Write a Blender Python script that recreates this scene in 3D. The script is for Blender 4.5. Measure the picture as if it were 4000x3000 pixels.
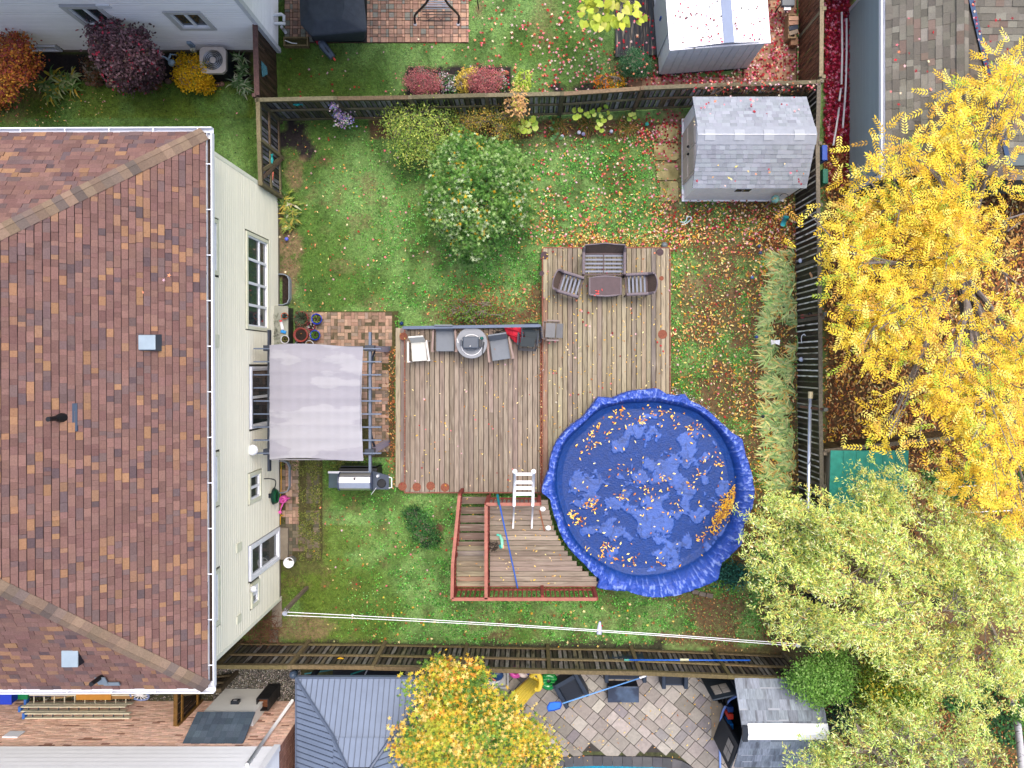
import bpy, math, random
import numpy as np
from mathutils import Vector, Matrix
random.seed(7); RS = np.random.RandomState(11)
for o in list(bpy.data.objects): bpy.data.objects.remove(o)
SC = bpy.context.scene; COL = SC.collection
PI = math.pi
# ---------------------------------------------------------------- camera (drone looking straight down)
F = 2750.0; H = 21.5; CX = 2070.0; CY = 1420.0
cam = bpy.data.cameras.new('camera'); camo = bpy.data.objects.new('camera', cam); COL.objects.link(camo)
camo.location = (0, 0, H); cam.sensor_width = 36; cam.lens = F/4000*36
cam.shift_x = (2000-CX)/4000; cam.shift_y = (CY-1500)/4000
cam.clip_start = 0.1; cam.clip_end = 600
SC.camera = camo
# ---------------------------------------------------------------- overcast daylight
SUN_EL = math.radians(70); SUN_AZ = math.radians(25)       # azimuth from +Y towards +X
w = bpy.data.worlds.new('World'); SC.world = w; w.use_nodes = True
nt = w.node_tree; nt.nodes.clear()
sky = nt.nodes.new('ShaderNodeTexSky'); sky.sky_type = 'NISHITA'; sky.sun_disc = False
sky.sun_elevation = SUN_EL; sky.sun_rotation = SUN_AZ; sky.air_density = 1.0; sky.dust_density = 5.0; sky.ozone_density = 1.0
bg = nt.nodes.new('ShaderNodeBackground'); bg.inputs[1].default_value = 0.15
wo = nt.nodes.new('ShaderNodeOutputWorld')
nt.links.new(sky.outputs[0], bg.inputs[0]); nt.links.new(bg.outputs[0], wo.inputs[0])
sl = bpy.data.lights.new('sun', 'SUN'); sl.energy = 0.95; sl.angle = math.radians(40); sl.color = (1, .95, .87)
so = bpy.data.objects.new('sun', sl); COL.objects.link(so)
sd = Vector((math.sin(SUN_AZ)*math.cos(SUN_EL), math.cos(SUN_AZ)*math.cos(SUN_EL), math.sin(SUN_EL)))
so.rotation_euler = sd.to_track_quat('Z', 'Y').to_euler(); so.location = sd*50
SC.view_settings.view_transform = 'Standard'; SC.view_settings.look = 'None'
SC.view_settings.exposure = 1.28; SC.view_settings.gamma = 1; SC.view_settings.use_curve_mapping = False
SC.render.engine = 'CYCLES'
# ---------------------------------------------------------------- helpers
def W(x, y, z=0.0):
    "point of the place seen at photo pixel x,y when it stands z metres above the ground"
    k = (H-z)/F; return Vector(((x-CX)*k, (CY-y)*k, z))
def c(r, g, b, k=.56):
    l = lambda u: (u/255/12.92 if u/255 <= .04045 else ((u/255+.055)/1.055)**2.4)*k
    return (l(r), l(g), l(b), 1)
def M(name, col=None, src=None, rough=.8, var=.15, scale=6, stretch=(1, 1, 1), bump=0, bscale=60, metal=0, spec=.3, transl=0, col2=None, c2scale=3, lo=.45, hi=.6, coat=0, glass=0, c3=None, c3scale=1, l3=.55, h3=.7):
    m = bpy.data.materials.new(name); m.use_nodes = True; t = m.node_tree; N = t.nodes; L = t.links
    b = N['Principled BSDF']; out = N['Material Output']
    b.inputs['Roughness'].default_value = rough; b.inputs['Metallic'].default_value = metal
    b.inputs['Specular IOR Level'].default_value = spec; b.inputs['Coat Weight'].default_value = coat
    if glass: b.inputs['Transmission Weight'].default_value = glass
    geo = N.new('ShaderNodeNewGeometry'); oi = N.new('ShaderNodeObjectInfo')
    off = N.new('ShaderNodeMath'); off.operation = 'MULTIPLY'; off.inputs[1].default_value = 53.0; L.new(oi.outputs['Random'], off.inputs[0])
    ad = N.new('ShaderNodeVectorMath'); ad.operation = 'ADD'; L.new(geo.outputs['Position'], ad.inputs[0])
    if src == 'obj': L.new(off.outputs[0], ad.inputs[1])
    mp = N.new('ShaderNodeVectorMath'); mp.operation = 'MULTIPLY'; mp.inputs[1].default_value = stretch; L.new(ad.outputs[0], mp.inputs[0])
    if src == 'obj': base = oi.outputs['Color']
    elif src == 'attr':
        a = N.new('ShaderNodeAttribute'); a.attribute_name = 'Col'; base = a.outputs['Color']
    else:
        r = N.new('ShaderNodeRGB'); r.outputs[0].default_value = col; base = r.outputs[0]
    def layer(base, colr, sc, lo_, hi_):
        n = N.new('ShaderNodeTexNoise'); n.inputs['Scale'].default_value = sc; n.inputs['Detail'].default_value = 5; L.new(mp.outputs[0], n.inputs['Vector'])
        mr = N.new('ShaderNodeMapRange'); mr.inputs[1].default_value = lo_; mr.inputs[2].default_value = hi_; L.new(n.outputs[0], mr.inputs[0])
        mx = N.new('ShaderNodeMix'); mx.data_type = 'RGBA'; L.new(mr.outputs[0], mx.inputs[0]); L.new(base, mx.inputs[6]); mx.inputs[7].default_value = colr
        return mx.outputs[2]
    if col2: base = layer(base, col2, c2scale, lo, hi)
    if c3: base = layer(base, c3, c3scale, l3, h3)
    if var:
        n = N.new('ShaderNodeTexNoise'); n.inputs['Scale'].default_value = scale; n.inputs['Detail'].default_value = 6; n.inputs['Roughness'].default_value = .65; L.new(mp.outputs[0], n.inputs['Vector'])
        mr = N.new('ShaderNodeMapRange'); mr.inputs[1].default_value = .3; mr.inputs[2].default_value = .7; mr.inputs[3].default_value = 1-var; mr.inputs[4].default_value = 1+var; L.new(n.outputs[0], mr.inputs[0])
        mx = N.new('ShaderNodeVectorMath'); mx.operation = 'SCALE'; L.new(base, mx.inputs[0]); L.new(mr.outputs[0], mx.inputs['Scale']); base = mx.outputs[0]
    L.new(base, b.inputs['Base Color'])
    if bump:
        n = N.new('ShaderNodeTexNoise'); n.inputs['Scale'].default_value = bscale; n.inputs['Detail'].default_value = 4; L.new(mp.outputs[0], n.inputs['Vector'])
        bp = N.new('ShaderNodeBump'); bp.inputs['Strength'].default_value = bump; bp.inputs['Distance'].default_value = .02; L.new(n.outputs[0], bp.inputs['Height']); L.new(bp.outputs[0], b.inputs['Normal'])
    if transl:
        tr = N.new('ShaderNodeBsdfTranslucent'); L.new(base, tr.inputs[0]); ms = N.new('ShaderNodeMixShader'); ms.inputs[0].default_value = transl
        L.new(b.outputs[0], ms.inputs[1]); L.new(tr.outputs[0], ms.inputs[2]); L.new(ms.outputs[0], out.inputs[0])
    m.diffuse_color = col or (.5, .5, .5, 1)
    return m
def tag(o, label=None, cat=None, group=None, kind=None):
    if label: o['label'] = label
    if cat: o['category'] = cat
    if group: o['group'] = group
    if kind: o['kind'] = kind
    return o
def thing(name, label, cat, loc=(0, 0, 0), rz=0, group=None):
    o = bpy.data.objects.new(name, None); COL.objects.link(o); o.location = loc; o.rotation_euler = (0, 0, rz)
    o.empty_display_size = .2
    return tag(o, label, cat, group)
def rootloc(p):
    while p.parent: p = p.parent
    return Vector(p.location)
def copy_tree(o, parent=None):
    n = o.copy(); COL.objects.link(n)
    if parent: n.parent = parent
    for ch in list(o.children): copy_tree(ch, n)
    return n
class MB:
    def __init__(s): s.v = []; s.f = []
    def add(s, vs, fs):
        k = len(s.v); s.v += [tuple(p) for p in vs]; s.f += [tuple(i+k for i in f) for f in fs]; return s
    def box(s, x, y, z, sx, sy, sz, rz=0, rx=0, ry=0):
        "centre x,y and BOTTOM z"
        R = Matrix.Rotation(rz, 3, 'Z') @ Matrix.Rotation(ry, 3, 'Y') @ Matrix.Rotation(rx, 3, 'X'); C = Vector((x, y, z+sz/2))
        vs = [C+R @ Vector((a*sx/2, b*sy/2, d*sz/2)) for d in (-1, 1) for b in (-1, 1) for a in (-1, 1)]
        return s.add(vs, [(0, 2, 3, 1), (4, 5, 7, 6), (0, 1, 5, 4), (2, 6, 7, 3), (1, 3, 7, 5), (0, 4, 6, 2)])
    def ob(s, o, U, V, N):
        o, U, V, N = map(Vector, (o, U, V, N))
        vs = [o, o+U, o+U+V, o+V, o+N, o+U+N, o+U+V+N, o+V+N]
        return s.add(vs, [(0, 3, 2, 1), (4, 5, 6, 7), (0, 1, 5, 4), (1, 2, 6, 5), (2, 3, 7, 6), (3, 0, 4, 7)])
    def bar(s, p, q, w, h, up=(0, 0, 1)):
        p = Vector(p); q = Vector(q); d = (q-p).normalized(); u = Vector(up)
        sd_ = d.cross(u)
        if sd_.length < 1e-4: sd_ = Vector((1, 0, 0))
        sd_.normalize(); u = sd_.cross(d).normalized()
        return s.ob(p-sd_*w/2-u*h/2, sd_*w, u*h, q-p)
    def tube(s, pts, r, n=8, cap=True):
        pts = [Vector(p) for p in pts]; rr = r if isinstance(r, (list, tuple)) else [r]*len(pts); k = len(s.v); ref = Vector((0, 0, 1))
        for i, p in enumerate(pts):
            d = (pts[min(i+1, len(pts)-1)]-pts[max(i-1, 0)]).normalized()
            a = d.cross(ref)
            if a.length < .05: a = d.cross(Vector((1, 0, 0)))
            a.normalize(); b = d.cross(a)
            for j in range(n):
                t = 2*PI*j/n; s.v.append(tuple(p+(a*math.cos(t)+b*math.sin(t))*rr[i]))
        for i in range(len(pts)-1):
            for j in range(n): s.f.append((k+i*n+j, k+i*n+(j+1) % n, k+(i+1)*n+(j+1) % n, k+(i+1)*n+j))
        if cap: s.f.append(tuple(k+j for j in range(n))); s.f.append(tuple(k+(len(pts)-1)*n+n-1-j for j in range(n)))
        return s
    def lathe(s, prof, n=20, c=(0, 0, 0), sx=1, sy=1):
        k = len(s.v)
        for r, z in prof:
            for j in range(n):
                t = 2*PI*j/n; s.v.append((c[0]+r*math.cos(t)*sx, c[1]+r*math.sin(t)*sy, c[2]+z))
        m = len(prof)
        for i in range(m-1):
            for j in range(n): s.f.append((k+i*n+j, k+i*n+(j+1) % n, k+(i+1)*n+(j+1) % n, k+(i+1)*n+j))
        s.f.append(tuple(k+n-1-j for j in range(n))); s.f.append(tuple(k+(m-1)*n+j for j in range(n)))
        return s
    def prism(s, poly, z0, z1):
        n = len(poly); area = sum(poly[i][0]*poly[(i+1) % n][1]-poly[(i+1) % n][0]*poly[i][1] for i in range(n))
        if area < 0: poly = poly[::-1]
        vs = [(p[0], p[1], z0) for p in poly]+[(p[0], p[1], z1) for p in poly]
        return s.add(vs, [tuple(range(n-1, -1, -1)), tuple(range(n, 2*n))]+[(i, (i+1) % n, n+(i+1) % n, n+i) for i in range(n)])
    def sph(s, x, y, z, r, sz=1, n=12, m=7, sx=1, sy=1):
        return s.lathe([(r*math.sin(PI*(i+.02)/(m+.04)), -r*sz*math.cos(PI*(i+.02)/(m+.04))) for i in range(m+1)], n, (x, y, z), sx, sy)
    def build(s, name, mat, parent=None, smooth=False, color=None, loc=None, bevel=0):
        me = bpy.data.meshes.new(name); o = bpy.data.objects.new(name, me); COL.objects.link(o)
        if parent is not None: L_ = rootloc(parent); o.parent = parent
        else:
            a = np.array(s.v); L_ = Vector(loc) if loc is not None else Vector(((a[:, 0].min()+a[:, 0].max())/2, (a[:, 1].min()+a[:, 1].max())/2, a[:, 2].min())); o.location = L_
        me.from_pydata([(p[0]-L_.x, p[1]-L_.y, p[2]-L_.z) for p in s.v], [], s.f); me.materials.append(mat)
        if smooth:
            for p in me.polygons: p.use_smooth = True
        if color: o.color = color
        if bevel:
            bv = o.modifiers.new('bevel', 'BEVEL'); bv.width = bevel; bv.segments = 2; bv.limit_method = 'ANGLE'
        return o
CUBE = {}
def cube(mat):
    if mat.name not in CUBE:
        mb = MB().ob((0, 0, 0), (1, 0, 0), (0, 1, 0), (0, 0, 1)); me = bpy.data.meshes.new('block'); me.from_pydata(mb.v, [], mb.f); me.materials.append(mat); CUBE[mat.name] = me
    return CUBE[mat.name]
def piece(name, mat, parent, o, U, V, N, color, mesh=None):
    "one box-shaped piece (board, brick, tile) sharing mesh data; o corner, U V N edge vectors"
    ob = bpy.data.objects.new(name, mesh or cube(mat)); COL.objects.link(ob); ob.parent = parent
    o = Vector(o)-rootloc(parent); U, V, N = map(Vector, (U, V, N))
    V0, N0 = V.copy(), N.copy(); vs = sorted([U, V, N], key=lambda q: -q.length); a_ = vs[0]; an_ = a_.normalized(); lb, lc = vs[1].length, vs[2].length
    b_ = vs[1]-an_*vs[1].dot(an_); b_ = b_.normalized(); c_ = vs[2]-an_*vs[2].dot(an_)-b_*vs[2].dot(b_); c_ = c_.normalized()
    U, V, N = a_, b_*lb, c_*lc
    if mesh: U, V, N = (lambda a, b, d: (a, b.normalized()*V0.length, d.normalized()*N0.length))(a_, V0-an_*V0.dot(an_), N0-an_*N0.dot(an_)-(V0-an_*V0.dot(an_)).normalized()*N0.dot((V0-an_*V0.dot(an_)).normalized()))
    elif U.cross(V).dot(N) < 0: U, V = V, U
    m = Matrix(((U.x, V.x, N.x, o.x), (U.y, V.y, N.y, o.y), (U.z, V.z, N.z, o.z), (0, 0, 0, 1))); ob.matrix_local = m
    ob.color = color; return ob
def pick(pal):
    t = random.random()*sum(p[1] for p in pal)
    for cc, wt in pal:
        t -= wt
        if t <= 0: break
    k = random.uniform(.85, 1.15); return (cc[0]*k, cc[1]*k*random.uniform(.97, 1.03), cc[2]*k, 1)
def colmesh(name, V, Fc, C, mat, parent=None, kind=None, smooth=False):
    "V (n,3), Fc (m,k) faces, C (n,4) colours"
    me = bpy.data.meshes.new(name); o = bpy.data.objects.new(name, me); COL.objects.link(o)
    if parent is not None: o.parent = parent; V = V-np.array(rootloc(parent))
    n, m, k = len(V), len(Fc), Fc.shape[1]
    me.vertices.add(n); me.vertices.foreach_set('co', V.astype(np.float32).ravel())
    me.loops.add(m*k); me.loops.foreach_set('vertex_index', Fc.astype(np.int32).ravel())
    me.polygons.add(m); me.polygons.foreach_set('loop_start', (np.arange(m)*k).astype(np.int32))
    try: me.polygons.foreach_set('loop_total', np.full(m, k, np.int32))
    except Exception: pass
    me.update(calc_edges=True)
    if C is not None:
        a = me.color_attributes.new('Col', 'FLOAT_COLOR', 'POINT'); a.data.foreach_set('color', C.astype(np.float32).ravel())
    me.materials.append(mat)
    me.polygons.foreach_set('use_smooth', np.full(m, bool(smooth)))
    if kind: o['kind'] = kind
    return o
def tiles(lst, name, parent, m_obj, m_attr, limit=300, stuff='rest'):
    "lst of (o,U,V,N,color): the largest 'limit' become parts, the rest one stuff part"
    def size(t):
        return -(Vector(t[1]).length*Vector(t[2]).length)/(H-t[0][2])**2 if inframe(t[0]) else 0
    lst = sorted(lst, key=size)
    for t in lst[:limit]: piece(name, m_obj, parent, *t)
    rest = lst[limit:]
    if rest:
        V = []; Fc = []; C = []
        for o, U, Vv, N, col in rest:
            o, U, Vv, N = map(Vector, (o, U, Vv, N)); k = len(V)
            V += [o, o+U, o+U+Vv, o+Vv, o+N, o+U+N, o+U+Vv+N, o+Vv+N]; C += [col]*8
            Fc += [(k+4, k+5, k+6, k+7), (k, k+1, k+5, k+4), (k+1, k+2, k+6, k+5), (k+2, k+3, k+7, k+6), (k+3, k, k+4, k+7)]
        colmesh(stuff, np.array([tuple(q) for q in V]), np.array(Fc), np.array(C), m_attr, parent, 'stuff')
def inframe(p):
    k = F/(H-p[2]); x = CX+p[0]*k; y = CY-p[1]*k; return -40 < x < 4040 and -40 < y < 3040
# numpy noise
_lat = RS.rand(8, 64, 64)
def vn(x, y, s=1.0, seed=0):
    x = np.asarray(x)/s+seed*7.3; y = np.asarray(y)/s+seed*3.1; xi = np.floor(x).astype(int); yi = np.floor(y).astype(int); fx = x-xi; fy = y-yi
    fx = fx*fx*(3-2*fx); fy = fy*fy*(3-2*fy); g = _lat[seed % 8]
    a = g[yi % 64, xi % 64]; b = g[yi % 64, (xi+1) % 64]; d = g[(yi+1) % 64, xi % 64]; e = g[(yi+1) % 64, (xi+1) % 64]
    return (a*(1-fx)+b*fx)*(1-fy)+(d*(1-fx)+e*fx)*fy
def fbm(x, y, s=1.0, seed=0): return (vn(x, y, s, seed)+.5*vn(x, y, s/2, seed+1)+.25*vn(x, y, s/4, seed+2)+.12*vn(x, y, s/8, seed+3))/1.87
def inpoly(x, y, poly):
    x = np.asarray(x); y = np.asarray(y); r = np.zeros(x.shape, bool); n = len(poly); j = n-1
    for i in range(n):
        xi, yi = poly[i]; xj, yj = poly[j]
        if yi != yj: r ^= ((yi > y) != (yj > y)) & (x < (xj-xi)*(y-yi)/(yj-yi)+xi)
        j = i
    return r
def rot(yaw, pitch, roll):
    cy, sy, cp, sp, cr, sr = np.cos(yaw), np.sin(yaw), np.cos(pitch), np.sin(pitch), np.cos(roll), np.sin(roll)
    R = np.empty(yaw.shape+(3, 3))
    # Rz(yaw) @ Rx(pitch) @ Ry(roll), leaf runs along +Y
    R[..., 0, 0] = cy*cr-sy*sp*sr; R[..., 0, 1] = -sy*cp; R[..., 0, 2] = cy*sr+sy*sp*cr
    R[..., 1, 0] = sy*cr+cy*sp*sr; R[..., 1, 1] = cy*cp; R[..., 1, 2] = sy*sr-cy*sp*cr
    R[..., 2, 0] = -cp*sr; R[..., 2, 1] = sp; R[..., 2, 2] = cp*cr
    return R
T_LEAF = (np.array([(0, 0, 0), (.5, .45, .06), (0, 1, 0), (-.5, .45, .06)], float), np.array([(0, 1, 2), (0, 2, 3)]))
T_BLADE = (np.array([(-.5, 0, 0), (.5, 0, 0), (0, 1, .0)], float), np.array([(0, 1, 2)]))
T_OVAL = (np.array([(0, 0, 0), (.42, .2, .05), (.5, .55, .07), (.2, .9, .03), (0, 1.05, -.02), (-.2, .9, .03), (-.5, .55, .07), (-.42, .2, .05)], float), np.array([(0, 1, 2), (0, 2, 3), (0, 3, 4), (0, 4, 5), (0, 5, 6), (0, 6, 7)]))
_st = [(0, 0, .05)]
for i in range(10):
    a = PI*2*i/10+PI/2; r = .55 if i % 2 == 0 else .2
    if i == 5: r = .12
    _st.append((math.cos(a)*r, math.sin(a)*r, -.03 if i % 2 == 0 else 0))
T_STAR = (np.array(_st, float), np.array([(0, i+1, (i+1) % 10+1) for i in range(10)]))
def scatter(name, tpl, pos, R, ln, wd, C, mat, parent=None, kind=None):
    C = np.array(C, float); C[:, :3] = np.clip(C[:, :3]*{'foliage': 1.3, 'grass_blade': 1.3, 'fallen_leaf': 1.2}.get(mat.name, 1), 0, .9)
    tv, tf = tpl; N = len(pos); K = len(tv)
    sc = np.stack([wd, ln, ln], 1)
    V = np.einsum('nij,nkj->nki', R, tv[None]*sc[:, None, :])+pos[:, None, :]
    Fc = (tf[None]+(np.arange(N)*K)[:, None, None]).reshape(-1, tf.shape[1])
    return colmesh(name, V.reshape(-1, 3), Fc, np.repeat(C, K, 0), mat, parent, kind)
def pcol(n, pal, jit=.15, rs=RS):
    wts = np.array([p[1] for p in pal], float); idx = rs.choice(len(pal), n, p=wts/wts.sum()); a = np.array([p[0] for p in pal])[idx]
    k = 1+jit*rs.randn(n, 1); a = a.copy(); a[:, :3] = np.clip(a[:, :3]*k*(1+.06*rs.randn(n, 3)), 0, 1); return a
# ---------------------------------------------------------------- materials
m_fol = M('foliage', src='attr', rough=.55, var=0, transl=.42, spec=.35)
m_dry = M('fallen_leaf', src='attr', rough=.8, var=0, spec=.2)
m_grass = M('grass_blade', src='attr', rough=.8, var=0, spec=.15, transl=.15)
m_bark = M('bark', c(150, 138, 125), rough=.9, var=.3, scale=14, bump=.3)
m_wood = M('weathered_wood', src='obj', rough=.85, var=.32, scale=4, stretch=(4, 4, 1), bump=.25, bscale=12)
m_woodNS = M('deck_wood_long', src='obj', rough=.8, var=.2, scale=1.6, stretch=(16, 1.5, 1), bump=.2, bscale=3, col2=c(104, 90, 76), c2scale=1.1, lo=.52, hi=.8, c3=c(190, 178, 160), c3scale=.9, l3=.56, h3=.8)
m_woodEW = M('deck_wood_cross', src='obj', rough=.8, var=.2, scale=1.6, stretch=(1.5, 16, 1), bump=.2, bscale=3, col2=c(104, 90, 76), c2scale=1.1, lo=.52, hi=.8, c3=c(190, 178, 160), c3scale=.9, l3=.56, h3=.8)
m_picket = M('picket_wood', src='obj', rough=.55, var=.5, scale=2.2, stretch=(7, 7, 1.6), bump=.3, bscale=4, col2=c(30, 26, 24), c2scale=1.6, lo=.5, hi=.72)
m_metal_w = M('white_painted_metal', c(235, 236, 240, .8), rough=.35, var=.03)
m_white = M('white_plastic', c(236, 236, 238, .85), rough=.4, var=.04, scale=2)
m_black = M('black_plastic', c(28, 30, 34), rough=.45, var=.2)
m_dark = M('dark_painted_metal', c(40, 46, 56), rough=.4, var=.15)
m_steel = M('brushed_steel', c(205, 205, 208, .9), rough=.3, metal=.85, var=.05)
m_glass = M('window_glass', c(60, 72, 78), rough=.06, var=.5, scale=2.2, spec=.8)
m_soil = M('potting_soil', c(50, 38, 32), rough=.95, var=.5, scale=25, bump=.6, bscale=40)
m_terra = M('terracotta', c(170, 85, 62), rough=.75, var=.12)
m_blueglaze = M('blue_glaze', c(35, 65, 190), rough=.2, var=.15, coat=.4)
m_obj = M('painted_piece', src='obj', rough=.6, var=.1)
m_attr = M('painted_stuff', src='attr', rough=.6, var=.1)
m_stone = M('stone_piece', src='obj', rough=.85, var=.16, scale=9, bump=.25, bscale=50)
m_stone_a = M('stone_stuff', src='attr', rough=.85, var=.16, scale=9, bump=.25, bscale=50)
m_shing = M('asphalt_shingle', src='obj', rough=.95, var=.16, scale=30, bump=.3, bscale=150, spec=.1)
m_shing_a = M('asphalt_shingle_stuff', src='attr', rough=.95, var=.16, scale=30, bump=.3, bscale=150, spec=.1)
def paint(name, rgb, rough=.5, k=.7, **kw): return M(name, c(*rgb, k), rough=rough, var=kw.pop('var', .08), **kw)
# ---------------------------------------------------------------- ground sheet and lawns
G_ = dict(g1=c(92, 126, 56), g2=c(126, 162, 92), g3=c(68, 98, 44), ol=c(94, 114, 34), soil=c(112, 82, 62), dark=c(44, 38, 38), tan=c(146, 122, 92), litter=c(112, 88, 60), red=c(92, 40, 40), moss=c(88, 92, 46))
def ell(x, y, cx, cy, rx, ry, edge=.4, nz=.9):
    d = np.sqrt(((x-cx)/rx)**2+((y-cy)/ry)**2)+(fbm(x, y, 60, 3)-.5)*nz*1.6; return np.clip((1.1-d)/edge, 0, 1)
def rct(x, y, x0, y0, x1, y1, s=14):
    n = (fbm(x, y, 40, 5)-.5)*s*2.5; d = np.minimum(np.minimum(x-x0, x1-x), np.minimum(y-y0, y1-y))+n; return np.clip(d/s+.5, 0, 1)
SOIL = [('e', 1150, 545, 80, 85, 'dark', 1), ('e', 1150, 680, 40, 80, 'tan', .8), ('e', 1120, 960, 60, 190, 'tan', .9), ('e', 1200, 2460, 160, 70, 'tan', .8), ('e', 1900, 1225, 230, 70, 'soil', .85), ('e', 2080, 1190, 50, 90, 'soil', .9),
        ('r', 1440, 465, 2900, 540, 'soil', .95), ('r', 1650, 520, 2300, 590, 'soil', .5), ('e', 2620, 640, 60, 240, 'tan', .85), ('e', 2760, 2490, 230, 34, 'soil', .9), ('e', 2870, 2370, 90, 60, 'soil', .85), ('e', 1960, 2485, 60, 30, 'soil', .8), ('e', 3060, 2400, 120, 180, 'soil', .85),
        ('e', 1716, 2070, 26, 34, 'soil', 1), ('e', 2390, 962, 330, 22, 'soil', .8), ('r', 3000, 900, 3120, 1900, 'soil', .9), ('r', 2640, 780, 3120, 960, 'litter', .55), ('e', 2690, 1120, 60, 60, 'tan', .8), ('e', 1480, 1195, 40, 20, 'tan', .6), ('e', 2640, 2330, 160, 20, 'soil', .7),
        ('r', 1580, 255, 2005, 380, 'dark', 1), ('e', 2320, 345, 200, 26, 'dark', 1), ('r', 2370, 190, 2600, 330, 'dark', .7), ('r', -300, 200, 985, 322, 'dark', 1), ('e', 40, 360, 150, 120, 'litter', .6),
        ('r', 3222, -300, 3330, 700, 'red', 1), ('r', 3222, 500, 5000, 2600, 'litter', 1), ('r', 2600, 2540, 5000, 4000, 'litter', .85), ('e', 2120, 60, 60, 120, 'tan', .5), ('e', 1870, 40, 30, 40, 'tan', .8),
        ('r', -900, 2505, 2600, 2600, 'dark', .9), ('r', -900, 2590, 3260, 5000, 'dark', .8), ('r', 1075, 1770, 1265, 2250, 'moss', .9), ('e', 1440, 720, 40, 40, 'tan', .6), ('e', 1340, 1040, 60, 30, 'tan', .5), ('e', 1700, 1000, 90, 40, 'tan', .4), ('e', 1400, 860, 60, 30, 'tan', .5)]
def soilw(x, y):
    s = np.zeros(np.shape(x)); col = np.zeros(np.shape(x)+(3,)); col[:] = G_['soil'][:3]
    for k, a, b, d, e, cn, wt in SOIL:
        m = (ell if k == 'e' else rct)(x, y, a, b, d, e)*wt
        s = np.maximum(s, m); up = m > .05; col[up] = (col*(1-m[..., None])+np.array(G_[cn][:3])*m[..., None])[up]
    rr = np.clip((x-2560)/160, 0, 1)*(y < 2550)*(y > 470)*(x < 3120)*np.clip((fbm(x, y, 70, 2)-.34)/.16, 0, 1)*.9
    s = np.maximum(s, rr); gen = np.clip((fbm(x, y, 55, 6)-.60)/.12, 0, 1)*.55
    s2 = np.maximum(s, gen*(y > 460)*(x > 1085)*(x < 3120))
    return s2, col
def grasscol(x, y):
    n = fbm(x, y, 190, 1)[..., None]; n2 = fbm(x, y, 60, 4)[..., None]
    t = np.clip((n-.35)/.3+(np.clip((x-1350)/700, -.4, .45))[..., None], 0, 1)
    g = np.array(G_['g1'][:3])*(1-t)+np.array(G_['g2'][:3])*t
    t2 = np.clip((n2-.5)/.2, 0, 1)*.6; g = g*(1-t2)+np.array(G_['g3'][:3])*t2
    o = ((y < 460) & (x < 1000)).astype(float); o = np.maximum(o, np.clip((1640-x)/400, 0, 1)*(y > 2050)); o = np.maximum(o, (y < 460)*(x > 1000)*np.clip((1500-x)/300, 0, .8)); o = o[..., None]*.8*np.clip((fbm(x, y, 110, 2)[..., None]-.25)/.2, 0, 1)
    return g*(1-o)+np.array(G_['ol'][:3])*o
def axis(a, b, st): 
    m = np.arange(a, b, st); return np.concatenate([[-26000, -9000, -3000, -900], m, [b, b+700, 7000, 13000, 30000]])
ax = axis(-200, 4200, 16.); ay = axis(-200, 3200, 16.)
gx, gy = np.meshgrid(ax, ay); k0 = H/F
gz = (fbm(gx, gy, 90, 3)-.5)*.03-.02
V = np.stack([(gx-CX)*k0, (CY-gy)*k0, gz], -1).reshape(-1, 3)
# the neighbour's swimming pool is a hole in the ground: push the sheet down there
hole = inpoly(gx, gy, [(2130, 3030), (2200, 2985), (2660, 2990), (2730, 3030), (2760, 3900), (1500, 3900), (1500, 3030)]).ravel(); V[hole, 2] = -1.6
nx, ny = len(ax), len(ay); ii = (np.arange(ny-1)[:, None]*nx+np.arange(nx-1)[None]).ravel()
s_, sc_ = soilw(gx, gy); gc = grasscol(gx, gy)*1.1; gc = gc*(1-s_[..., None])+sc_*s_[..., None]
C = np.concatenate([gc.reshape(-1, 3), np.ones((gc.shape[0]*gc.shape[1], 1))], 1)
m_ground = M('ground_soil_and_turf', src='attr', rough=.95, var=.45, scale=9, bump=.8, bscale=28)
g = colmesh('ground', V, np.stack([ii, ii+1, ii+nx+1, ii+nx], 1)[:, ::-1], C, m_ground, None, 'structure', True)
def excluded(x, y):
    e = (x > 1515) & (x < 2112) & (y > 1290) & (y < 1905) | (x > 2110) & (x < 2600) & (y > 970) & (y < 2000) | (x > 1160) & (x < 1545) & (y > 1215) & (y < 1400) | (x > 1060) & (x < 1535) & (y >= 1360) & (y < 1785) | (x > 1150) & (x < 1525) & (y > 1215) & (y < 1790)
    e |= ((x-2500)**2+(y-1890)**2 < 350**2) | (x > 2600) & (x < 3100) & (y > 420) & (y < 730) | (x > 1110) & (x < 1828) & (y < 168) | (x > 2570) & (x < 2960) & (y < 300) | (x > 2400) & (x < 2575) & (y < 222) | (y > 318) & (y < 340) & (x > 2480) | (x > 2930) & (x < 3115) & (y < 320) | (x > 2450) & (y < 345) & (y > 300) & (x < 3110)
    return e
def visible(x, y):
    a = (x > 1080) & (x < 3118) & (y > 468) & (y < 2520); b = (x > -20) & (x < 1000) & (y > 315) & (y < 760); d = (x > 1098) & (x < 2580) & (y > -10) & (y < 380)
    return a | b | d
n = 560000; px = RS.uniform(-20, 3118, n); py = RS.uniform(-10, 2520, n); s_, _ = soilw(px, py)
keep = visible(px, py) & ~excluded(px, py) & (RS.rand(n) > s_*.97); px, py = px[keep], py[keep]; n = len(px)
pos = np.stack([(px-CX)*k0, (CY-py)*k0, np.full(n, -.01)], 1)
fine = np.clip(1.2-(px-1085)/900, 0, 1)
C = np.concatenate([np.clip(grasscol(px, py)*(1.12+.34*RS.randn(n, 1))*(1+.08*RS.randn(n, 3)), .004, 1), np.ones((n, 1))], 1)
scatter('grass', T_BLADE, pos, rot(RS.uniform(0, 2*PI, n), RS.uniform(.05, .7, n), RS.randn(n)*.3), RS.uniform(.045, .10, n), RS.uniform(.01, .02, n), C, m_grass, None, 'stuff')
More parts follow.
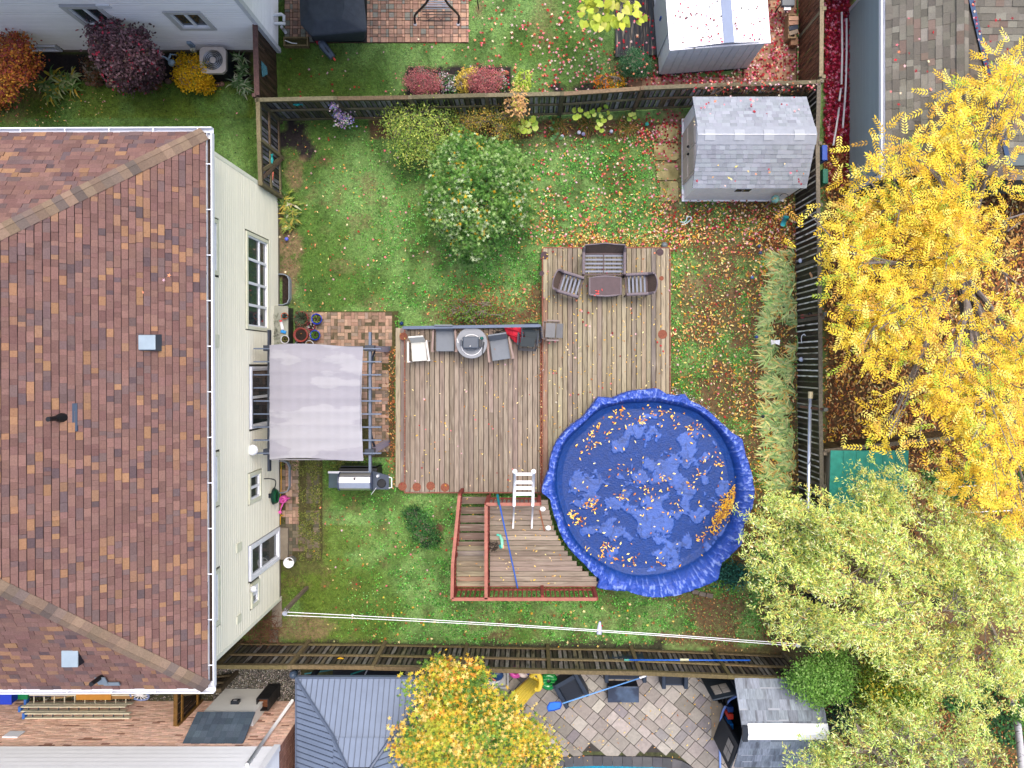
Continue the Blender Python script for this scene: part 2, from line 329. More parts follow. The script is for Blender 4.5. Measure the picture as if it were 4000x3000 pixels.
n = 150000; px = RS.uniform(1300, 3118, n); py = RS.uniform(475, 2520, n); s_, _ = soilw(px, py)
dn = np.clip((fbm(px, py, 26, 7)-.44)/.1, 0, 1)*np.clip((px-1300)/500, 0, 1)
keep = ~excluded(px, py) & (RS.rand(n) > s_*.9) & (RS.rand(n) < dn) ; px, py = px[keep], py[keep]; n = len(px)
pos = np.stack([(px-CX)*k0, (CY-py)*k0, RS.uniform(.03, .08, n)], 1)
scatter('clover', T_LEAF, pos, rot(RS.uniform(0, 2*PI, n), RS.randn(n)*.4, RS.randn(n)*.4), RS.uniform(.03, .06, n), RS.uniform(.025, .05, n), pcol(n, [(c(92, 166, 60), 3), (c(124, 196, 92), 2), (c(54, 120, 50), 2.4), (c(150, 206, 124), .8)], .22), m_grass, None, 'stuff')
# ---------------------------------------------------------------- fallen leaves (counted by nobody)
P_RED = [(c(190, 30, 48), 2), (c(235, 120, 135), 2), (c(225, 180, 185), 2), (c(150, 16, 40), 1.2), (c(240, 150, 110), 1), (c(246, 226, 190), .8)]
P_CRIM = [(c(150, 16, 46), 3), (c(110, 10, 34), 3), (c(205, 60, 95), 1.6), (c(226, 140, 165), 1), (c(170, 60, 20), .6)]
P_YEL = [(c(236, 205, 120), 3), (c(225, 180, 60), 2), (c(210, 160, 90), 2), (c(245, 226, 165), 1.5), (c(176, 108, 50), 1)]
P_BRN = [(c(164, 100, 56), 3), (c(196, 142, 84), 2), (c(136, 80, 50), 3), (c(222, 184, 124), 1.5), (c(104, 66, 46), 2.5)]
LV = {'star': ([], [], []), 'oval': ([], [], [])}
def drop(kind, n, poly, z, pal, size, clump=0, zr=.02):
    a = np.array(poly, float); x = RS.uniform(a[:, 0].min(), a[:, 0].max(), n*2); y = RS.uniform(a[:, 1].min(), a[:, 1].max(), n*2)
    k = inpoly(x, y, poly)
    if clump: k &= RS.rand(n*2) < np.clip((fbm(x, y, clump, 1)-.4)/.18, 0.03, 1)
    x, y = x[k][:n], y[k][:n]; m = len(x); jit = 5 if (z >= .1 or a[:, 0].max()-a[:, 0].min() < 120) else 30
    x = x+RS.randn(m)*jit; y = y+RS.randn(m)*jit; kz = (H-z)/F
    LV[kind][0].append(np.stack([(x-CX)*kz, (CY-y)*kz, z+RS.uniform(.005, zr, m)], 1)); LV[kind][1].append(pcol(m, pal, .12)); LV[kind][2].append(size*RS.uniform(.7, 1.25, m))
def R4(x0, y0, x1, y1): return [(x0, y0), (x1, y0), (x1, y1), (x0, y1)]
drop('star', 420, R4(2050, 470, 2660, 960), .07, P_RED, .085); drop('star', 420, R4(2560, 760, 3110, 960), .06, P_RED, .085); drop('star', 160, R4(1110, 480, 2100, 1200), .07, P_RED, .08)
drop('star', 120, R4(2440, 500, 2570, 560), .04, P_RED, .08); drop('star', 170, R4(2540, 440, 2660, 600), .05, P_CRIM, .085); drop('star', 140, R4(2620, 960, 3000, 1700), .06, P_RED, .08)
drop('star', 420, R4(1850, 0, 2560, 345), .07, P_RED, .09, 60); drop('star', 150, R4(2100, 240, 2560, 340), .05, P_RED, .09); drop('star', 60, R4(1110, 170, 1850, 370), .07, P_RED, .08)
drop('star', 900, R4(2900, 0, 3112, 330), .05, P_CRIM+P_RED, .09, 30); drop('star', 500, R4(2560, 290, 2940, 340), .05, P_CRIM+P_RED, .09); drop('star', 2600, R4(3222, 0, 3318, 560), .03, P_CRIM, .1, 0, .1); drop('star', 700, R4(3222, 520, 3320, 720), .03, P_CRIM+P_BRN, .1, 0, .08)
drop('star', 130, R4(1300, 2350, 2700, 2520), .07, P_BRN+P_YEL, .09); drop('star', 70, R4(1260, 1940, 1760, 2340), .07, P_BRN+P_RED, .08); drop('oval', 120, R4(0, 350, 420, 480), .06, P_YEL+P_RED, .06); drop('oval', 60, R4(400, 330, 980, 700), .06, [(c(24, 30, 22), 3), (c(200, 140, 140), 1)], .07)
drop('oval', 1500, R4(2100, 770, 3110, 960), .05, P_YEL+P_BRN, .095, 60); drop('oval', 3400, R4(2620, 900, 3118, 2100), .05, P_YEL+P_YEL+P_BRN, .1, 70); drop('oval', 5200, R4(2620, 900, 3118, 2100), .02, P_BRN, .055); drop('oval', 450, R4(1120, 480, 2100, 1230), .07, P_YEL+P_BRN, .07)
drop('oval', 600, R4(1750, 1120, 2105, 1270), .04, P_BRN, .09); drop('oval', 260, R4(2100, 470, 2640, 960), .07, P_YEL, .075); drop('oval', 900, R4(2250, 930, 2620, 962), .04, P_BRN+P_YEL, .07); drop('oval', 500, R4(2640, 2250, 3050, 2520), .05, P_BRN, .07, 60)
drop('oval', 200, R4(1260, 1930, 2650, 2520), .07, P_YEL+P_BRN, .07); drop('oval', 900, R4(2990, 760, 3118, 960), .03, P_BRN, .08); drop('oval', 15000, R4(3225, 690, 4040, 1760), .02, P_YEL+P_BRN+P_BRN, .12, 0, .08); drop('oval', 4000, R4(3300, 1740, 4040, 2100), .02, P_YEL+P_BRN+P_BRN, .1, 0, .08)
drop('oval', 8000, R4(3190, 2540, 4040, 3040), .02, P_BRN+[(c(80, 110, 50), 3), (c(60, 90, 40), 3)], .1, 0, .08); drop('oval', 260, R4(1750, 2640, 2800, 2960), .05, P_YEL, .07, 60); drop('oval', 400, R4(1515, 1360, 1552, 1900), .03, P_BRN, .08)
# ---------------------------------------------------------------- pavings
def brickc(): return pick([(c(172, 142, 122, 0.68), 3), (c(158, 126, 108, 0.68), 3), (c(186, 150, 128, 0.68), 2), (c(146, 128, 114, 0.68), 2), (c(132, 114, 102, 0.68), 1)])
def setting(name, loc):
    o = thing(name, None, None, loc); o['kind'] = 'structure'; return o
root = setting('patio', W(1320, 1500))
m_brick = M('paving_brick', src='obj', rough=.9, var=.2, scale=14, bump=.3, bscale=60, col2=c(92, 84, 62), c2scale=1.1, lo=.5, hi=.66)
m_brick_a = M('paving_brick_stuff', src='attr', rough=.9, var=.2, scale=14, bump=.3, bscale=60, col2=c(92, 84, 62), c2scale=1.1, lo=.5, hi=.66)
m_mossy = M('mossy_bed', c(82, 78, 44), rough=.95, var=.5, scale=20, bump=.5)
def pave_base(x0, y0, x1, y1, z, mat, parent, name='joint_sand'):
    a = W(x0, y0, 0); b = W(x1, y1, 0); return MB().box((a.x+b.x)/2, (a.y+b.y)/2, z-.06, abs(b.x-a.x), abs(b.y-a.y), .06).build(name, mat, parent)
pave_base(1153, 1216, 1556, 1366, .022, m_mossy, root); pave_base(1086, 1366, 1540, 1786, .022, m_mossy, root); pave_base(1086, 1786, 1258, 2190, .022, m_mossy, root)
def basket(x0, y0, x1, y1, skip=0, fil=None):
    a = W(x0, y1); b = W(x1, y0); cs = .208; L = []; nx = int((b.x-a.x)/cs); ny = int((b.y-a.y)/cs)
    for i in range(nx):
        for j in range(ny):
            X = a.x+i*cs; Y = b.y-(j+1)*cs; p = W(0, 0)
            if fil and fil(CX+X*F/H, CY-Y*F/H): continue
            if random.random() < skip: continue
            for q in (0, 1):
                t = random.uniform(-.003, .004)
                if (i+j) % 2: L.append(((X+.004, Y+.004+q*cs/2, .0), (cs-.008, 0, 0), (0, cs/2-.008, 0), (0, 0, .034+t), brickc()))
                else: L.append(((X+.004+q*cs/2, Y+.004, .0), (cs/2-.008, 0, 0), (0, cs-.008, 0), (0, 0, .034+t), brickc()))
    return L
tiles(basket(1160, 1220, 1552, 1364)+basket(1440, 1366, 1536, 1784, .03)+basket(1090, 1780, 1170, 2060, .05), 'brick', root, m_brick, m_brick_a, 330)
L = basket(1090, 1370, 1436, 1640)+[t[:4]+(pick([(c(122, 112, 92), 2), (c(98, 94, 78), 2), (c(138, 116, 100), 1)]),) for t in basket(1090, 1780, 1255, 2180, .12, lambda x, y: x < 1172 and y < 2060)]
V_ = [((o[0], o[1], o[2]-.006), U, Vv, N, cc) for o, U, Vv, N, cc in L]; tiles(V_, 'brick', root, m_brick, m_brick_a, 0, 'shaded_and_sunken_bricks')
n = 5200; px = np.concatenate([RS.uniform(1168, 1256, 3800), RS.uniform(1088, 1440, 1400)]); py = np.concatenate([RS.uniform(1780, 2190, 3800), RS.uniform(1770, 1840, 1400)]); mk = (fbm(px, py, 24, 3) > .46) | (np.abs(((px-1090)*H/F) % .208-.1) > .085); px, py = px[mk], py[mk]; n = len(px)
scatter('moss', T_LEAF, np.stack([(px-CX)*k0, (CY-py)*k0, np.full(n, .036)], 1), rot(RS.uniform(0, 6.3, n), RS.uniform(0, .4, n), RS.randn(n)*.2), RS.uniform(.03, .06, n), RS.uniform(.02, .04, n), pcol(n, [(c(96, 104, 44), 3), (c(120, 124, 60), 2), (c(70, 78, 40), 2)], .2), m_dry, None, 'stuff')
# stepping slab, door step
def single(mb, name, mat, label, cat, group=None, color=None, smooth=False, loc=None, bevel=0): return tag(mb.build(name, mat, None, smooth, color, loc, bevel), label, cat, group)
m_conc = M('concrete', c(150, 138, 120), rough=.9, var=.2, scale=5, bump=.3)
a, b = W(1088, 2182), W(1130, 2058); single(MB().box((a.x+b.x)/2, (a.y+b.y)/2, 0, b.x-a.x, b.y-a.y, .14), 'door_step', m_conc, 'low concrete step below the white side door of the cream house', 'step', bevel=.01)
# four flagstones in front of the resin shed
m_flag = M('flagstone', c(186, 172, 120), rough=.9, var=.2, scale=6, bump=.4, col2=c(150, 140, 90), c2scale=2)
for (x, y, w_, h_), lb in zip([(2605, 522, 90, 64), (2602, 594, 96, 66), (2606, 672, 86, 66), (2612, 748, 74, 78)], ['topmost of the sandy paving slabs before the shed door', 'second sandy paving slab from the top, beside the shed door', 'third sandy slab from the top, with rounded chipped corners', 'bottom sandy slab of the row, half buried in leaves']):
    q = W(x, y); s = F/H; hw, hh = w_/2/s, h_/2/s
    poly = [(q.x-hw, q.y-hh*.8), (q.x-hw*.85, q.y-hh), (q.x+hw*.8, q.y-hh), (q.x+hw, q.y-hh*.7), (q.x+hw*.97, q.y+hh*.85), (q.x+hw*.8, q.y+hh), (q.x-hw*.9, q.y+hh*.97), (q.x-hw, q.y+hh*.8)]
    single(MB().prism(poly, -.03, .045), 'paving_slab', m_flag, lb, 'paving slab', 'slabs before the shed door')
# red square paving behind the fence (top right)
root = setting('pavement', W(3000, 200))
m_sand = M('paving_sand', c(96, 66, 48), rough=.95, var=.3, scale=12)
pave_base(2900, -60, 3112, 342, .02, m_sand, root); pave_base(2450, 300, 2900, 342, .02, m_sand, root)
L = []
def grid_tiles(x0, y0, x1, y1, sx, sy, z, pal, gap=.008, off=0):
    a = W(x0, y1); b = W(x1, y0); X = a.x; i = 0; R_ = []
    while X < b.x-.02:
        Y = a.y-(off*sy if i % 2 else 0); ex = min(sx, b.x-X)
        while Y < b.y-.02:
            y0_ = max(Y, a.y); ey = min(Y+sy, b.y)-y0_
            if ey > .03: R_.append(((X+gap/2, y0_+gap/2, z-.03), (ex-gap, 0, 0), (0, ey-gap, 0), (0, 0, .03+random.uniform(0, .004)), pick(pal)))
            Y += sy
        X += sx; i += 1
    return R_
PR = [(c(170, 134, 104), 2), (c(156, 118, 92), 2), (c(184, 148, 120), 1)]
tiles(grid_tiles(2904, -60, 3108, 338, .2, .2, .035, PR)+grid_tiles(2454, 304, 2900, 338, .2, .2, .035, PR), 'paver', root, m_stone, m_stone_a, 300)
# cobble patio of the neighbour behind the fence (top)
root = setting('terrace', W(1500, 60))
pave_base(1112, -320, 1828, 168, .015, m_sand, root)
a = W(1114, 166); cs = .252; L = []
PC = [(c(194, 154, 134, 0.6), 3), (c(178, 140, 122, 0.6), 3), (c(208, 166, 142, 0.6), 2), (c(150, 148, 138, 0.6), 1.4), (c(158, 132, 118, 0.6), 2)]
big = lambda: pick(PC)
for i in range(23):
    for j in range(16):
        X, Y = a.x+i*cs*.97, a.y+j*cs; d = .152
        jx = lambda: random.uniform(-.004, .004)
        for (ox, oy, sx, sy) in ((0, 0, d, d), (d+.01, 0, cs*.97-d-.02, d), (0, d+.01, d, cs-d-.02), (d+.01, d+.01, cs*.97-d-.02, cs-d-.02)):
            L.append(((X+ox+jx(), Y+oy+jx(), 0), (sx-.006, 0, 0), (0, sy-.006, 0), (0, 0, .035+random.uniform(0, .005)), big()))
m_cob = M('cobble', src='obj', rough=.9, var=.2, scale=12, bump=.3); m_cob_a = M('cobble_stuff', src='attr', rough=.9, var=.2, scale=12, bump=.3)
tiles(L, 'cobble', root, m_cob, m_cob_a, 300)
# big slab terrace of the pool neighbour (bottom), laid on the diagonal
root = setting('terrace', W(2300, 2800))
region = [(1600, 2560), (2800, 2560), (2905, 2600), (2905, 3150), (2790, 3150), (2750, 3030), (2705, 2975), (2640, 2940), (2250, 2934), (2180, 2940), (2120, 2975), (2080, 3030), (2060, 3150), (1600, 3150)]
rw = [(W(x, y).x, W(x, y).y) for x, y in region]
m_slabbed = M('slab_sand', c(70, 66, 62), rough=.95, var=.2)
MB().prism(rw, -.06, .0).build('joint_sand', m_slabbed, root)
an = math.radians(-41); U_ = Vector((math.cos(an), math.sin(an), 0)); V_ = Vector((-math.sin(an), math.cos(an), 0)); cen = W(2300, 2850); L = []
PS = [(c(166, 158, 150), 3), (c(178, 170, 162), 3), (c(156, 148, 140), 2), (c(188, 180, 170), 1.5), (c(148, 142, 142), 1)]
v = -6.
while v < 6:
    hgt = random.choice([.4, .4, .27]); u = -7+random.random()*.3
    while u < 7:
        ln = random.choice([.27, .4, .4, .54]); q = cen+U_*u+V_*v; m_ = q+U_*ln/2+V_*hgt/2
        xx, yy = CX+m_.x*F/H, CY-m_.y*F/H
        if inpoly(np.array([xx]), np.array([yy]), region)[0] and yy < 3080 and yy > 2540: L.append((q+Vector((0, 0, -.01)), U_*(ln-.02), V_*(hgt-.02), (0, 0, .03+random.uniform(0, .004)), pick(PS)))
        u += ln
    v += hgt
tiles(L, 'slab', root, m_stone, m_stone_a, 300)
# concrete apron before the dark shed
a, b = W(2778, 2890), W(2822, 2712); single(MB().box((a.x+b.x)/2, (a.y+b.y)/2, 0, b.x-a.x, b.y-a.y, .045), 'concrete_strip', m_conc, 'narrow tan concrete strip on the terrace before the dark shed', 'kerb', bevel=.005)
# swimming pool: coping and water
edge = [(2050, 3120), (2062, 3060), (2090, 3010), (2140, 2972), (2200, 2955), (2300, 2950), (2500, 2953), (2620, 2958), (2680, 2975), (2722, 3010), (2745, 3060), (2755, 3120)]
ew = [W(x, y) for x, y in edge]
root = thing('swimming_pool', 'in-ground swimming pool with turquoise water and dark coping stones, cut by the photo bottom', 'pool', W(2400, 3100))
m_cope = M('coping_stone', src='obj', rough=.7, var=.15, scale=6)
dist = 0; pts = []
for i in range(len(ew)-1):
    n_ = max(1, int((ew[i+1]-ew[i]).length/.06))
    for j in range(n_): pts.append(ew[i].lerp(ew[i+1], j/n_))
inn = W(2400, 3300)
for i in range(0, len(pts)-5, 5):
    p, q = pts[i], pts[i+5]; t = (q-p); nrm = Vector((t.y, -t.x, 0)).normalized()
    if (inn-p).dot(nrm) < 0: nrm = -nrm
    piece('coping_stone', m_cope, root, p+t*.02+Vector((0, 0, -.02)), t*.96, nrm*.3, (0, 0, .07), pick([(c(84, 84, 88), 2), (c(98, 96, 98), 1)]))
m_water = M('pool_water', c(20, 150, 185), rough=.05, var=.4, scale=14, bump=.25, bscale=9, spec=.6)
wp = [(W(x, y).x, W(x, y).y) for x, y in [(2086, 3140), (2100, 3075), (2125, 3030), (2160, 3005), (2210, 2988), (2300, 2984), (2500, 2987), (2610, 2991), (2660, 3005), (2690, 3030), (2712, 3075), (2718, 3140)]]
MB().prism(wp, -1.4, -.12).build('water', m_water, root)
# gravel strip between the fence and the brick house
n = 9000; px = RS.uniform(835, 1175, n); py = RS.uniform(2590, 2735, n); px = np.concatenate([px, RS.uniform(-20, 840, 1500)]); py = np.concatenate([py, RS.uniform(2690, 2740, 1500)]); n = len(px)
scatter('gravel', T_OVAL, np.stack([(px-CX)*k0, (CY-py)*k0, RS.uniform(.0, .035, n)], 1), rot(RS.uniform(0, 6.3, n), RS.randn(n)*.3, RS.randn(n)*.3), RS.uniform(.02, .045, n), RS.uniform(.018, .035, n), pcol(n, [(c(120, 115, 108), 3), (c(160, 150, 140), 1.5), (c(70, 68, 66), 3), (c(210, 204, 196), .5)], .15), m_attr, None, 'stuff')
# loose white stones round the covered pool's wall
n = 700; t = RS.uniform(-.2, 1.6, n); rr = RS.uniform(2.84, 3.15, n)
scatter('gravel', T_OVAL, np.stack([3.36+rr*np.cos(t), -3.69+rr*np.sin(t), RS.uniform(.0, .03, n)], 1), rot(RS.uniform(0, 6.3, n), RS.randn(n)*.3, RS.randn(n)*.3), RS.uniform(.03, .06, n), RS.uniform(.03, .05, n), pcol(n, [(c(190, 184, 176), 2), (c(220, 214, 206), 1), (c(120, 112, 100), 2)], .1), m_attr, None, 'stuff')
# ---------------------------------------------------------------- generic roof shingles, walls, windows
def clipspan(poly, v):
    "u interval of convex polygon (list of (u,v)) at height v"
    us = []
    for i in range(len(poly)):
        (u0, v0), (u1, v1) = poly[i], poly[(i+1) % len(poly)]
        if (v0-v)*(v1-v) <= 0 and v0 != v1: us.append(u0+(u1-u0)*(v-v0)/(v1-v0))
    return (min(us), max(us)) if len(us) >= 2 else None
def shingle_slope(corner, Uh, Vh, poly, exp_, wr, pal, th=.016, lap=.02, seed=0, big=None, vmax=99):
    "corner origin, Uh unit along eave, Vh unit up the slope, poly in (u,v)"
    corner = Vector(corner); Uh = Vector(Uh).normalized(); Vh = Vector(Vh).normalized(); Nn = Uh.cross(Vh).normalized()
    if Nn.z < 0: Nn = -Nn
    rnd = random.Random(seed); L = []; top = min(vmax, max(p[1] for p in poly)); v = 0
    while v < top-.03:
        sp = clipspan(poly, v+exp_*.5)
        if sp:
            u = sp[0]-rnd.random()*wr[0]
            while u < sp[1]:
                wdt = rnd.uniform(*wr); a, b_ = max(u, sp[0]), min(u+wdt, sp[1])
                if b_-a > .02:
                    t = th*rnd.uniform(.5, 1.5); o = corner+Uh*a+Vh*v+Nn*.001; ve = min(exp_+lap, top-v)
                    L.append((o, Uh*(b_-a-.003), Vh*ve-Nn*0+Nn*(-.0), Nn*t, pick(pal)))
                u += wdt
        v += exp_
    # tilt every course so that its lower edge stands proud of the one below
    return [(o, U, Vv-(Nn0(U, Vv)*.012), N, cc) for o, U, Vv, N, cc in L]
def Nn0(U, V):
    n = Vector(U).cross(Vector(V)).normalized(); return n if n.z > 0 else -n
def slab(mb, pts, th=.1):
    "thick sheet under a planar polygon (top face = pts)"
    pts = [Vector(p) for p in pts]; n = (pts[1]-pts[0]).cross(pts[2]-pts[0]).normalized()
    if n.z < 0: pts = pts[::-1]; n = -n
    k = len(pts); return mb.add([p-n*.004 for p in pts]+[p-n*th for p in pts], [tuple(range(k)), tuple(range(2*k-1, k-1, -1))]+[(i, k+i, k+(i+1) % k, (i+1) % k) for i in range(k)])
def wall_frame(axis_, plane):
    "returns f(a,z,d): point on a wall. axis 'x': wall lies in x=plane, a is y, d outwards is +x; 'y': wall in y=plane, a is x, d outwards given by sign"
    if axis_ == 'x': return lambda a, z, d=0: (plane+d, a, z)
    if axis_ == '-x': return lambda a, z, d=0: (plane-d, a, z)
    if axis_ == '-y': return lambda a, z, d=0: (a, plane-d, z)
    return lambda a, z, d=0: (a, plane+d, z)
def wbox(mb, f, a0, a1, z0, z1, d0, d1):
    P_ = [Vector(f(a, z, d)) for a, z, d in ((a0, z0, d0), (a1, z0, d0), (a0, z1, d0), (a0, z0, d1))]
    return mb.ob(P_[0], P_[1]-P_[0], P_[2]-P_[0], P_[3]-P_[0])
lapmesh = None
def siding(parent, f, a0, a1, z0, z1, m, col, pitch=.115, openings=(), name='siding_board'):
    z = z0; 
    while z < z1-.01:
        ze = min(z+pitch, z1); segs = [(a0, a1)]
        for oa0, oa1, oz0, oz1 in openings:
            if oz0 < ze-.01 and oz1 > z+.01:
                ns = []
                for s0, s1 in segs:
                    if oa1 <= s0 or oa0 >= s1: ns.append((s0, s1)); continue
                    if oa0 > s0: ns.append((s0, oa0))
                    if oa1 < s1: ns.append((oa1, s1))
                segs = ns
        for s0, s1 in segs:
            o = Vector(f(s0, z, .0)); U = Vector(f(s1, z, 0))-o; Vv = Vector(f(s0, ze-(.028 if pitch > .1 else .016), 0))-o; N = Vector(f(s0, z, .034))-o
            k = random.uniform(.97, 1.03); piece(name, m, parent, o, U, Vector(f(s0, ze, 0))-o, N, (col[0]*k, col[1]*k, col[2]*k, 1), lapmesh)
        z = ze
def window(parent, f, a0, a1, z0, z1, mf, mg, nv=1, nh=0, trim=.09, name='window', d=.03, vs=None, hs=None, tr_m=None):
    "frame (part) with pane and sub-frame children"
    mb = MB()
    for (x0, x1, y0, y1) in ((a0-trim, a1+trim, z1, z1+trim), (a0-trim, a1+trim, z0-trim, z0), (a0-trim, a0, z0, z1), (a1, a1+trim, z0, z1)): wbox(mb, f, x0, x1, y0, y1, -.02, d+.03)
    fr = mb.build(name, tr_m or mf, parent); s = MB(); w_ = .035
    vs = vs if vs is not None else [a0+(a1-a0)*(i+1)/(nv+1) for i in range(nv)]; hs = hs if hs is not None else [z0+(z1-z0)*(i+1)/(nh+1) for i in range(nh)]
    for (x0, x1, y0, y1) in ((a0, a1, z1-.045, z1), (a0, a1, z0, z0+.045), (a0, a0+.045, z0+.045, z1-.045), (a1-.045, a1, z0+.045, z1-.045)): wbox(s, f, x0, x1, y0, y1, -.03, d)
    for v in vs: wbox(s, f, v-w_, v+w_, z0+.045, z1-.045, -.03, d-.003)
    for h in hs: wbox(s, f, a0+.045, a1-.045, h-w_*.8, h+w_*.8, -.03, d-.006)
    s.build('sash', mf, fr)
    A = [a0+.045]+sorted(vs)+[a1-.045]; Z = [z0+.045]+sorted(hs)+[z1-.045]
    for i in range(len(A)-1):
        for j in range(len(Z)-1):
            p = MB(); wbox(p, f, A[i]+.002, A[i+1]-.002, Z[j]+.002, Z[j+1]-.002, -.04, -.012); p.build('pane', mg, fr)
    return fr
m_side = M('siding_vinyl', src='obj', rough=.55, var=.04, scale=1.5)
_pr = [(0, 0), (0, 1), (.6, .9), (.94, .12), (1, 0)]; lapmesh = bpy.data.meshes.new('lap_board'); lapmesh.from_pydata([(x, v, n_) for x in (0, 1) for v, n_ in _pr], [], [(0, 1, 2, 3, 4), (9, 8, 7, 6, 5)]+[(i, 5+i, 5+(i+1) % 5, (i+1) % 5) for i in range(5)]); lapmesh.materials.append(m_side)
# ---------------------------------------------------------------- the main house (left)
house = thing('house', 'cream sided house with brown, mauve and orange shingled hip roof filling the left side', 'house', (-7.62, -1, 0))
EZ = 5.6; XE = -7.3; YN, YS = 5.22, -7.33
cr = c(244, 239, 218, .82)
hf = wall_frame('x', -7.64)
ops = [(.9, 3.62, .95, 2.62), (2.1, 3.55, 4.25, 5.6), (-3.5, -2.1, 4.25, 5.6), (-6.4, -4.95, 4.25, 5.6), (-1.85, -.02, .05, 2.35), (-3.84, -2.96, 1.58, 2.5), (-5.95, -4.92, .15, 2.45), (-6.72, -5.98, 1.75, 2.38)]
MB().box(-14.73, (5.04-7.11)/2, 0, 14, 12.15, EZ).build('wall_core', paint('cream_core_gap_shade', (126, 124, 108)), house)  # core colour darkened to paint in shadow lines between the siding boards
siding(house, hf, -7.1, 5.03, .18, EZ-.02, m_side, cr, .118, [(o[0]-.0, o[1]+.0, o[2], o[3]) for o in ops])
mct = paint('cream_trim', (242, 241, 222), .5, .8)
for a0 in (5.03, -7.2): mb = MB(); wbox(mb, hf, a0, a0+.1, 0, EZ-.02, -.1, .04); mb.build('corner_trim', mct, house)
mb = MB(); wbox(mb, hf, -7.1, 5.03, 0, .18, -.02, .012); mb.build('foundation', m_conc, house)
mwf = paint('white_frame', (240, 242, 248), .35, .8); mtr = paint('cream_window_trim', (232, 231, 206), .5, .78)
window(house, hf, 1.02, 3.48, 1.08, 2.5, mwf, m_glass, vs=[2.2, 1.6, 2.85], hs=[1.62], tr_m=mtr)
for a0, a1 in ((2.25, 3.4), (-3.35, -2.25), (-6.25, -5.1)): window(house, hf, a0, a1, 4.38, 5.45, mwf, m_glass, 1, 0, .1, tr_m=mtr)
window(house, hf, -1.72, -.15, .15, 2.25, mwf, m_glass, 1, 0, .07, name='patio_door', tr_m=mwf)
window(house, hf, -3.72, -3.08, 1.7, 2.38, mwf, m_glass, 1, 0, .1, tr_m=mtr)
window(house, hf, -5.82, -5.05, .28, 2.3, mwf, m_glass, vs=[], hs=[1.55], trim=.1, name='side_door', tr_m=mwf)
window(house, hf, -6.6, -6.1, 1.86, 2.26, mwf, m_glass, 1, 0, .08, tr_m=mtr)
for a0, z0, w_, h_ in ((-4.9, 3.0, .22, .3), (-6.75, 3.05, .2, .25), (.4, 4.3, .3, .5)): mb = MB(); wbox(mb, hf, a0, a0+w_, z0, z0+h_, 0, .06); mb.build('wall_vent', mtr, house)
for y_, z_ in ((-5.98+.03, 2.42), ):
    q = hf(y_-.15, z_, .14); mb = MB(); mb.box(q[0]-.07, q[1], z_-.03, .16, .05, .05); mb.lathe([(.05, -.16), (.075, -.1), (.075, .05), (.09, .06), (.02, .14)], 8, q); mb.build('wall_lantern', m_metal_w, house)
q = hf(-2.35, 2.35, .1); MB().lathe([(.02, -.05), (.14, 0), (.15, .04), (.12, .1), (.02, .12)], 12, q).build('porch_light', m_metal_w, house)
# roof planes
R1, R2 = Vector((-10.54, 2.65, 7.5)), Vector((-10.54, -4.48, 7.5))
NE, SE = Vector((XE, YN, EZ)), Vector((XE, YS, EZ))
T = 2.25
RN = NE+(Vector((-10.67, 2.58, 7.5))-NE)*T; RSs = SE+(Vector((-10.67, -4.41, 7.5))-SE)*T; RID = (RN+RSs)/2; 
RN = RSs = RID
NW, SW = Vector((-21, YN, EZ)), Vector((-21, YS, EZ)); RW = Vector((-18, RID.y, RID.z))
m_deckr = paint('roof_felt', (70, 52, 50), .9, .6)
def roofplane(parent, name, P0, P1, top, pal, exp_, wr, limit, seed, th=.016, lap=.02, vmax=99, mo=m_shing, ma=m_shing_a, base=m_deckr, sheet=.12):
    "P0->P1 eave, top: list of upper points ordered from above P1 back to above P0"
    mb = MB(); slab(mb, [P0, P1]+top, sheet); rp = mb.build(name, base, parent)
    Uh = (P1-P0).normalized(); tv = top[0]-P0; Vh = (tv-Uh*tv.dot(Uh)).normalized()
    poly = [((p-P0).dot(Uh), (p-P0).dot(Vh)) for p in [P0, P1]+top]
    L = shingle_slope(P0, Uh, Vh, poly, exp_, wr, pal, th, lap, seed, vmax=vmax)
    L = [t for t in L if inframe(t[0]) or inframe(Vector(t[0])+Vector(t[1]))]
    tiles(L, 'shingle', rp, mo, ma, limit, 'smaller_shingles'); return rp
PAL = [(c(134, 104, 98), 8), (c(128, 98, 93), 6), (c(140, 108, 100), 5), (c(164, 126, 98), 1.7), (c(150, 116, 96), 1.4), (c(118, 98, 97), 3), (c(106, 90, 93), 1)]
roofplane(house, 'roof_slope', SE, NE, [RID], PAL, .139, (.08, .26), 240, 1, .02, -.013, vmax=4.6)  # house courses stop short; bare dark felt stands in for their shadow lines
roofplane(house, 'roof_slope', NE, NW, [RW, RID], PAL, .139, (.1, .32), 30, 2, .02, -.01, vmax=4.2)
roofplane(house, 'roof_slope', SW, SE, [RID, RW], PAL, .139, (.1, .32), 30, 3, .02, -.01, vmax=4.2)
mb = MB(); slab(mb, [NW, SW, RW], .1); mb.build('roof_slope', m_deckr, house)
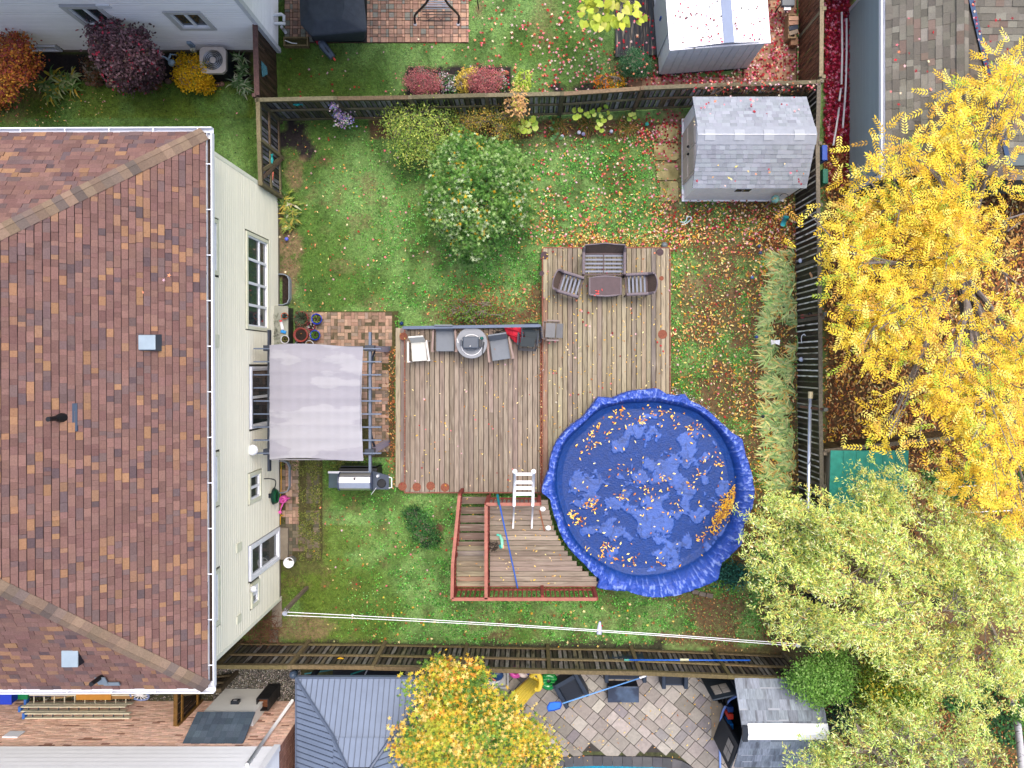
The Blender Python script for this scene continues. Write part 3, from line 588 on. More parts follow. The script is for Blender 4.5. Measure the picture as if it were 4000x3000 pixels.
# hip caps
PALR = [(c(142, 122, 106), 4), (c(150, 128, 110), 3), (c(130, 114, 104), 2), (c(118, 106, 100), 1)]
for A_, nm in ((NE, 1), (SE, 2)):
    d = (RID-A_); ln = d.length; d.normalize(); ap = .2; u = 0.02; side = d.cross(Vector((0, 0, 1))).normalized(); cap = MB()
    holder = MB().bar(A_+d*.05+Vector((0, 0, .01)), A_+d*5.2+Vector((0, 0, .01)), .03, .03).build('hip_ridge', m_deckr, house)
    while u < 5.2:
        for sgn in (1, -1):
            ou = side*sgn; 
            drop_ = .50 if (sgn == 1) == (nm == 1) else .50
            Ud = (ou*.155+Vector((0, 0, -.155*.47)))
            # lean the flap onto the slope it covers
            o = A_+d*u+Vector((0, 0, .045)); cc = pick(PALR); random.seed(int(u*1000)+nm); cc = pick(PALR)
            piece('ridge_shingle', m_shing, holder, o, d*(ap+.03)-Vector((0, 0, .012)), Ud if sgn == 1 else Ud, (0, 0, .014), cc)
        u += ap
random.seed(21)
# gutters with brackets
m_gut = M('gutter_white', c(236, 238, 246, .74), rough=.3, var=.03); m_gdirt = M('gutter_dirt', c(60, 46, 36), rough=.95, var=.5, scale=12, bump=.6)
def gutter(parent, P0, P1, out, wd=.12, col=None, brk=1.2, mud=True):
    P0 = Vector(P0); P1 = Vector(P1); out = Vector(out); d = (P1-P0); z = Vector((0, 0, 1)); mb = MB(); mt = col or m_gut
    mb.ob(P0+z*-.11, d, out*wd, z*.012); mb.ob(P0-z*.098, d, out*.008, z*.1); mb.ob(P0+out*wd-z*.11, d, out*.014, z*.125); mb.ob(P0+out*(wd-.012)+z*.015, d, out*.018, z*.008)
    g_ = mb.build('gutter', mt, parent)
    if mud: MB().ob(P0+out*.012-z*.095+d*.01, d*.98, out*(wd-.026), z*.045).build('leaf_sludge', m_gdirt, g_)
    ln = d.length; dd = d.normalized(); s_ = .5
    while s_ < ln: MB().ob(P0+dd*s_-out*.06+z*.012, dd*.02, out*(wd+.06), z*.012).build('gutter_bracket', mt, g_); s_ += brk
ge = -.02
gutter(house, (XE+.0, YS-.0, EZ-.03), (XE, YN, EZ-.03), (1, 0, 0), brk=1.03); gutter(house, (-21, YN, EZ-.03), (XE+.12, YN, EZ-.03), (0, 1, 0), mud=False, brk=1.0); gutter(house, (-21, YS, EZ-.03), (XE+.12, YS, EZ-.03), (0, -1, 0), mud=False, brk=1.0)
house.rotation_euler.z = .004
# roof vents
m_vent = paint('vent_plastic', (70, 82, 92), .4, .7); m_vent2 = paint('vent_lid', (150, 166, 178), .35, .7)
vsl = Vector((1, 0, -.564)).normalized()
def on_east(px, py):
    # intersect ray through pixel with the east slope z = EZ + .564*(XE - x)
    t = -(px-CX)/F; z = (EZ+.564*(XE+ t*H))/(1+.564*t); return W(px, py, z)
p = on_east(590, 1338)
v = MB().box(0, 0, 0, .36, .33, .05); v = MB().add([(p.x+a*.18, p.y+b*.17, p.z+.13+.0*a) for a, b in ((-1, -1), (1, -1), (1, 1), (-1, 1))]+[(p.x+a*.2, p.y+b*.19, p.z-.12-(.11*a)) for a, b in ((-1, -1), (1, -1), (1, 1), (-1, 1))], [(0, 1, 2, 3), (4, 5, 1, 0), (5, 6, 2, 1), (6, 7, 3, 2), (7, 4, 0, 3)])
ve = v.build('roof_vent', m_vent, house); MB().box(p.x, p.y, p.z+.135, .37, .32, .03).build('vent_cap', m_vent2, ve, bevel=.02); MB().ob((p.x+.21, p.y-.24, p.z-.15), vsl*.1, (0, .48, 0), (0, 0, .03)).build('vent_flashing', m_dark, ve)
q = on_east(245, 1630); pl = MB().ob(q+Vector((-.12, -.12, .0)), vsl*.3, (0, .24, 0), (0, 0, .03)).build('pipe_flashing', paint('flashing', (84, 92, 100)), house)
MB().ob(q+vsl*.18+Vector((0, -.29, .0)), vsl*.09, (0, .58, 0), (0, 0, .03)).build('flashing_wing', paint('flashing_wing', (40, 60, 84)), pl); MB().tube([q+Vector((-.02, 0, -.05)), q+Vector((-.02, 0, .42))], .05, 12).lathe([(.11, -.02), (.07, .14), (.05, .2)], 12, tuple(q+Vector((-.02, 0, 0)))).build('vent_pipe', m_black, pl)
def on_south(px, py):
    s = .646; t = (CY-py)/F   # y = t*(H-z), z = EZ + s*(y-YS)
    z = (EZ+s*(t*H-YS))/(1+s*t); return W(px, py, z)
p = on_south(285, 2562); ve = MB().box(p.x, p.y, p.z-.1, .34, .34, .22).build('roof_vent', m_dark, house); MB().box(p.x, p.y, p.z+.12, .36, .36, .03).build('vent_cap', m_vent2, ve, bevel=.02)
q = on_south(395, 2640); pl = MB().ob(q+Vector((-.1, -.2, -.05)), (.22, 0, 0), (0, .22, .14), (0, 0, .03)).ob(q+Vector((0, -.24, -.09)), (.36, 0, 0), (0, .1, .065), (0, 0, .03)).build('pipe_flashing', paint('flashing2', (120, 134, 146)), house); MB().tube([q+Vector((0, 0, -.05)), q+Vector((0, 0, .4))], .05, 12).build('vent_pipe', m_black, pl)
drop('star', 3, R4(540, 1080, 680, 1220), 6.6, P_RED, .09)
# ---------------------------------------------------------------- north-west neighbour's house (top left)
nb = thing('house', 'house with pale grey-white siding and two sliding windows, top left corner', 'house', (-12, 9.6, 0))
wf = wall_frame('-y', 9.52); wc = c(240, 236, 236, .98)
MB().box(-16.7, 13.58, 0, 17.9, 7.93, 5.4).build('wall_core', paint('pale_core_gap_shade', (118, 117, 120)), nb)  # dark core colour stands in for shade between the siding boards
siding(nb, wf, -18.5, -7.72, .2, 5.3, m_side, wc, .118, [(-12.5, -11.45, 1.65, 2.82), (-9.9, -8.9, 1.52, 2.5), (-15.2, -14.1, .1, .5)])
mb = MB(); wbox(mb, wf, -18.5, -7.72, 0, .2, -.02, .012); mb.build('foundation', m_conc, nb)
ef = wall_frame('x', -7.65); siding(nb, ef, 9.62, 17, .2, 5.3, m_side, wc, .118, [(11.3, 12.5, 1.4, 2.6)])
mb = MB(); wbox(mb, wf, -7.72, -7.6, 0, 5.3, -.1, .045); mb.build('corner_trim', paint('white_trim', (232, 232, 236)), nb)
window(nb, wf, -12.38, -11.55, 1.76, 2.7, mwf, m_glass, 1, 0, .12, tr_m=paint('pale_trim', (215, 213, 214))); window(nb, wf, -9.8, -9.0, 1.62, 2.4, mwf, m_glass, 1, 0, .12, tr_m=paint('pale_trim2', (215, 213, 214)))
window(nb, wf, -15.05, -14.25, .18, .42, mwf, m_glass, 0, 0, .06, name='basement_window'); window(nb, ef, 11.4, 12.4, 1.5, 2.5, mwf, m_glass, 1, 0, .1)
mb = MB(); mb.box(-11.3, 9.5, 2.75, .35, .1, .16); mb.build('wall_vent', m_metal_w, nb)
mb = MB(); mb.box(-10.05, 9.47, .0+.5, .14, .1, .26); mb.build('meter_box', paint('meter', (150, 170, 190)), nb); mb = MB().box(-10.15, 9.46, .2, .13, .1, .12); mb.build('faucet_box', mtr, nb)
mb = MB(); mb.box(-12.6, 13.5, 5.4, 19, 9.1, .12); mb.build('eaves', m_white, nb)
mb = MB().add([(-22.2, 8.9, 5.52), (-7.1, 8.9, 5.52), (-7.1, 18, 5.52), (-22.2, 18, 5.52), (-18, 13.4, 7.6), (-11, 13.4, 7.6)], [(0, 1, 5, 4), (1, 2, 5), (2, 3, 4, 5), (3, 0, 4)]); mb.build('roof', M('plain_shingles', c(96, 84, 80), rough=.95, var=.3, scale=9), nb)
# white vent pipes on its corner
mp = []
for k, (x, y, z) in enumerate([(1100, 62, .55), (1103, 92, .5), (1100, 112, .4)]):
    q = W(x, y, z); pts = [(-7.62, q.y, z-.1), (q.x, q.y, z-.1), (q.x, q.y, z+.12)] if k != 1 else [(-7.62, q.y, z), (q.x+.05, q.y, z), (q.x+.07, q.y, z-.02)]
    if k == 0: pts = [(-7.62, q.y+.02, z), (q.x, q.y+.04, z+.02), (q.x+.07, q.y, z), (q.x+.03, q.y-.08, z-.12)]
    if k == 2: pts = [(q.x, q.y+.05, .05), (q.x, q.y+.05, .4)]
    single(MB().tube(pts, .048, 10), 'vent_pipe', m_white, ['curled white vent pipe, topmost on the corner of the pale house', 'short straight white vent pipe between the other two', 'upright white pipe, lowest of the three on the house corner'][k], 'pipe', 'white vent pipes at the house corner', smooth=True)
# ---------------------------------------------------------------- fences
WD = [(c(120, 112, 88), 3), (c(134, 126, 98), 2), (c(104, 98, 74), 2), (c(128, 108, 84), 1)]
PK = [(c(150, 148, 156), 3), (c(112, 110, 118), 3), (c(172, 170, 178), 1.4), (c(84, 80, 84), 2), (c(110, 100, 84), 1.2)]
BKL = [(c(224, 220, 212, .9), 2), (c(190, 184, 172, .8), 2), (c(110, 104, 96), 1)]
def fence(label, tops, zt, side, wood=WD, pk=PK, rails=True, pw=.135, pitch=.145, posts=None, group=None, cat='fence', mid=True, post_over=.0, capw=.11, gap_white=None, name='board_fence', pat=(.1, .05, [(c(34, 32, 34), 1)])):
    "tops: list of photo pixels of the top rail at posts; side: +1/-1 which side (left normal) carries the rails"
    pts = [W(x, y, zt) for x, y in tops]; pts = [Vector((p.x, p.y, 0)) for p in pts]
    root = thing(name, label, cat, tuple((pts[0]+pts[-1])/2), group=group)
    for i in range(len(pts)-1):
        a, b = pts[i], pts[i+1]; d = (b-a).normalized(); n = Vector((-d.y, d.x, 0))*side; ln = (b-a).length; Z = Vector((0, 0, 1)); jz = random.uniform(-.02, .02)
        piece('top_rail', m_wood, root, a-n*.03+Z*(zt-.03+jz), d*ln*.998, n*(capw), Z*.035, pick(wood))
        if rails:
            for zz in ([.16, zt*.52, zt-.17] if mid else [.16, zt-.17]): piece('rail', m_wood, root, a+n*.012+Z*zz, d*ln, n*.042, Z*.09, pick(wood))
        else:
            for zz in (.25, zt-.3): piece('rail', m_wood, root, a-n*.06+Z*zz, d*ln, n*.038, Z*.09, pick(wood))
        s = .01; q_ = 0; w1, w2, back = pat
        while s < ln-.04:
            ww = w2 if q_ % 2 else w1; w_ = min(ww, ln-s); j = random.uniform(-.003, .003)+((.016 if back is not BKL else -.01) if q_ % 2 else 0)
            piece('picket', m_picket, root, a+d*s-n*(.014+j)+Z*random.uniform(.02, .05), d*(w_-.004), n*.014, Z*(zt-.09), pick(back if q_ % 2 else pk)); s += ww; q_ += 1
    for i, a in enumerate(pts):
        if posts and i not in posts: continue
        d = (pts[min(i+1, len(pts)-1)]-pts[max(i-1, 0)]).normalized(); n = Vector((-d.y, d.x, 0))*side
        piece('post', m_wood, root, a-d*.05-n*(.02 if rails else .09)+Vector((0, 0, -.02)), d*.1, n*(.11 if rails else .1), (0, 0, zt+.05+post_over), pick(wood))
    return root
fence('grey weathered fence with three rails behind the garden shrubs, along the top of the lawn', [(1004, 387), (1310, 380), (1602, 376), (1900, 368), (2195, 362), (2508, 340), (2870, 326), (3196, 316)], 1.8, -1)
fence('long dark mossy three-rail fence between the lawn and the pool terrace', [(560, 2606), (845, 2608), (1130, 2610), (1455, 2613), (1803, 2620), (2145, 2628), (2500, 2634), (2850, 2648), (3150, 2662)], 1.8, 1, wood=[(c(124, 108, 78), 3), (c(112, 100, 66), 2), (c(134, 120, 88), 1)], pk=[(c(104, 96, 88), 4), (c(80, 70, 64), 3), (c(140, 134, 128), 2), (c(128, 118, 98), 1.4)])
fence('tall dark picket fence on the right, beside the strip of strappy leaves', [(3204, 316), (3197, 560), (3200, 800), (3204, 1010), (3207, 1240), (3209, 1600), (3214, 1900), (3222, 2200), (3226, 2560)], 1.8, -1, rails=False, pat=(.125, .042, BKL), pk=[(c(52, 46, 42), 4), (c(40, 36, 35), 3), (c(76, 66, 60), 1)], wood=[(c(132, 124, 108), 3), (c(118, 112, 98), 2)])
fence('reddish brown stained upper stretch of the right fence, beside the leaf-strewn paving', [(3214, -260), (3214, 34), (3211, 300)], 1.8, -1, rails=False, pk=[(c(126, 84, 62), 3), (c(112, 72, 54), 2)], pat=(.135, .012, [(c(60, 44, 34), 1)]), wood=[(c(150, 138, 110), 2)])
fence('dark stained fence between the two lawns beside the pale house corner', [(998, 372), (990, 82)], 1.8, -1, rails=False, pk=[(c(92, 68, 54), 3), (c(80, 60, 48), 2)], pat=(.135, .012, [(c(60, 44, 34), 1)]), wood=[(c(112, 84, 78), 2)], capw=.14)
fence('wooden fence with a grey top rail running right, above the green roofed shed', [(3222, 1766), (3600, 1726), (3900, 1698), (4080, 1680)], 1.8, 1, rails=False, pk=[(c(104, 88, 62), 3), (c(86, 72, 52), 2)], pat=(.135, .012, [(c(60, 44, 34), 1)]), wood=[(c(140, 128, 108), 2)])
# gate with diagonal braces at the left of the lawn
root = fence('weathered garden gate with cross rails between the corner post and the cream house', [(1004, 392), (1008, 545), (1014, 718)], 1.8, 1, cat='gate', name='garden_gate', wood=[(c(128, 118, 88), 3), (c(116, 98, 78), 2)])
p, q = W(1012, 560, 1.7), W(1104, 620, .15); piece('brace', m_wood, root, (p.x+.06, p.y-.02, .15), (.0, .10, 0), (.04, 0, 0), (0, -.75, 1.45), c(132, 120, 90)); piece('brace', m_wood, root, (p.x+.07, p.y-.05, .15), (.0, .10, 0), (.04, 0, 0), (0, -.9, 1.4), c(120, 100, 82))
# leaning wooden planks at the gate's foot beside the house
# ---------------------------------------------------------------- timber decks
DW = [(c(158, 142, 126), 4), (c(166, 150, 134), 3), (c(150, 134, 118), 3), (c(156, 138, 126), 2), (c(144, 128, 114), 1)]
DWB = [(c(168, 156, 130), 4), (c(176, 164, 138), 3), (c(160, 146, 122), 3), (c(152, 138, 122), 1.5), (c(164, 132, 110), .4), (c(138, 126, 120), .6)]
m_red = paint('red_brown_stain', (142, 62, 52), .7, .62, var=.2); m_redtop = paint('red_brown_cap', (176, 112, 96), .7, .62, var=.2)
def deck(name, label, x0, x1, y0, y1, z, pal, joints=.25, circ=None):
    root = thing(name, label, 'deck', ((x0+x1)/2, (y0+y1)/2, 0)); x = x0
    while x < x1-.03:
        w_ = min(.141, x1-x); cuts = [y0]
        if random.random() < joints: cuts.append(random.uniform(y0+.8, y1-.8))
        cuts.append(y1)
        for i in range(len(cuts)-1): piece('deck_board', m_woodNS, root, (x+.003, cuts[i]+.002, z-.035), (w_-.013, 0, 0), (0, cuts[i+1]-cuts[i]-.004, 0), (0, 0, .035+random.uniform(-.003, .002)), pick(pal))
        x += .1475
    MB().box((x0+x1)/2, (y0+y1)/2, .02, x1-x0-.06, y1-y0-.06, z-.075).build('joist_frame', m_dark_wood, root)
    for o, U, V in (((x0-.04, y0-.04, .03), (x1-x0+.08, 0, 0), (0, .035, 0)), ((x0-.04, y1+.005, .03), (x1-x0+.08, 0, 0), (0, .035, 0)), ((x0-.04, y0, .03), (.035, 0, 0), (0, y1-y0, 0)), ((x1+.005, y0, .03), (.035, 0, 0), (0, y1-y0, 0))):
        piece('fascia_board', m_woodEW, root, o, U, V, (0, 0, z-.035), c(150, 92, 74))
    return root
m_dark_wood = paint('shadowed_timber', (60, 48, 40), .95, .6)
dA = deck('deck', 'main wooden deck with boards running up the picture, chairs along its railing', -3.75, .30, -3.87, 1.08, .3, DW)
for k, zt in ((0, .16),):
    for i in range(2): piece('step_board', m_woodNS, dA, (-4.07+i*.15, -3.75, zt-.035), (.143, 0, 0), (0, 4.83, 0), (0, 0, .035), pick(DWB))
MB().box(-3.93, -1.35, 0, .26, 4.7, .11).build('step_frame', m_dark_wood, dA)
dB = deck('deck', 'second wooden deck carrying the brown wicker set, reaching under the blue pool', .40, 4.19, -3.9, 3.46, .37, DWB, .4)
MB().ob((.31, -3.87, .05), (.08, 0, 0), (0, 4.9, 0), (0, 0, .17)).build('leaf_filled_gap', M('leaf_gap', c(128, 72, 44), rough=.95, var=.5, scale=30, bump=.6), dB)
# round scorch marks left by planters, very thin discs on the boards
m_stain = [paint('rust_stain', (140, 82, 62), .85, .62, var=.3, scale=20), paint('dark_stain', (84, 68, 72), .85, .62, var=.3, scale=20)]
for x, y, r, z, s_, lb in [(2127, 998, .12, .372, 1, 'dark round stain in the top left corner of the far deck'), (2116, 1068, .075, .372, 1, 'small dark round stain low on the left edge of the far deck'), (2578, 985, .11, .372, 1, 'purplish round stain in the top right corner of the far deck'), (2584, 1087, .07, .372, 0, 'small rusty round stain below the top right corner one'), (2588, 1306, .14, .372, 0, 'large rusty round stain near the right edge of the deck'),
                           (1576, 1314, .12, .302, 0, 'orange-brown round stain left of the white armchair'), (1572, 1900, .13, .302, 0, 'leftmost of the four rusty rings at the deck bottom'), (1628, 1902, .13, .302, 0, 'second rusty ring from the left at the deck bottom'), (1682, 1898, .13, .302, 0, 'third rusty ring from the left at the deck bottom'), (1738, 1904, .13, .302, 0, 'rightmost of the four rusty rings at the deck bottom')]:
    p = W(x, y, z); single(MB().lathe([(r*.98, 0), (r, .0005), (r*.97, .0015)], 22, tuple(p)), 'stain_ring', m_stain[s_], lb, 'stain')
# blue-grey railing on the main deck
m_slate = paint('slate_railing', (96, 110, 136), .5, .62)
r_ = thing('deck_railing', 'blue-grey railing with thin balusters behind the chairs and round table', 'railing', W(1835, 1278, .3))
a, b = W(1576, 1280, 1.08), W(2108, 1272, 1.08)
MB().bar(a, b, .085, .04).build('top_rail', m_slate, r_); MB().bar((a.x, a.y, .38), (b.x, b.y, .38), .04, .05).build('bottom_rail', m_dark, r_)
for i in range(34):
    p = a.lerp(b, (i+.5)/34); MB().tube([(p.x, p.y, .4), (p.x, p.y, 1.06)], .011, 6).build('baluster', m_dark, r_)
for p in (a, a.lerp(b, .5), b): MB().box(p.x, p.y, .3, .07, .07, .76).build('post', m_slate, r_)
# raised pool deck with stairs
PC_ = Vector((3.375, -3.69, 0)); ZP = 1.15; PR_ = 2.86
pd = thing('raised_deck', 'raised wooden platform by the pool with stairs and red-brown railings', 'deck', (0, -5.2, 0))
def clipx(y, x1):
    d = PR_**2-(y-PC_.y)**2
    return min(x1, PC_.x-math.sqrt(d)) if d > 0 else x1
y = -6.44
while y < -4.0:
    x1 = min(clipx(y, 2.2), clipx(y+.14, 2.2)); 
    piece('deck_board', m_woodEW, pd, (-1.16, y, ZP-.035), (x1+1.16, 0, 0), (0, .134, 0), (0, 0, .035+random.uniform(-.003, .003)), pick(DW)); y += .1475
y = -6.44
while y < -5.3: piece('deck_board', m_woodEW, pd, (-2.12, y, ZP-.037), (.9, 0, 0), (0, .134, 0), (0, 0, .035+random.uniform(-.003, .003)), pick(DWB)); y += .1475
for i in range(6):
    z = .3+.121*(i+1); y1 = -3.94-.228*i-(.05 if i else 0)
    piece('stair_tread', m_woodEW, pd, (-2.08, y1-.26, z-.04), (.86, 0, 0), (0, .205, 0), (0, 0, .04), pick([(c(140, 118, 106), 2), (c(124, 104, 92), 1)]))
for x in (-2.1, -1.22): MB().add([(x+a, y_, z_) for a in (0, .035) for y_, z_ in ((-3.92, .05), (-3.92, .38), (-5.35, ZP-.06), (-5.35, .7))], [(0, 1, 2, 3), (7, 6, 5, 4), (0, 4, 5, 1), (1, 5, 6, 2), (2, 6, 7, 3), (3, 7, 4, 0)]).build('stringer', m_red, pd)
for (x0, x1, y0, y1) in ((-2.13, 1.9, -6.47, -6.44),): MB().ob((x0, y0-.005, ZP-.22), (x1-x0, 0, 0), (0, .03, 0), (0, 0, .2)).build('rim_board', m_red, pd)
for x, y in ((-2.0, -6.3), (-1.2, -6.3), (.3, -6.3), (1.6, -6.3), (-1.2, -4.1), (.2, -4.2)): MB().box(x, y, 0, .09, .09, ZP-.05).build('support_post', m_red, pd)
def railing(P0, P1, z0a, z0b, n, endposts=(1, 1), name='railing'):
    P0, P1 = Vector((*P0, 0)), Vector((*P1, 0)); top = .93; d = P1-P0; U = Vector((0, 0, 1))
    rr = MB().bar(P0+U*(z0a+top), P1+U*(z0b+top), .088, .038).build('handrail', m_redtop, pd)
    MB().bar(P0+U*(z0a+.1), P1+U*(z0b+.1), .035, .085).build('bottom_rail', m_red, rr); MB().bar(P0+U*(z0a+top-.09), P1+U*(z0b+top-.09), .035, .085).build('upper_rail', m_red, rr)
    for i in range(n):
        t = (i+.5)/n; p = P0+d*t; zb = z0a+(z0b-z0a)*t; MB().bar((p.x, p.y, zb+.03), (p.x, p.y, zb+top-.05), .034, .034, (0, 1, 0)).build('baluster', m_red, rr)
    for e, p, zb in ((endposts[0], P0, z0a), (endposts[1], P1, z0b)):
        if e: MB().box(p.x, p.y, zb-.25, .09, .09, top+.22).build('post', m_red, rr)
railing((-2.13, -5.5), (-2.15, -6.49), ZP, ZP, 8); railing((-2.03, -3.8), (-2.13, -5.5), .33, ZP, 14, (1, 0)); railing((-2.15, -6.5), (-1.21, -6.5), ZP, ZP, 7, (0, 1)); railing((-1.21, -6.5), (1.84, -6.5), ZP, ZP, 23, (0, 1)); 
railing((-1.21, -5.35), (-1.21, -6.5), ZP, ZP, 9, (1, 0)); railing((-1.21, -3.9), (-1.21, -5.35), ZP, ZP, 12, (1, 0)); railing((-1.21, -3.88), (.27, -3.88), ZP, ZP, 12, (0, 1))
MB().box(.35, -6.45, ZP-.3, .09, .09, 1.2).build('post', m_red, pd)
# ---------------------------------------------------------------- covered above-ground pool
pool = thing('covered_pool', 'round above-ground pool under a crumpled blue tarpaulin scattered with leaves', 'pool', (PC_.x, PC_.y, 0))
outl = [(235, 850), (240, 800), (290, 680), (300, 590), (340, 470), (440, 350), (560, 260), (640, 160), (675, 105), (790, 115), (900, 65), (1060, 45), (1150, 38), (1215, 82), (1300, 95), (1350, 78), (1395, 130), (1500, 180), (1620, 290), (1720, 380), (1800, 430), (1825, 540), (1870, 680), (1897, 860), (1880, 960), (1815, 1110), (1805, 1240), (1640, 1400), (1610, 1530), (1450, 1600), (1110, 1668), (900, 1620), (665, 1590), (690, 1530), (560, 1400), (400, 1215), (350, 1080), (300, 900)]
inn_ = [(350, 800), (360, 640), (410, 480), (550, 330), (700, 200), (1000, 150), (1250, 165), (1450, 225), (1600, 350), (1700, 520), (1755, 800), (1740, 960), (1690, 1120), (1590, 1250), (1380, 1420), (1100, 1500), (900, 1495), (700, 1400), (500, 1230), (400, 1010)]
def polar(lst, z):
    A = []
    for x, y in lst:
        p = W(2000+x*.4973, 1500+y*.4973, z)-PC_; A.append((math.atan2(p.y, p.x), math.hypot(p.x, p.y)))
    A.sort(); t = np.array([a for a, _ in A]); r = np.array([b for _, b in A]); return np.concatenate([t-2*PI, t, t+2*PI]), np.concatenate([r, r, r])
to, ro = polar(outl, 1.25); ti, ri = polar(inn_, 1.12)
nth = 860; th = np.linspace(-PI, PI, nth, endpoint=False); Ro = np.interp(th, to, ro); Ri = np.minimum(np.interp(th, ti, ri), Ro-.12)
rings = []
for i in range(96): f = (i/95)**.8; rings.append(('s', f))
for f in np.linspace(0, 1, 26)[1:]: rings.append(('r', f))
for f in np.linspace(0, 1, 8)[1:]: rings.append(('d', f))
V = []; C = []; cd = np.array(c(6, 64, 146, .5)[:3]); cl = np.array(c(72, 104, 184, .56)[:3]); cm = np.array(c(48, 82, 180, .62)[:3])
for k, f in rings:
    if k == 's': r = Ri*f; 
    elif k == 'r': r = Ri+(Ro-Ri)*f
    else: r = Ro+.03*math.sin(f*PI)-.05*f
    X = PC_.x+r*np.cos(th); Y = PC_.y+r*np.sin(th)
    n1 = fbm(X*100+900, Y*100+900, 120, 1); n2 = fbm(X*100+300+60*fbm(X*100, Y*100, 80, 2), Y*100+200+50*fbm(X*100, Y*100, 40, 3), 40, 5)
    fold = np.abs(fbm(X*100+500+n1*90, Y*35+900, 34, 4)-.5)
    fold2 = np.abs(fbm(X*60+120, Y*100+900+n1*120, 46, 6)-.5)
    if k == 's':
        rr_ = np.hypot((X-PC_.x-.15)/2.15, (Y-PC_.y+.05)/2.05); n3 = fbm(X*100+777, Y*100+50, 16, 3); mask = np.clip((n2+.16*(n3-.5)-(.445+.55*np.clip(rr_-.72, 0, 1)**1.0))/.02, 0, 1)*np.clip((1.12-rr_)/.03, 0, 1)
        z = 1.0+.035*mask+.02*(n1-.5)-.10*np.clip(.035-fold, 0, 1)*mask-.05*np.clip(.04-fold2, 0, 1)+.08*np.clip((f-.93)/.07, 0, 1)
        col = cd*(1-mask[:, None])+cl*mask[:, None]*(.9+.25*n1[:, None]); col = col*(.82+.35*n1[:, None])
        ed = (mask > .05)*(mask < .95); col[ed] = cl*1.25; mm = mask > .5; col[mm] *= (1-.45*np.clip(.045-np.abs(fbm(X*100, Y*100, 30, 2)-.5), 0, 1)/.045)[mm][:, None]  # shade of fold creases painted into the patch colour
    else:
        cr_ = fbm(th*330/PI+20, np.full(nth, f*9+7.), 2.4, 2); cr2 = fbm(th*120/PI+9, np.full(nth, f*4+3.), 5, 7)
        if k == 'r':
            prof = 1.08+.27*np.clip(f/.4, 0, 1)**.7-.06*max(0, f-.75); z = prof+(.11*(cr_-.5)+.05*(cr2-.5))*min(1, f*2.2)
        else: z = 1.34-.015-.75*f+.03*(cr_-.5); X += .06*(cr_-.5)*np.cos(th); Y += .06*(cr_-.5)*np.sin(th)
        z = z*np.ones(nth); t = np.clip(f*2.2, 0, 1) if k == 'r' else 1; col = (cd*1.0*(1-t)+cm*t)*(.8+.5*cr_[:, None]); hi_ = np.clip((cr_-.62)/.08, 0, 1)[:, None]*t; col = col*(1-.5*hi_)+np.array(c(150, 170, 225, .8)[:3])*.5*hi_
    V.append(np.stack([X, Y, z], 1)); C.append(np.concatenate([np.clip(col, 0, 1), np.ones((nth, 1))], 1))
V = np.concatenate(V); C = np.concatenate(C); nr = len(rings); j = np.arange(nth); Fq = np.concatenate([np.stack([i*nth+j, i*nth+(j+1) % nth, (i+1)*nth+(j+1) % nth, (i+1)*nth+j], 1) for i in range(nr-1)])[:, ::-1]
m_tarp = M('blue_tarp', src='attr', rough=.5, var=.22, scale=7, spec=.3, bump=.8, bscale=20)
colmesh('tarpaulin', V, Fq[:, ::-1], C, m_tarp, pool, None, True)
MB().lathe([(2.68, .01), (2.7, .01), (2.72, .05), (2.72, .9), (2.69, .9), (2.68, .02)], 64, (PC_.x, PC_.y, 0)).build('pool_wall', paint('pool_wall', (220, 222, 226)), pool, True)
CP = (2530, 1923)
def ring_drop(n, r0, r1, a0, a1, pal, z=1.05, size=.1, kind='oval'):
    for _ in range(n):
        t = math.radians(random.uniform(a0, a1)); r = random.uniform(r0, r1); x = CP[0]+r*math.cos(t); y = CP[1]-r*math.sin(t); kz = (H-z)/F
        LV[kind][0].append(np.array([[(x-CX)*kz, (CY-y)*kz, z+random.uniform(.0, .03)]])); LV[kind][1].append(pcol(1, pal, .12)); LV[kind][2].append(np.array([size*random.uniform(.7, 1.2)]))
def blob_drop(n, x, y, sx, sy, ang, pal, z=1.05, size=.08, zr=.03):
    ca, sa = math.cos(ang), math.sin(ang); kz = (H-z)/F; u = RS.randn(n)*sx; v = RS.randn(n)*sy; X = x+u*ca-v*sa; Y = y+u*sa+v*ca
    LV['oval'][0].append(np.stack([(X-CX)*kz, (CY-Y)*kz, z+RS.uniform(0, zr, n)], 1)); LV['oval'][1].append(pcol(n, pal, .12)); LV['oval'][2].append(size*RS.uniform(.7, 1.2, n))
P_GOLD = [(c(240, 196, 90, .7), 3), (c(222, 160, 70, .7), 2.5), (c(200, 124, 50, .7), 2), (c(246, 220, 140, .7), 1.5), (c(160, 92, 40), 1)]
ring_drop(170, 0, 345, 0, 360, P_GOLD, 1.06); ring_drop(60, 270, 345, 40, 150, P_GOLD, 1.06)
blob_drop(420, 2832, 1985, 55, 15, -1.05, [(c(225, 170, 50), 3), (c(236, 190, 80), 2), (c(190, 130, 50), 1)], 1.06, .085, .08)
for x, y, n, s in ((2320, 1690, 26, 16), (2510, 1645, 30, 14), (2310, 1970, 60, 18), (2240, 2010, 40, 13), (2265, 2035, 25, 12), (2430, 1945, 22, 12), (2370, 2170, 60, 30), (2460, 2190, 30, 20), (2580, 2200, 16, 14), (2700, 1890, 22, 14), (2810, 1810, 26, 18), (2760, 1790, 18, 14), (2740, 1850, 16, 10), (2285, 2150, 18, 14), (2590, 1860, 14, 14), (2740, 2100, 16, 10), (2700, 1680, 20, 16), (2580, 1610, 20, 18), (2420, 1610, 20, 22), (2300, 1740, 14, 14), (2370, 2125, 16, 8)): blob_drop(int(n*.6), x, y, s, s*.8, 0, P_GOLD, 1.05, .095)
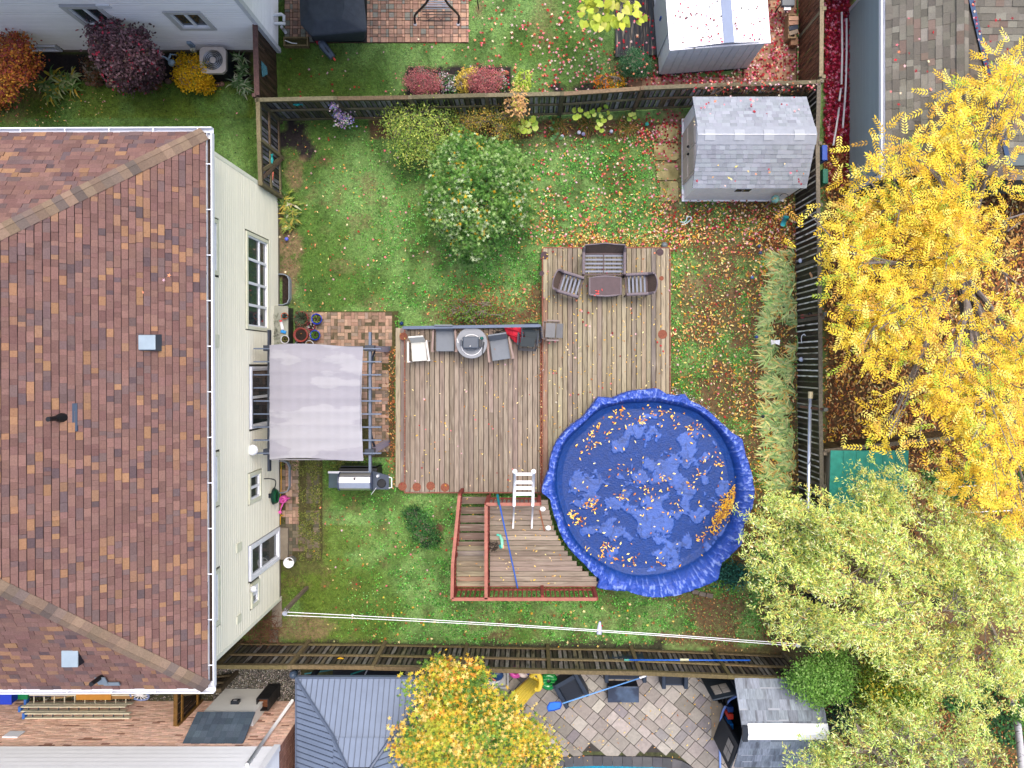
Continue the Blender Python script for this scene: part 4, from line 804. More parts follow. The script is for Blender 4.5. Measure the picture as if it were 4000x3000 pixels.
p, q = W(2800, 2040, 1.1), W(2848, 1975, 1.12); single(MB().bar(p, q, .09, .03), 'wood_plank', m_wood, 'brown plank lying in the heap of yellow leaves on the blue tarpaulin', 'plank', color=c(160, 110, 60))
# leaves on the decks
drop('oval', 330, R4(2115, 965, 2612, 1700), .385, P_YEL, .075, 0, .012); drop('oval', 130, R4(1560, 1285, 2105, 1915), .312, P_YEL, .07, 0, .012); drop('star', 55, R4(2115, 965, 2612, 1640), .39, P_RED, .08, 0, .015); drop('star', 22, R4(1560, 1400, 2105, 1915), .315, P_RED, .07, 0, .012)
drop('oval', 60, R4(1925, 1985, 2200, 2290), 1.165, P_YEL, .075, 0, .012); drop('oval', 10, R4(1790, 1940, 1890, 2290), 1.165, P_YEL, .07, 0, .012); drop('oval', 500, R4(2113, 1330, 2128, 1900), .26, P_BRN, .07, 0, .05)
# ---------------------------------------------------------------- pergola with grey canopy
m_perg = paint('pergola_metal', (110, 122, 142), .5, .62); m_pdark = paint('pergola_dark', (54, 62, 76), .5, .62); m_lil = paint('lilac_post', (170, 160, 176), .6, .62)
pg = thing('pergola', 'free-standing metal pergola with pale grey fabric canopy against the cream house', 'pergola', (-5.8, -1, 0))
zb = 2.25
for x, ys in ((-7.15, (.92, -2.95)), (-4.38, (.86, -2.98))): MB().bar((x, ys[0], zb-.07), (x, ys[1], zb-.07), .06, .14).build('beam', m_perg if x > -5 else m_pdark, pg)
ysr = [1362+51*i for i in range(9)]
for i, yy in enumerate(ysr):
    p = W(1000, yy, zb+.06); MB().bar((-7.52, p.y, zb+.06), (-4.05, p.y, zb+.06), .035, .1).build('rafter', m_perg, pg)
for x in (-7.15, -4.38):
    for y_, lb in ((.42, 1), (-2.42, 0)):
        po = MB().box(x, y_, 0, .15, .15, zb-.14).build('post', m_lil if x > -5 else m_pdark, pg); MB().box(x, y_, 0, .24, .24, .03).build('base_plate', m_pdark, po); MB().box(x, y_, zb-.16, .26, .16, .2).build('beam_bracket', m_pdark, po)
        for s_ in (1, -1):
            if (s_ == 1) == (lb == 1): continue
            MB().tube([(x, y_+s_*.08, zb-.62), (x, y_+s_*.22, zb-.4), (x, y_+s_*.5, zb-.16)], .03, 6).build('brace', m_pdark, po)
nu, nv = 72, 96; x0, x1 = -7.06, -4.52; ya, yb = .50, -2.60; mb = MB()
for j_ in range(nv+1):
    fy = j_/nv; y_ = ya+(yb-ya)*fy; ph = (fy*8.6) % 1.0; sag = -.035*math.sin(PI*ph)
    for i_ in range(nu+1):
        fx = i_/nu; bow = .03*math.cos(fx*PI*2)+.012*math.sin(fx*23+fy*9); edge = .06*math.sin(fy*PI)
        mb.v.append((x0+(x1-x0)*fx+(edge if fx == 0 else 0)*0-(.05*math.sin(fy*PI) if fx > .98 else 0), y_+(.04*math.sin(fx*5) if j_ in (0, nv) else 0), zb+.165+sag*.6+bow*.3+.004*math.sin(fx*61)))
for j_ in range(nv):
    for i_ in range(nu): a = j_*(nu+1)+i_; mb.f.append((a+nu+1, a+nu+2, a+1, a))
m_can = M('canopy_fabric', c(178, 176, 186, .52), rough=.85, var=.05, scale=1.2, stretch=(1, 3, 1), col2=c(186, 185, 192, .55), c2scale=.55, lo=.5, hi=.53, bump=.15, bscale=40, spec=.2)
mb.build('canopy', m_can, pg, True)
MB().ob((-7.05, -2.62, zb-.07), (2.5, 0, 0), (0, .015, 0), (.0, 0, .2)).build('canopy_hem', m_can, pg)
# ---------------------------------------------------------------- resin shed
sh = thing('garden_shed', 'white resin shed with grey shingle-patterned roof and taupe double doors', 'shed', (6.2, 6.2, 0))
m_resin = paint('resin_wall', (242, 240, 242), .5, .92); m_taupe = paint('taupe_door', (198, 184, 174), .6, .9); gy = [(c(158, 164, 175, .6), 3), (c(163, 169, 180, .6), 2), (c(154, 160, 171, .6), 2)]
X0, X1, Y0, Y1 = 4.68, 7.68, 4.98, 7.42
prof = [(4.92, 1.75), (5.96, 2.35), (6.2, 2.44), (6.44, 2.35), (7.48, 1.75)]
MB().add([(x, y_, z_) for x in (X0, X1) for y_, z_ in ((Y0, 0), (Y0, 1.74), (5.96, 2.3), (6.2, 2.38), (6.44, 2.3), (Y1, 1.74), (Y1, 0))], [(0, 1, 2, 3, 4, 5, 6), (13, 12, 11, 10, 9, 8, 7)]+[(i, 7+i, 7+(i+1) % 7, (i+1) % 7) for i in range(7)]).build('wall', m_resin, sh)
m_rs = paint('resin_roof', (160, 166, 178), .6, .6, var=.1); m_rso = M('resin_shingle', src='obj', rough=.6, var=.1, scale=3); m_rsa = M('resin_shingle_stuff', src='attr', rough=.6, var=.1, scale=3)
roofplane(sh, 'roof_panel', Vector((4.56, prof[0][0], prof[0][1])), Vector((7.76, prof[0][0], prof[0][1])), [Vector((7.76, 5.96, 2.35)), Vector((4.56, 5.96, 2.35))], gy, .118, (.1, .24), 150, 5, .008, mo=m_rso, ma=m_rsa, base=m_rs, sheet=.05)
roofplane(sh, 'roof_panel', Vector((7.76, 7.48, 1.75)), Vector((4.56, 7.48, 1.75)), [Vector((4.56, 6.44, 2.35)), Vector((7.76, 6.44, 2.35))], gy, .118, (.1, .24), 150, 6, .008, mo=m_rso, ma=m_rsa, base=m_rs, sheet=.05)
mb = MB(); slab(mb, [(4.54, 5.95, 2.36), (7.78, 5.95, 2.36), (7.78, 6.2, 2.45), (4.54, 6.2, 2.45)], .04); slab(mb, [(4.54, 6.2, 2.45), (7.78, 6.2, 2.45), (7.78, 6.45, 2.36), (4.54, 6.45, 2.36)], .04); rd = mb.build('ridge_panel', m_rs, sh)
m_sky_ = paint('skylight', (182, 188, 198), .5, .56)
for x in (2775, 2890, 3005, 3125):
    p = W(x, 530, 2.46); k = MB(); slab(k, [(p.x-.14, 6.05, 2.412), (p.x+.14, 6.05, 2.412), (p.x+.14, 6.2, 2.466), (p.x-.14, 6.2, 2.466)], .02); slab(k, [(p.x-.14, 6.2, 2.466), (p.x+.14, 6.2, 2.466), (p.x+.14, 6.35, 2.412), (p.x-.14, 6.35, 2.412)], .02); k.build('skylight', m_sky_, rd)
MB().box(6.15, 6.2, 2.452, 3.2, .012, .012).build('ridge_line', m_metal_w, rd)
for y0_, y1_ in ((5.42, 6.19), (6.21, 6.98)): 
    d_ = MB().box(4.66, (y0_+y1_)/2, .08, .04, y1_-y0_, 1.62).build('door', m_taupe, sh); MB().box(4.635, (y0_+y1_)/2, .95, .02, y1_-y0_-.12, .68).build('door_panel', paint('taupe_panel', (188, 174, 164), .6, .85), d_); MB().box(4.635, (y0_+y1_)/2, .16, .02, y1_-y0_-.12, .68).build('door_panel', m_taupe, d_)
    yy = y1_-.1 if y0_ < 6 else y0_+.1; MB().sph(4.6, yy, 1.02, .04).build('handle', m_black, d_)
p = W(2905, 744, 1.4); wn = MB().box(p.x-.02, 4.965, 1.22, .46, .03, .34).build('window', m_resin, sh)
for i in (0, 1):
    for j_ in (0, 1): MB().box(p.x-.13+i*.22, 4.945, 1.255+j_*.145, .2, .015, .125).build('pane', m_glass, wn)
MB().box((X0+X1)/2, 6.2, 0, 3.1, 2.52, .06).build('floor_base', m_resin, sh)
drop('star', 44, R4(2710, 370, 3150, 500), 2.1, P_RED, .085, 0, .0); drop('star', 18, R4(2720, 560, 3140, 725), 2.08, P_RED, .08, 0, .0); drop('oval', 16, R4(2720, 560, 3140, 725), 2.1, P_YEL, .09, 0, .02)
# ---------------------------------------------------------------- white metal shed (top)
rt = math.radians(4.4)
ws = thing('metal_shed', 'white metal shed with blue-grey ridge strip, its roof dotted with red leaves', 'shed', (3.94, 8.81, 0))
mws = paint('white_steel', (230, 230, 236), .45, .86); mwr = paint('white_roof', (244, 244, 250), .4, .86, var=.02)
def wsl(x, y, z): return (3.94+x, 8.81+y, z)
MB().add([wsl(*q) for q in ((0, 0, 0), (2.68, 0, 0), (2.68, 3.2, 0), (0, 3.2, 0), (0, 0, 1.85), (2.68, 0, 1.85), (2.68, 3.2, 1.85), (0, 3.2, 1.85), (1.5, 0, 2.02), (1.5, 3.2, 2.02))], [(0, 1, 5, 8, 4), (1, 2, 6, 5), (2, 3, 7, 9, 6), (3, 0, 4, 7), (4, 8, 9, 7), (5, 6, 9, 8)]).build('wall', mws, ws)
for i in range(7): MB().ob(wsl(.0+i*.222, -.06, 1.88+i*.025), (.218, 0, .0245), (0, 3.3, 0), (0, 0, .012)).build('roof_sheet', mwr, ws)
for i in range(5): MB().ob(wsl(1.56+.0+i*.232, -.06, 2.04-i*.033), (.228, 0, -.0325), (0, 3.3, 0), (0, 0, .012)).build('roof_sheet', mwr, ws)
MB().ob(wsl(1.42, -.075, 2.06), (.28, 0, 0), (0, 3.33, 0), (0, 0, .02)).build('ridge_strip', paint('ridge_strip', (120, 138, 172), .4, .62), ws)
MB().ob(wsl(-.05, -.09, 1.84), (2.82, 0, 0), (0, .04, 0), (0, 0, .06)).build('fascia', mws, ws); MB().ob(wsl(-.05, -.05, 1.84), (.05, 0, 0), (0, 3.3, 0), (0, 0, .05)).build('fascia', mws, ws); MB().ob(wsl(2.72, -.05, 1.84), (.05, 0, 0), (0, 3.3, 0), (0, 0, .05)).build('fascia', mws, ws)
for i in range(12): MB().ob(wsl(.05+i*.22, -.02, .08), (.2, 0, 0), (0, .02, 0), (0, 0, 1.74)).build('wall_rib', mws, ws)
MB().ob(wsl(-.03, .5, .08), (.02, 0, 0), (0, 1.5, 0), (0, 0, 1.7)).build('door', paint('shed_door', (206, 210, 216)), ws); MB().ob(wsl(-.06, 1.22, .9), (.03, 0, 0), (0, .05, 0), (0, 0, .2)).build('handle', paint('blue_handle', (40, 80, 170)), ws)
MB().ob(wsl(-.02, -.03, 0), (2.72, 0, 0), (0, 3.3, 0), (0, 0, .07)).build('base_frame', m_black, ws)
ws.rotation_euler.z = rt
drop('star', 85, [(2630, 0), (2985, 0), (2985, 165), (2630, 190)], 2.06, P_CRIM+[(c(120, 70, 60), 2), (c(90, 86, 84), 2)], .09, 0, .01)
# black deck beside it
bd = thing('black_deck', 'low black-stained boardwalk left of the white metal shed', 'deck', W(2490, 110))
bw = [(c(52, 58, 66), 2), (c(44, 48, 56), 1)]
for i in range(9):
    x = 2404+i*18.6; p = W(x, 222-i*1.0, .12); piece('deck_board', m_woodNS, bd, (p.x, p.y, .085), (.138, 0, 0), (0, 3.0, 0), (0, 0, .035), pick(bw))
MB().box(W(2488, 0).x, 10.9, 0, 1.28, 2.7, .08).build('joist_frame', m_black, bd)
drop('star', 45, R4(2410, 0, 2560, 210), .13, P_RED, .085)
# ---------------------------------------------------------------- north-east house
ne = thing('house', 'grey sided bungalow with taupe shingle roof, top right behind the yellow tree', 'house', (11.5, 8, 0))
m_ne = paint('grey_wall', (96, 108, 110), .6, .62); MB().add([(x, y_, z_) for z_ in (0, 2.84) for x, y_ in ((9.8, 5.25), (17, 5.25), (17, 10.75), (9.8, 10.75))], [(3, 2, 1, 0), (4, 5, 6, 7), (0, 1, 5, 4), (1, 2, 6, 5), (2, 3, 7, 6), (3, 0, 4, 7)]).build('wall_core', m_ne, ne)
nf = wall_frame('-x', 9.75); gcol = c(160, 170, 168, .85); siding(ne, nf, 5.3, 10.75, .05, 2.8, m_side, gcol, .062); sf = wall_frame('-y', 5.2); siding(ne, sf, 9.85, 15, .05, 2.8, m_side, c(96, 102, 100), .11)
MB().ob((9.7, 5.16, 0), (.1, 0, 0), (0, .1, 0), (0, 0, 2.8)).build('corner_trim', m_metal_w, ne); MB().ob((9.7, 10.7, 0), (.1, 0, 0), (0, .1, 0), (0, 0, 2.8)).build('corner_trim', m_metal_w, ne)
NP = [(c(130, 126, 116), 4), (c(142, 138, 128), 3), (c(118, 114, 106), 3), (c(134, 118, 108), 1.2), (c(150, 146, 136), 1)]
roofplane(ne, 'roof_slope', Vector((9.42, 11.6, 2.84)), Vector((9.42, 4.9, 2.84)), [Vector((11.0, 4.9, 3.63)), Vector((11.0, 11.6, 3.63))], NP, .165, (.16, .36), 170, 7)
roofplane(ne, 'roof_slope', Vector((12.86, 4.88, 2.70)), Vector((12.86, 4.92, 2.70)), [Vector((11.02, 9.7, 3.62)), Vector((11.02, 4.9, 3.62))], [(c(112, 104, 96), 3), (c(100, 94, 88), 2)], .165, (.16, .36), 40, 8)
roofplane(ne, 'roof_slope', Vector((12.86, 4.9, 2.7)), Vector((16.5, 4.9, 2.7)), [Vector((16.5, 11.6, 4.02)), Vector((11.0, 11.6, 4.02)), Vector((11.0, 9.8, 3.665))], NP, .165, (.2, .36), 80, 9)
h_ = MB().bar((11.0, 5.6, 3.645), (11.0, 11.6, 3.645), .04, .02).build('ridge_cap', m_deckr, ne); y_ = 5.7
while y_ < 10.3:
    for s_ in (-1, 1): piece('ridge_shingle', m_shing, h_, (11.0, y_, 3.655), (s_*.15, 0, -.07), (0, .19, .012), (0, 0, .012), pick(NP))
    y_ += .17
gutter(ne, (9.42, 4.9, 2.83), (9.42, 11.6, 2.83), (-1, 0, 0), .1, mud=False, brk=50); 
v0, v1 = Vector((11.1, 9.5, 3.68)), Vector((12.05, 7.0, 3.18)); MB().bar(v0, v1+(v1-v0)*.6, .12, .02).build('valley_flashing', paint('valley', (60, 84, 120), .35, .62), ne)
for t in np.linspace(0, 1.2, 40):
    p = v0.lerp(v1, float(t)); LV['star'][0].append(np.array([[p.x+RS.randn()*.03, p.y+RS.randn()*.03, p.z+.03]])); LV['star'][1].append(pcol(1, P_RED, .1)); LV['star'][2].append(np.array([.08]))
drop('star', 26, R4(3460, 20, 3760, 420), 3.35, P_RED, .09, 0, .02); drop('star', 10, R4(3800, 20, 3990, 300), 4.0, P_RED, .09, 0, .02)
sgl = single(MB().box(9.4, 12.3, 0, 1.6, 1.9, 2.3), 'outbuilding', paint('dark_teal_wall', (52, 62, 72)), 'dark slate outbuilding corner at the top edge beyond the leaf-strewn gap', 'building')
# ---------------------------------------------------------------- green roofed shed (right)
gs = thing('garden_shed', 'small shed with teal green metal roof and off-white wall, under the willow', 'shed', (9.4, -3.2, 0))
MB().box(9.42, -3.25, 0, 2.0, 1.5, 1.85).build('wall', paint('offwhite_shed', (226, 214, 186), .6, .72), gs)
mgr = paint('teal_roof', (58, 166, 150), .45, .62, var=.2)
for i in range(6): MB().ob((8.3+i*.36, -4.12, 1.93), (.352, 0, 0), (0, 1.72, .12), (0, 0, .03)).build('roof_sheet', mgr, gs)
MB().ob((8.3, -4.16, 1.84), (2.16, 0, 0), (0, .04, 0), (0, 0, .12)).build('fascia', mgr, gs)
MB().box(8.39, -3.3, 1.0, .03, .4, .5).build('vent_panel', paint('panel_cream', (200, 190, 160)), gs)
# ---------------------------------------------------------------- brick house to the south-west (bottom left)
bh = thing('house', 'pinkish brick house with white siding above, bottom left corner', 'house', (-10, -10.6, 0))
BY = -10.30; BX = -6.74
MB().box(-14.6, -15.4, 0, 15.7, 10.1, 5.2).build('wall_core', paint('mortar', (210, 180, 164), .95, .8, var=.1), bh)
bf = wall_frame('y', BY); L = []; BR = [(c(226, 188, 168, .95), 6), (c(222, 182, 160, .95), 5), (c(232, 196, 176, .95), 4), (c(212, 170, 150, .92), 1.2), (c(166, 122, 104, .8), .3)]
z = .02; r = 0
while z < 2.62:
    x = -16.9+(.11 if r % 2 else 0); run = None
    while x < BX-.02:
        cc = pick(BR) if run is None else run; w_ = min(.212, BX-x)
        if random.random() < .015: run = c(164, 122, 104, .8)
        elif random.random() < .5: run = None
        L.append(((x, BY-.05, z), (w_, 0, 0), (0, 0, .066), (0, .05+random.uniform(0, .006), 0), cc)); x += .221
    z += .0745; r += 1
y = BY-.02; 
while y > -11.6:
    z = .02
    while z < 2.62: L.append(((BX-.05, y-.2, z), (0, .19, 0), (0, 0, .064), (.055, 0, 0), pick([(c(176, 128, 112), 3), (c(158, 112, 98), 2)]))); z += .0745
    y -= .221
V = []; Fc = []; C = []
for o, U, Vv, N, col in L:
    o, U, Vv, N = map(Vector, (o, U, Vv, N)); k = len(V)
    V += [o, o+U, o+U+Vv, o+Vv, o+N, o+U+N, o+U+Vv+N, o+Vv+N]; C += [col]*8; Fc += [(k+4, k+5, k+6, k+7), (k, k+1, k+5, k+4), (k+1, k+2, k+6, k+5), (k+2, k+3, k+7, k+6), (k+3, k, k+4, k+7)]
colmesh('bricks', np.array([tuple(q) for q in V]), np.array(Fc), np.array(C), M('wall_brick', src='attr', rough=.9, var=.12, scale=4, bump=.3), bh, 'stuff')
for i in range(14): 
    z = 2.68+i*.185; k = random.uniform(.98, 1.02); q = c(236, 238, 242, .84)
    piece('siding_board', m_side, bh, (-16.9, BY-.03, z), (-16.9*-1+BX-.1, 0, 0), (0, -.014, .165), (0, .1, .0), (q[0]*k, q[1]*k, q[2]*k, 1)); piece('siding_board', m_side, bh, (BX-.06, BY-.0, z), (0, -2.6, 0), (-.014, 0, .18), (.1, 0, 0), q)
MB().ob((BX-.1, BY-.05, 2.66), (.16, 0, 0), (0, .16, 0), (0, 0, 2.6)).build('corner_trim', m_metal_w, bh)
p = W(20, 2873, 2.1); MB().box(-11.0-3.3, BY+.03, 1.85, .42, .03, .3).build('window', mwf, bh)
mb = MB(); mb.tube([W(1160, 2768, .35), W(1120, 2822, 1.2), W(1050, 2918, 2.6), W(1000, 2986, 3.4)], .045, 8); 
dp = MB().tube([(BX-.45, BY+.1, .2), (BX-.45, BY+.1, 3.6)], .05, 8).build('downpipe', m_white, bh, True)
# bump-out with its steep little roof
MB().box(-7.95-.62, (BY-9.94)/2, 0, 1.42, .37, 1.52).build('bay_core', m_metal_w, bh); bfr = wall_frame('y', -9.93)
for i in range(9): piece('siding_board', m_side, bh, (-9.3, -9.95, .03+i*.165), (1.46, 0, 0), (0, -.01, .145), (0, .03, 0), c(222, 222, 216, .8)); piece('siding_board', m_side, bh, (-7.88, BY, .03+i*.165), (0, .37, 0), (-.01, 0, .16), (.03, 0, 0), c(226, 226, 220, .8))
p = W(875, 2740, .9); vb = MB().box(-8.6, -9.88, .86, .22, .1, .16).build('flue_vent', m_dark, bh); MB().box(-8.6, -9.825, .9, .11, .02, .07).build('vent_opening', m_steel, vb)
m_slt = M('slate_bay', c(88, 102, 116), rough=.7, var=.12, scale=4); sl_ = MB(); slab(sl_, [(-9.42, -9.86, 1.56), (-7.78, -9.86, 1.56), (-7.78, BY+.01, 2.42), (-9.42, BY+.01, 2.42)], .04); bs = sl_.build('bay_roof', m_slt, bh)
for r in range(5):
    for i in range(9):
        o = Vector((-9.4+i*.18, -9.87-r*.088, 1.57+r*.172)); piece('slate', m_shing, bs, o, (.174, 0, 0), (0, -.088, .172), (0, .012, .006), pick([(c(96, 110, 124), 2), (c(84, 98, 112), 2)]))
# ladders hung on the wall
m_alu = paint('ladder_rail', (222, 216, 190), .4, .7); m_aludk = paint('ladder_end', (70, 80, 90))
for k, (x0, x1, z, lb) in enumerate(((110, 520, .28, 'uppermost of the three pale ladders hung on the brick wall, rungs showing'), (88, 495, .72, 'middle pale ladder with blue end caps on the brick wall'), (104, 512, 1.12, 'lowest pale ladder in the picture, nearest the bare bricks'))):
    X0_, X1_ = W(x0, 2740, z).x, W(x1, 2740, z).x; yy = BY+.04; ld = thing('ladder', lb, 'ladder', ((X0_+X1_)/2, yy, z), group='ladders hung on the brick wall')
    for dy in (.03, .30 if k == 0 else .16): MB().box((X0_+X1_)/2, yy+dy, z-.02, X1_-X0_, .028, .11).build('rail', m_alu, ld)
    for i in range(10): x = X0_+.2+i*(X1_-X0_-.4)/9; MB().tube([(x, yy+.03, z+.035), (x, yy+(.30 if k == 0 else .16), z+.035)], .017, 6).build('rung', m_aludk if k else m_alu, ld)
    MB().box(X0_-.03, yy+.09, z-.03, .08, .16, .12).build('end_cap', paint('blue_cap', (60, 110, 190)), ld)
def simplebox(name, label, cat, x0, y0, x1, y1, z0, z1, mat, lid=None, group=None, taper=.92, rim=True):
    a, b = W(x0, y1, z1), W(x1, y0, z1); cx, cy = (a.x+b.x)/2, (a.y+b.y)/2; sx, sy = (b.x-a.x), (b.y-a.y); t = thing(name, label, cat, (cx, cy, z0), group=group)
    vs = [(cx+i*sx/2*k, cy+j_*sy/2*k, z) for z, k in ((z0, taper), (z1-.04, 1)) for i, j_ in ((-1, -1), (1, -1), (1, 1), (-1, 1))]
    MB().add(vs, [(0, 3, 2, 1), (4, 5, 6, 7), (0, 1, 5, 4), (1, 2, 6, 5), (2, 3, 7, 6), (3, 0, 4, 7)]).build('body', mat, t, bevel=.012); MB().box(cx, cy, z1-.04, sx*1.05, sy*1.05, .04).build('lid', lid or mat, t, bevel=.012); return t
simplebox('recycling_bin', 'blue recycling bin half hidden under the brown roof, bottom left', 'bin', -60, 2700, 42, 2752, 0, .75, paint('bin_blue', (40, 70, 200), .45)); simplebox('recycling_bin', 'small green bin between the blue bin and the ladders', 'bin', 56, 2700, 106, 2732, 0, .45, paint('bin_green', (20, 130, 80), .45))
single(MB().ob(W(108, 2718, .3), (1.2, .0, 0), (0, .35, 0), (0, 0, .04)), 'tarp_sheet', paint('dark_blue_sheet', (60, 50, 110)), 'folded dark purple sheet beside the green bin', 'tarp'); 
single(MB().ob(W(300, 2732, .35), (1.05, 0, 0), (0, .4, 0), (0, 0, .04)), 'plywood_board', m_obj, 'orange plywood board lying just below the white gutter', 'board', color=c(212, 148, 62)); single(MB().ob(W(420, 2728, .3), (.8, 0, 0), (0, .3, 0), (0, 0, .04)), 'timber_board', m_obj, 'brown timber board next to the spoked wheel', 'board', color=c(170, 130, 80)); single(MB().ob(W(205, 2730, .25), (.8, .12, 0), (0, .2, 0), (0, 0, .05)), 'canoe_paddle', m_obj, 'tan plank lying aslant above the ladders', 'board', color=c(168, 140, 92))
wq = W(545, 2716, .35); wh = thing('wheel', 'spoked pale wheel leaning under the gutter above the brick wall', 'wheel', tuple(wq))
MB().tube([(wq.x+.27*math.cos(a), wq.y+.2*math.sin(a), wq.z+.12*math.sin(a)) for a in np.linspace(0, 2*PI, 25)], .03, 6).build('tyre', paint('blue_tyre', (130, 150, 200)), wh)
for i in range(6): a = PI*i/6; d = Vector((.26*math.cos(a), .19*math.sin(a), .11*math.sin(a))); MB().tube([wq-d, wq+d], .012, 5).build('spoke', m_white, wh)
# stack of black planters and wooden gate by the bay
blk = thing('planter_box', 'tall black slatted planter with a hollow top beside the white bay', 'planter', (-7.3, -9.75, 0))
a, b = W(1000, 2778, 1.0), W(1050, 2728, 1.0); cx, cy = (a.x+b.x)/2, (a.y+b.y)/2
for sx_, sy_, w_, d_ in ((0, .165, .36, .03), (0, -.165, .36, .03), (.165, 0, .03, .3), (-.165, 0, .03, .3)):
    for k in range(4): MB().box(cx+sx_, cy+sy_, .02+k*.25, w_, d_, .235).build('side_panel', m_black, blk)
MB().box(cx, cy, .5, .3, .3, .32).build('soil', M('orange_soil', c(110, 66, 40), rough=.9, var=.4, scale=20), blk)
g2 = fence('short brown wooden gate and fence stub beside the ladders, under the gutter', [(688, 2838), (690, 2700)], 1.5, 1, wood=[(c(150, 112, 50), 3), (c(128, 94, 44), 2)], pk=[(c(70, 54, 38), 2)], rails=False, cat='gate', name='side_gate')
g3 = fence('dark fence running between the brown gate and the white bay', [(690, 2716), (860, 2700)], 1.2, 1, wood=[(c(96, 84, 62), 3)], pk=[(c(64, 52, 36), 2), (c(84, 70, 50), 1)])
# ---------------------------------------------------------------- metal roofed gazebo
gz = thing('gazebo', 'gazebo with two-tier slate blue metal hip roof, partly under the yellow maple', 'gazebo', (-4.45, -10.6, 0))
m_gz = M('slate_blue_metal', c(112, 126, 150, .72), rough=.5, var=.1, scale=2, metal=.0); m_gzd = paint('gazebo_rib', (88, 100, 122), .45, .62)
gx0, gx1, gy0, gy1, ze = -6.38, -2.45, -12.7, -8.58, 2.28
cx, cy = (gx0+gx1)/2, (gy0+gy1)/2; hx, hy = (gx1-gx0)/2, (gy1-gy0)/2
def tier(cx, cy, hx, hy, z0, tx, ty, z1, par, nm):
    "four sides of standing-seam sheets from the eave rectangle up to the inner rectangle"
    for axis_ in range(4):
        n_ = int((2*(hx if axis_ % 2 == 0 else hy))/.148); 
        for i in range(n_):
            pts = []
            for f, (ox, oy), (ix, iy), zz in ((i/n_, (hx, hy), (tx, ty), 0), ((i+1)/n_, (hx, hy), (tx, ty), 0)):
                s = -1+2*f
                # lower point on eave, upper point: same across-position clipped by hip line
                def pt(a_, lvl):
                    # lvl 0 eave .. 1 inner
                    w0 = ox if axis_ % 2 == 0 else oy; wi = ix if axis_ % 2 == 0 else iy; d0 = oy if axis_ % 2 == 0 else ox; di = iy if axis_ % 2 == 0 else ix
                    across = a_*w0; depth = d0+(di-d0)*lvl
                    return across, depth, z0+(z1-z0)*lvl
                w0 = ox if axis_ % 2 == 0 else oy; wi = ix if axis_ % 2 == 0 else iy
                a_ = s*w0; lv = 1.0 if abs(a_) <= wi else (w0-abs(a_))/(w0-wi)
                pts.append((pt(s, 0), pt(s, lv)))
            q = [pts[0][0], pts[1][0], pts[1][1], pts[0][1]]
            def tw(t):
                a_, d_, z_ = t
                return {0: (cx+a_, cy+d_, z_), 1: (cx+d_, cy-a_, z_), 2: (cx-a_, cy-d_, z_), 3: (cx-d_, cy+a_, z_)}[axis_]
            q = [Vector(tw(t)) for t in q]; cen = sum(q, Vector())/4; q = [p+(cen-p)*.0 for p in q]
            if (q[2]-q[1]).length < .01 and (q[3]-q[0]).length < .01: continue
            uniq = []
            for p in q:
                if all((p-u).length > .004 for u in uniq): uniq.append(p)
            if len(uniq) < 3: continue
            k = MB(); slab(k, uniq, .02); sh_ = k.build('roof_sheet', m_gz, par); e0, e1 = q[0], q[3]
            if (e1-e0).length > .15: MB().bar(e0+Vector((0, 0, .012)), e1+Vector((0, 0, .012)), .014, .03).build('seam', m_gzd, sh_)
    for i, j_ in ((-1, -1), (1, -1), (1, 1), (-1, 1)):
        MB().tube([(cx+i*hx, cy+j_*hy, z0+.03), (cx+i*tx, cy+j_*ty, z1+.03)], .045, 6).build('hip_cap', m_gzd, par)
tier(cx, cy, hx, hy, ze, .66, .7, 2.98, gz, 1); tier(cx, cy, .76, .8, 2.98, .3, .2, 3.3, gz, 2)
for (x, y, sx, sy) in ((cx, gy1, 2*hx, .06), (cx, gy0, 2*hx, .06), (gx0, cy, .06, 2*hy), (gx1, cy, .06, 2*hy)): MB().box(x, y, ze-.1, sx, sy, .11).build('eave_trim', m_gzd, gz)
for i in (-1, 1):
    for j_ in (-1, 1): MB().box(cx+i*(hx-.25), cy+j_*(hy-.25), 0, .12, .12, ze-.08).build('post', m_dark, gz)
MB().box(cx, cy+.2, 0, 3.2, 2.6, .02).build('dark_rug', paint('dark_rug', (34, 38, 48)), gz)
# things glimpsed in the dark gap between the fence and the gazebo
for x0, x1, y0, y1, cc, lb in ((1190, 1300, 2646, 2630, (60, 130, 140), 'teal pole lying in the dark gap between fence and gazebo'), (1370, 1430, 2648, 2628, (40, 150, 150), 'turquoise stick in the gap north of the slate gazebo'), (1425, 1440, 2650, 2620, (200, 204, 214), 'pale grey bar crossing the gap above the gazebo roof')):
    single(MB().tube([W(x0, y0-14, .3), W(x1, y1-14, .35)], .02, 6), 'garden_stake', paint('stake_%d' % x0, cc), lb, 'pole')
bp = W(1149, 2632, .9); o = single(MB().sph(bp.x, bp.y, .95, .125).lathe([(.13, 0), (.135, .03), (.05, .05), (.05, .8), (.1, .82)], 12, (bp.x, bp.y, 0)), 'lamp_post', paint('slate_globe', (74, 92, 116), .35), 'slate blue globe lamp standing on the gravel by the gazebo', 'lamp', smooth=True)
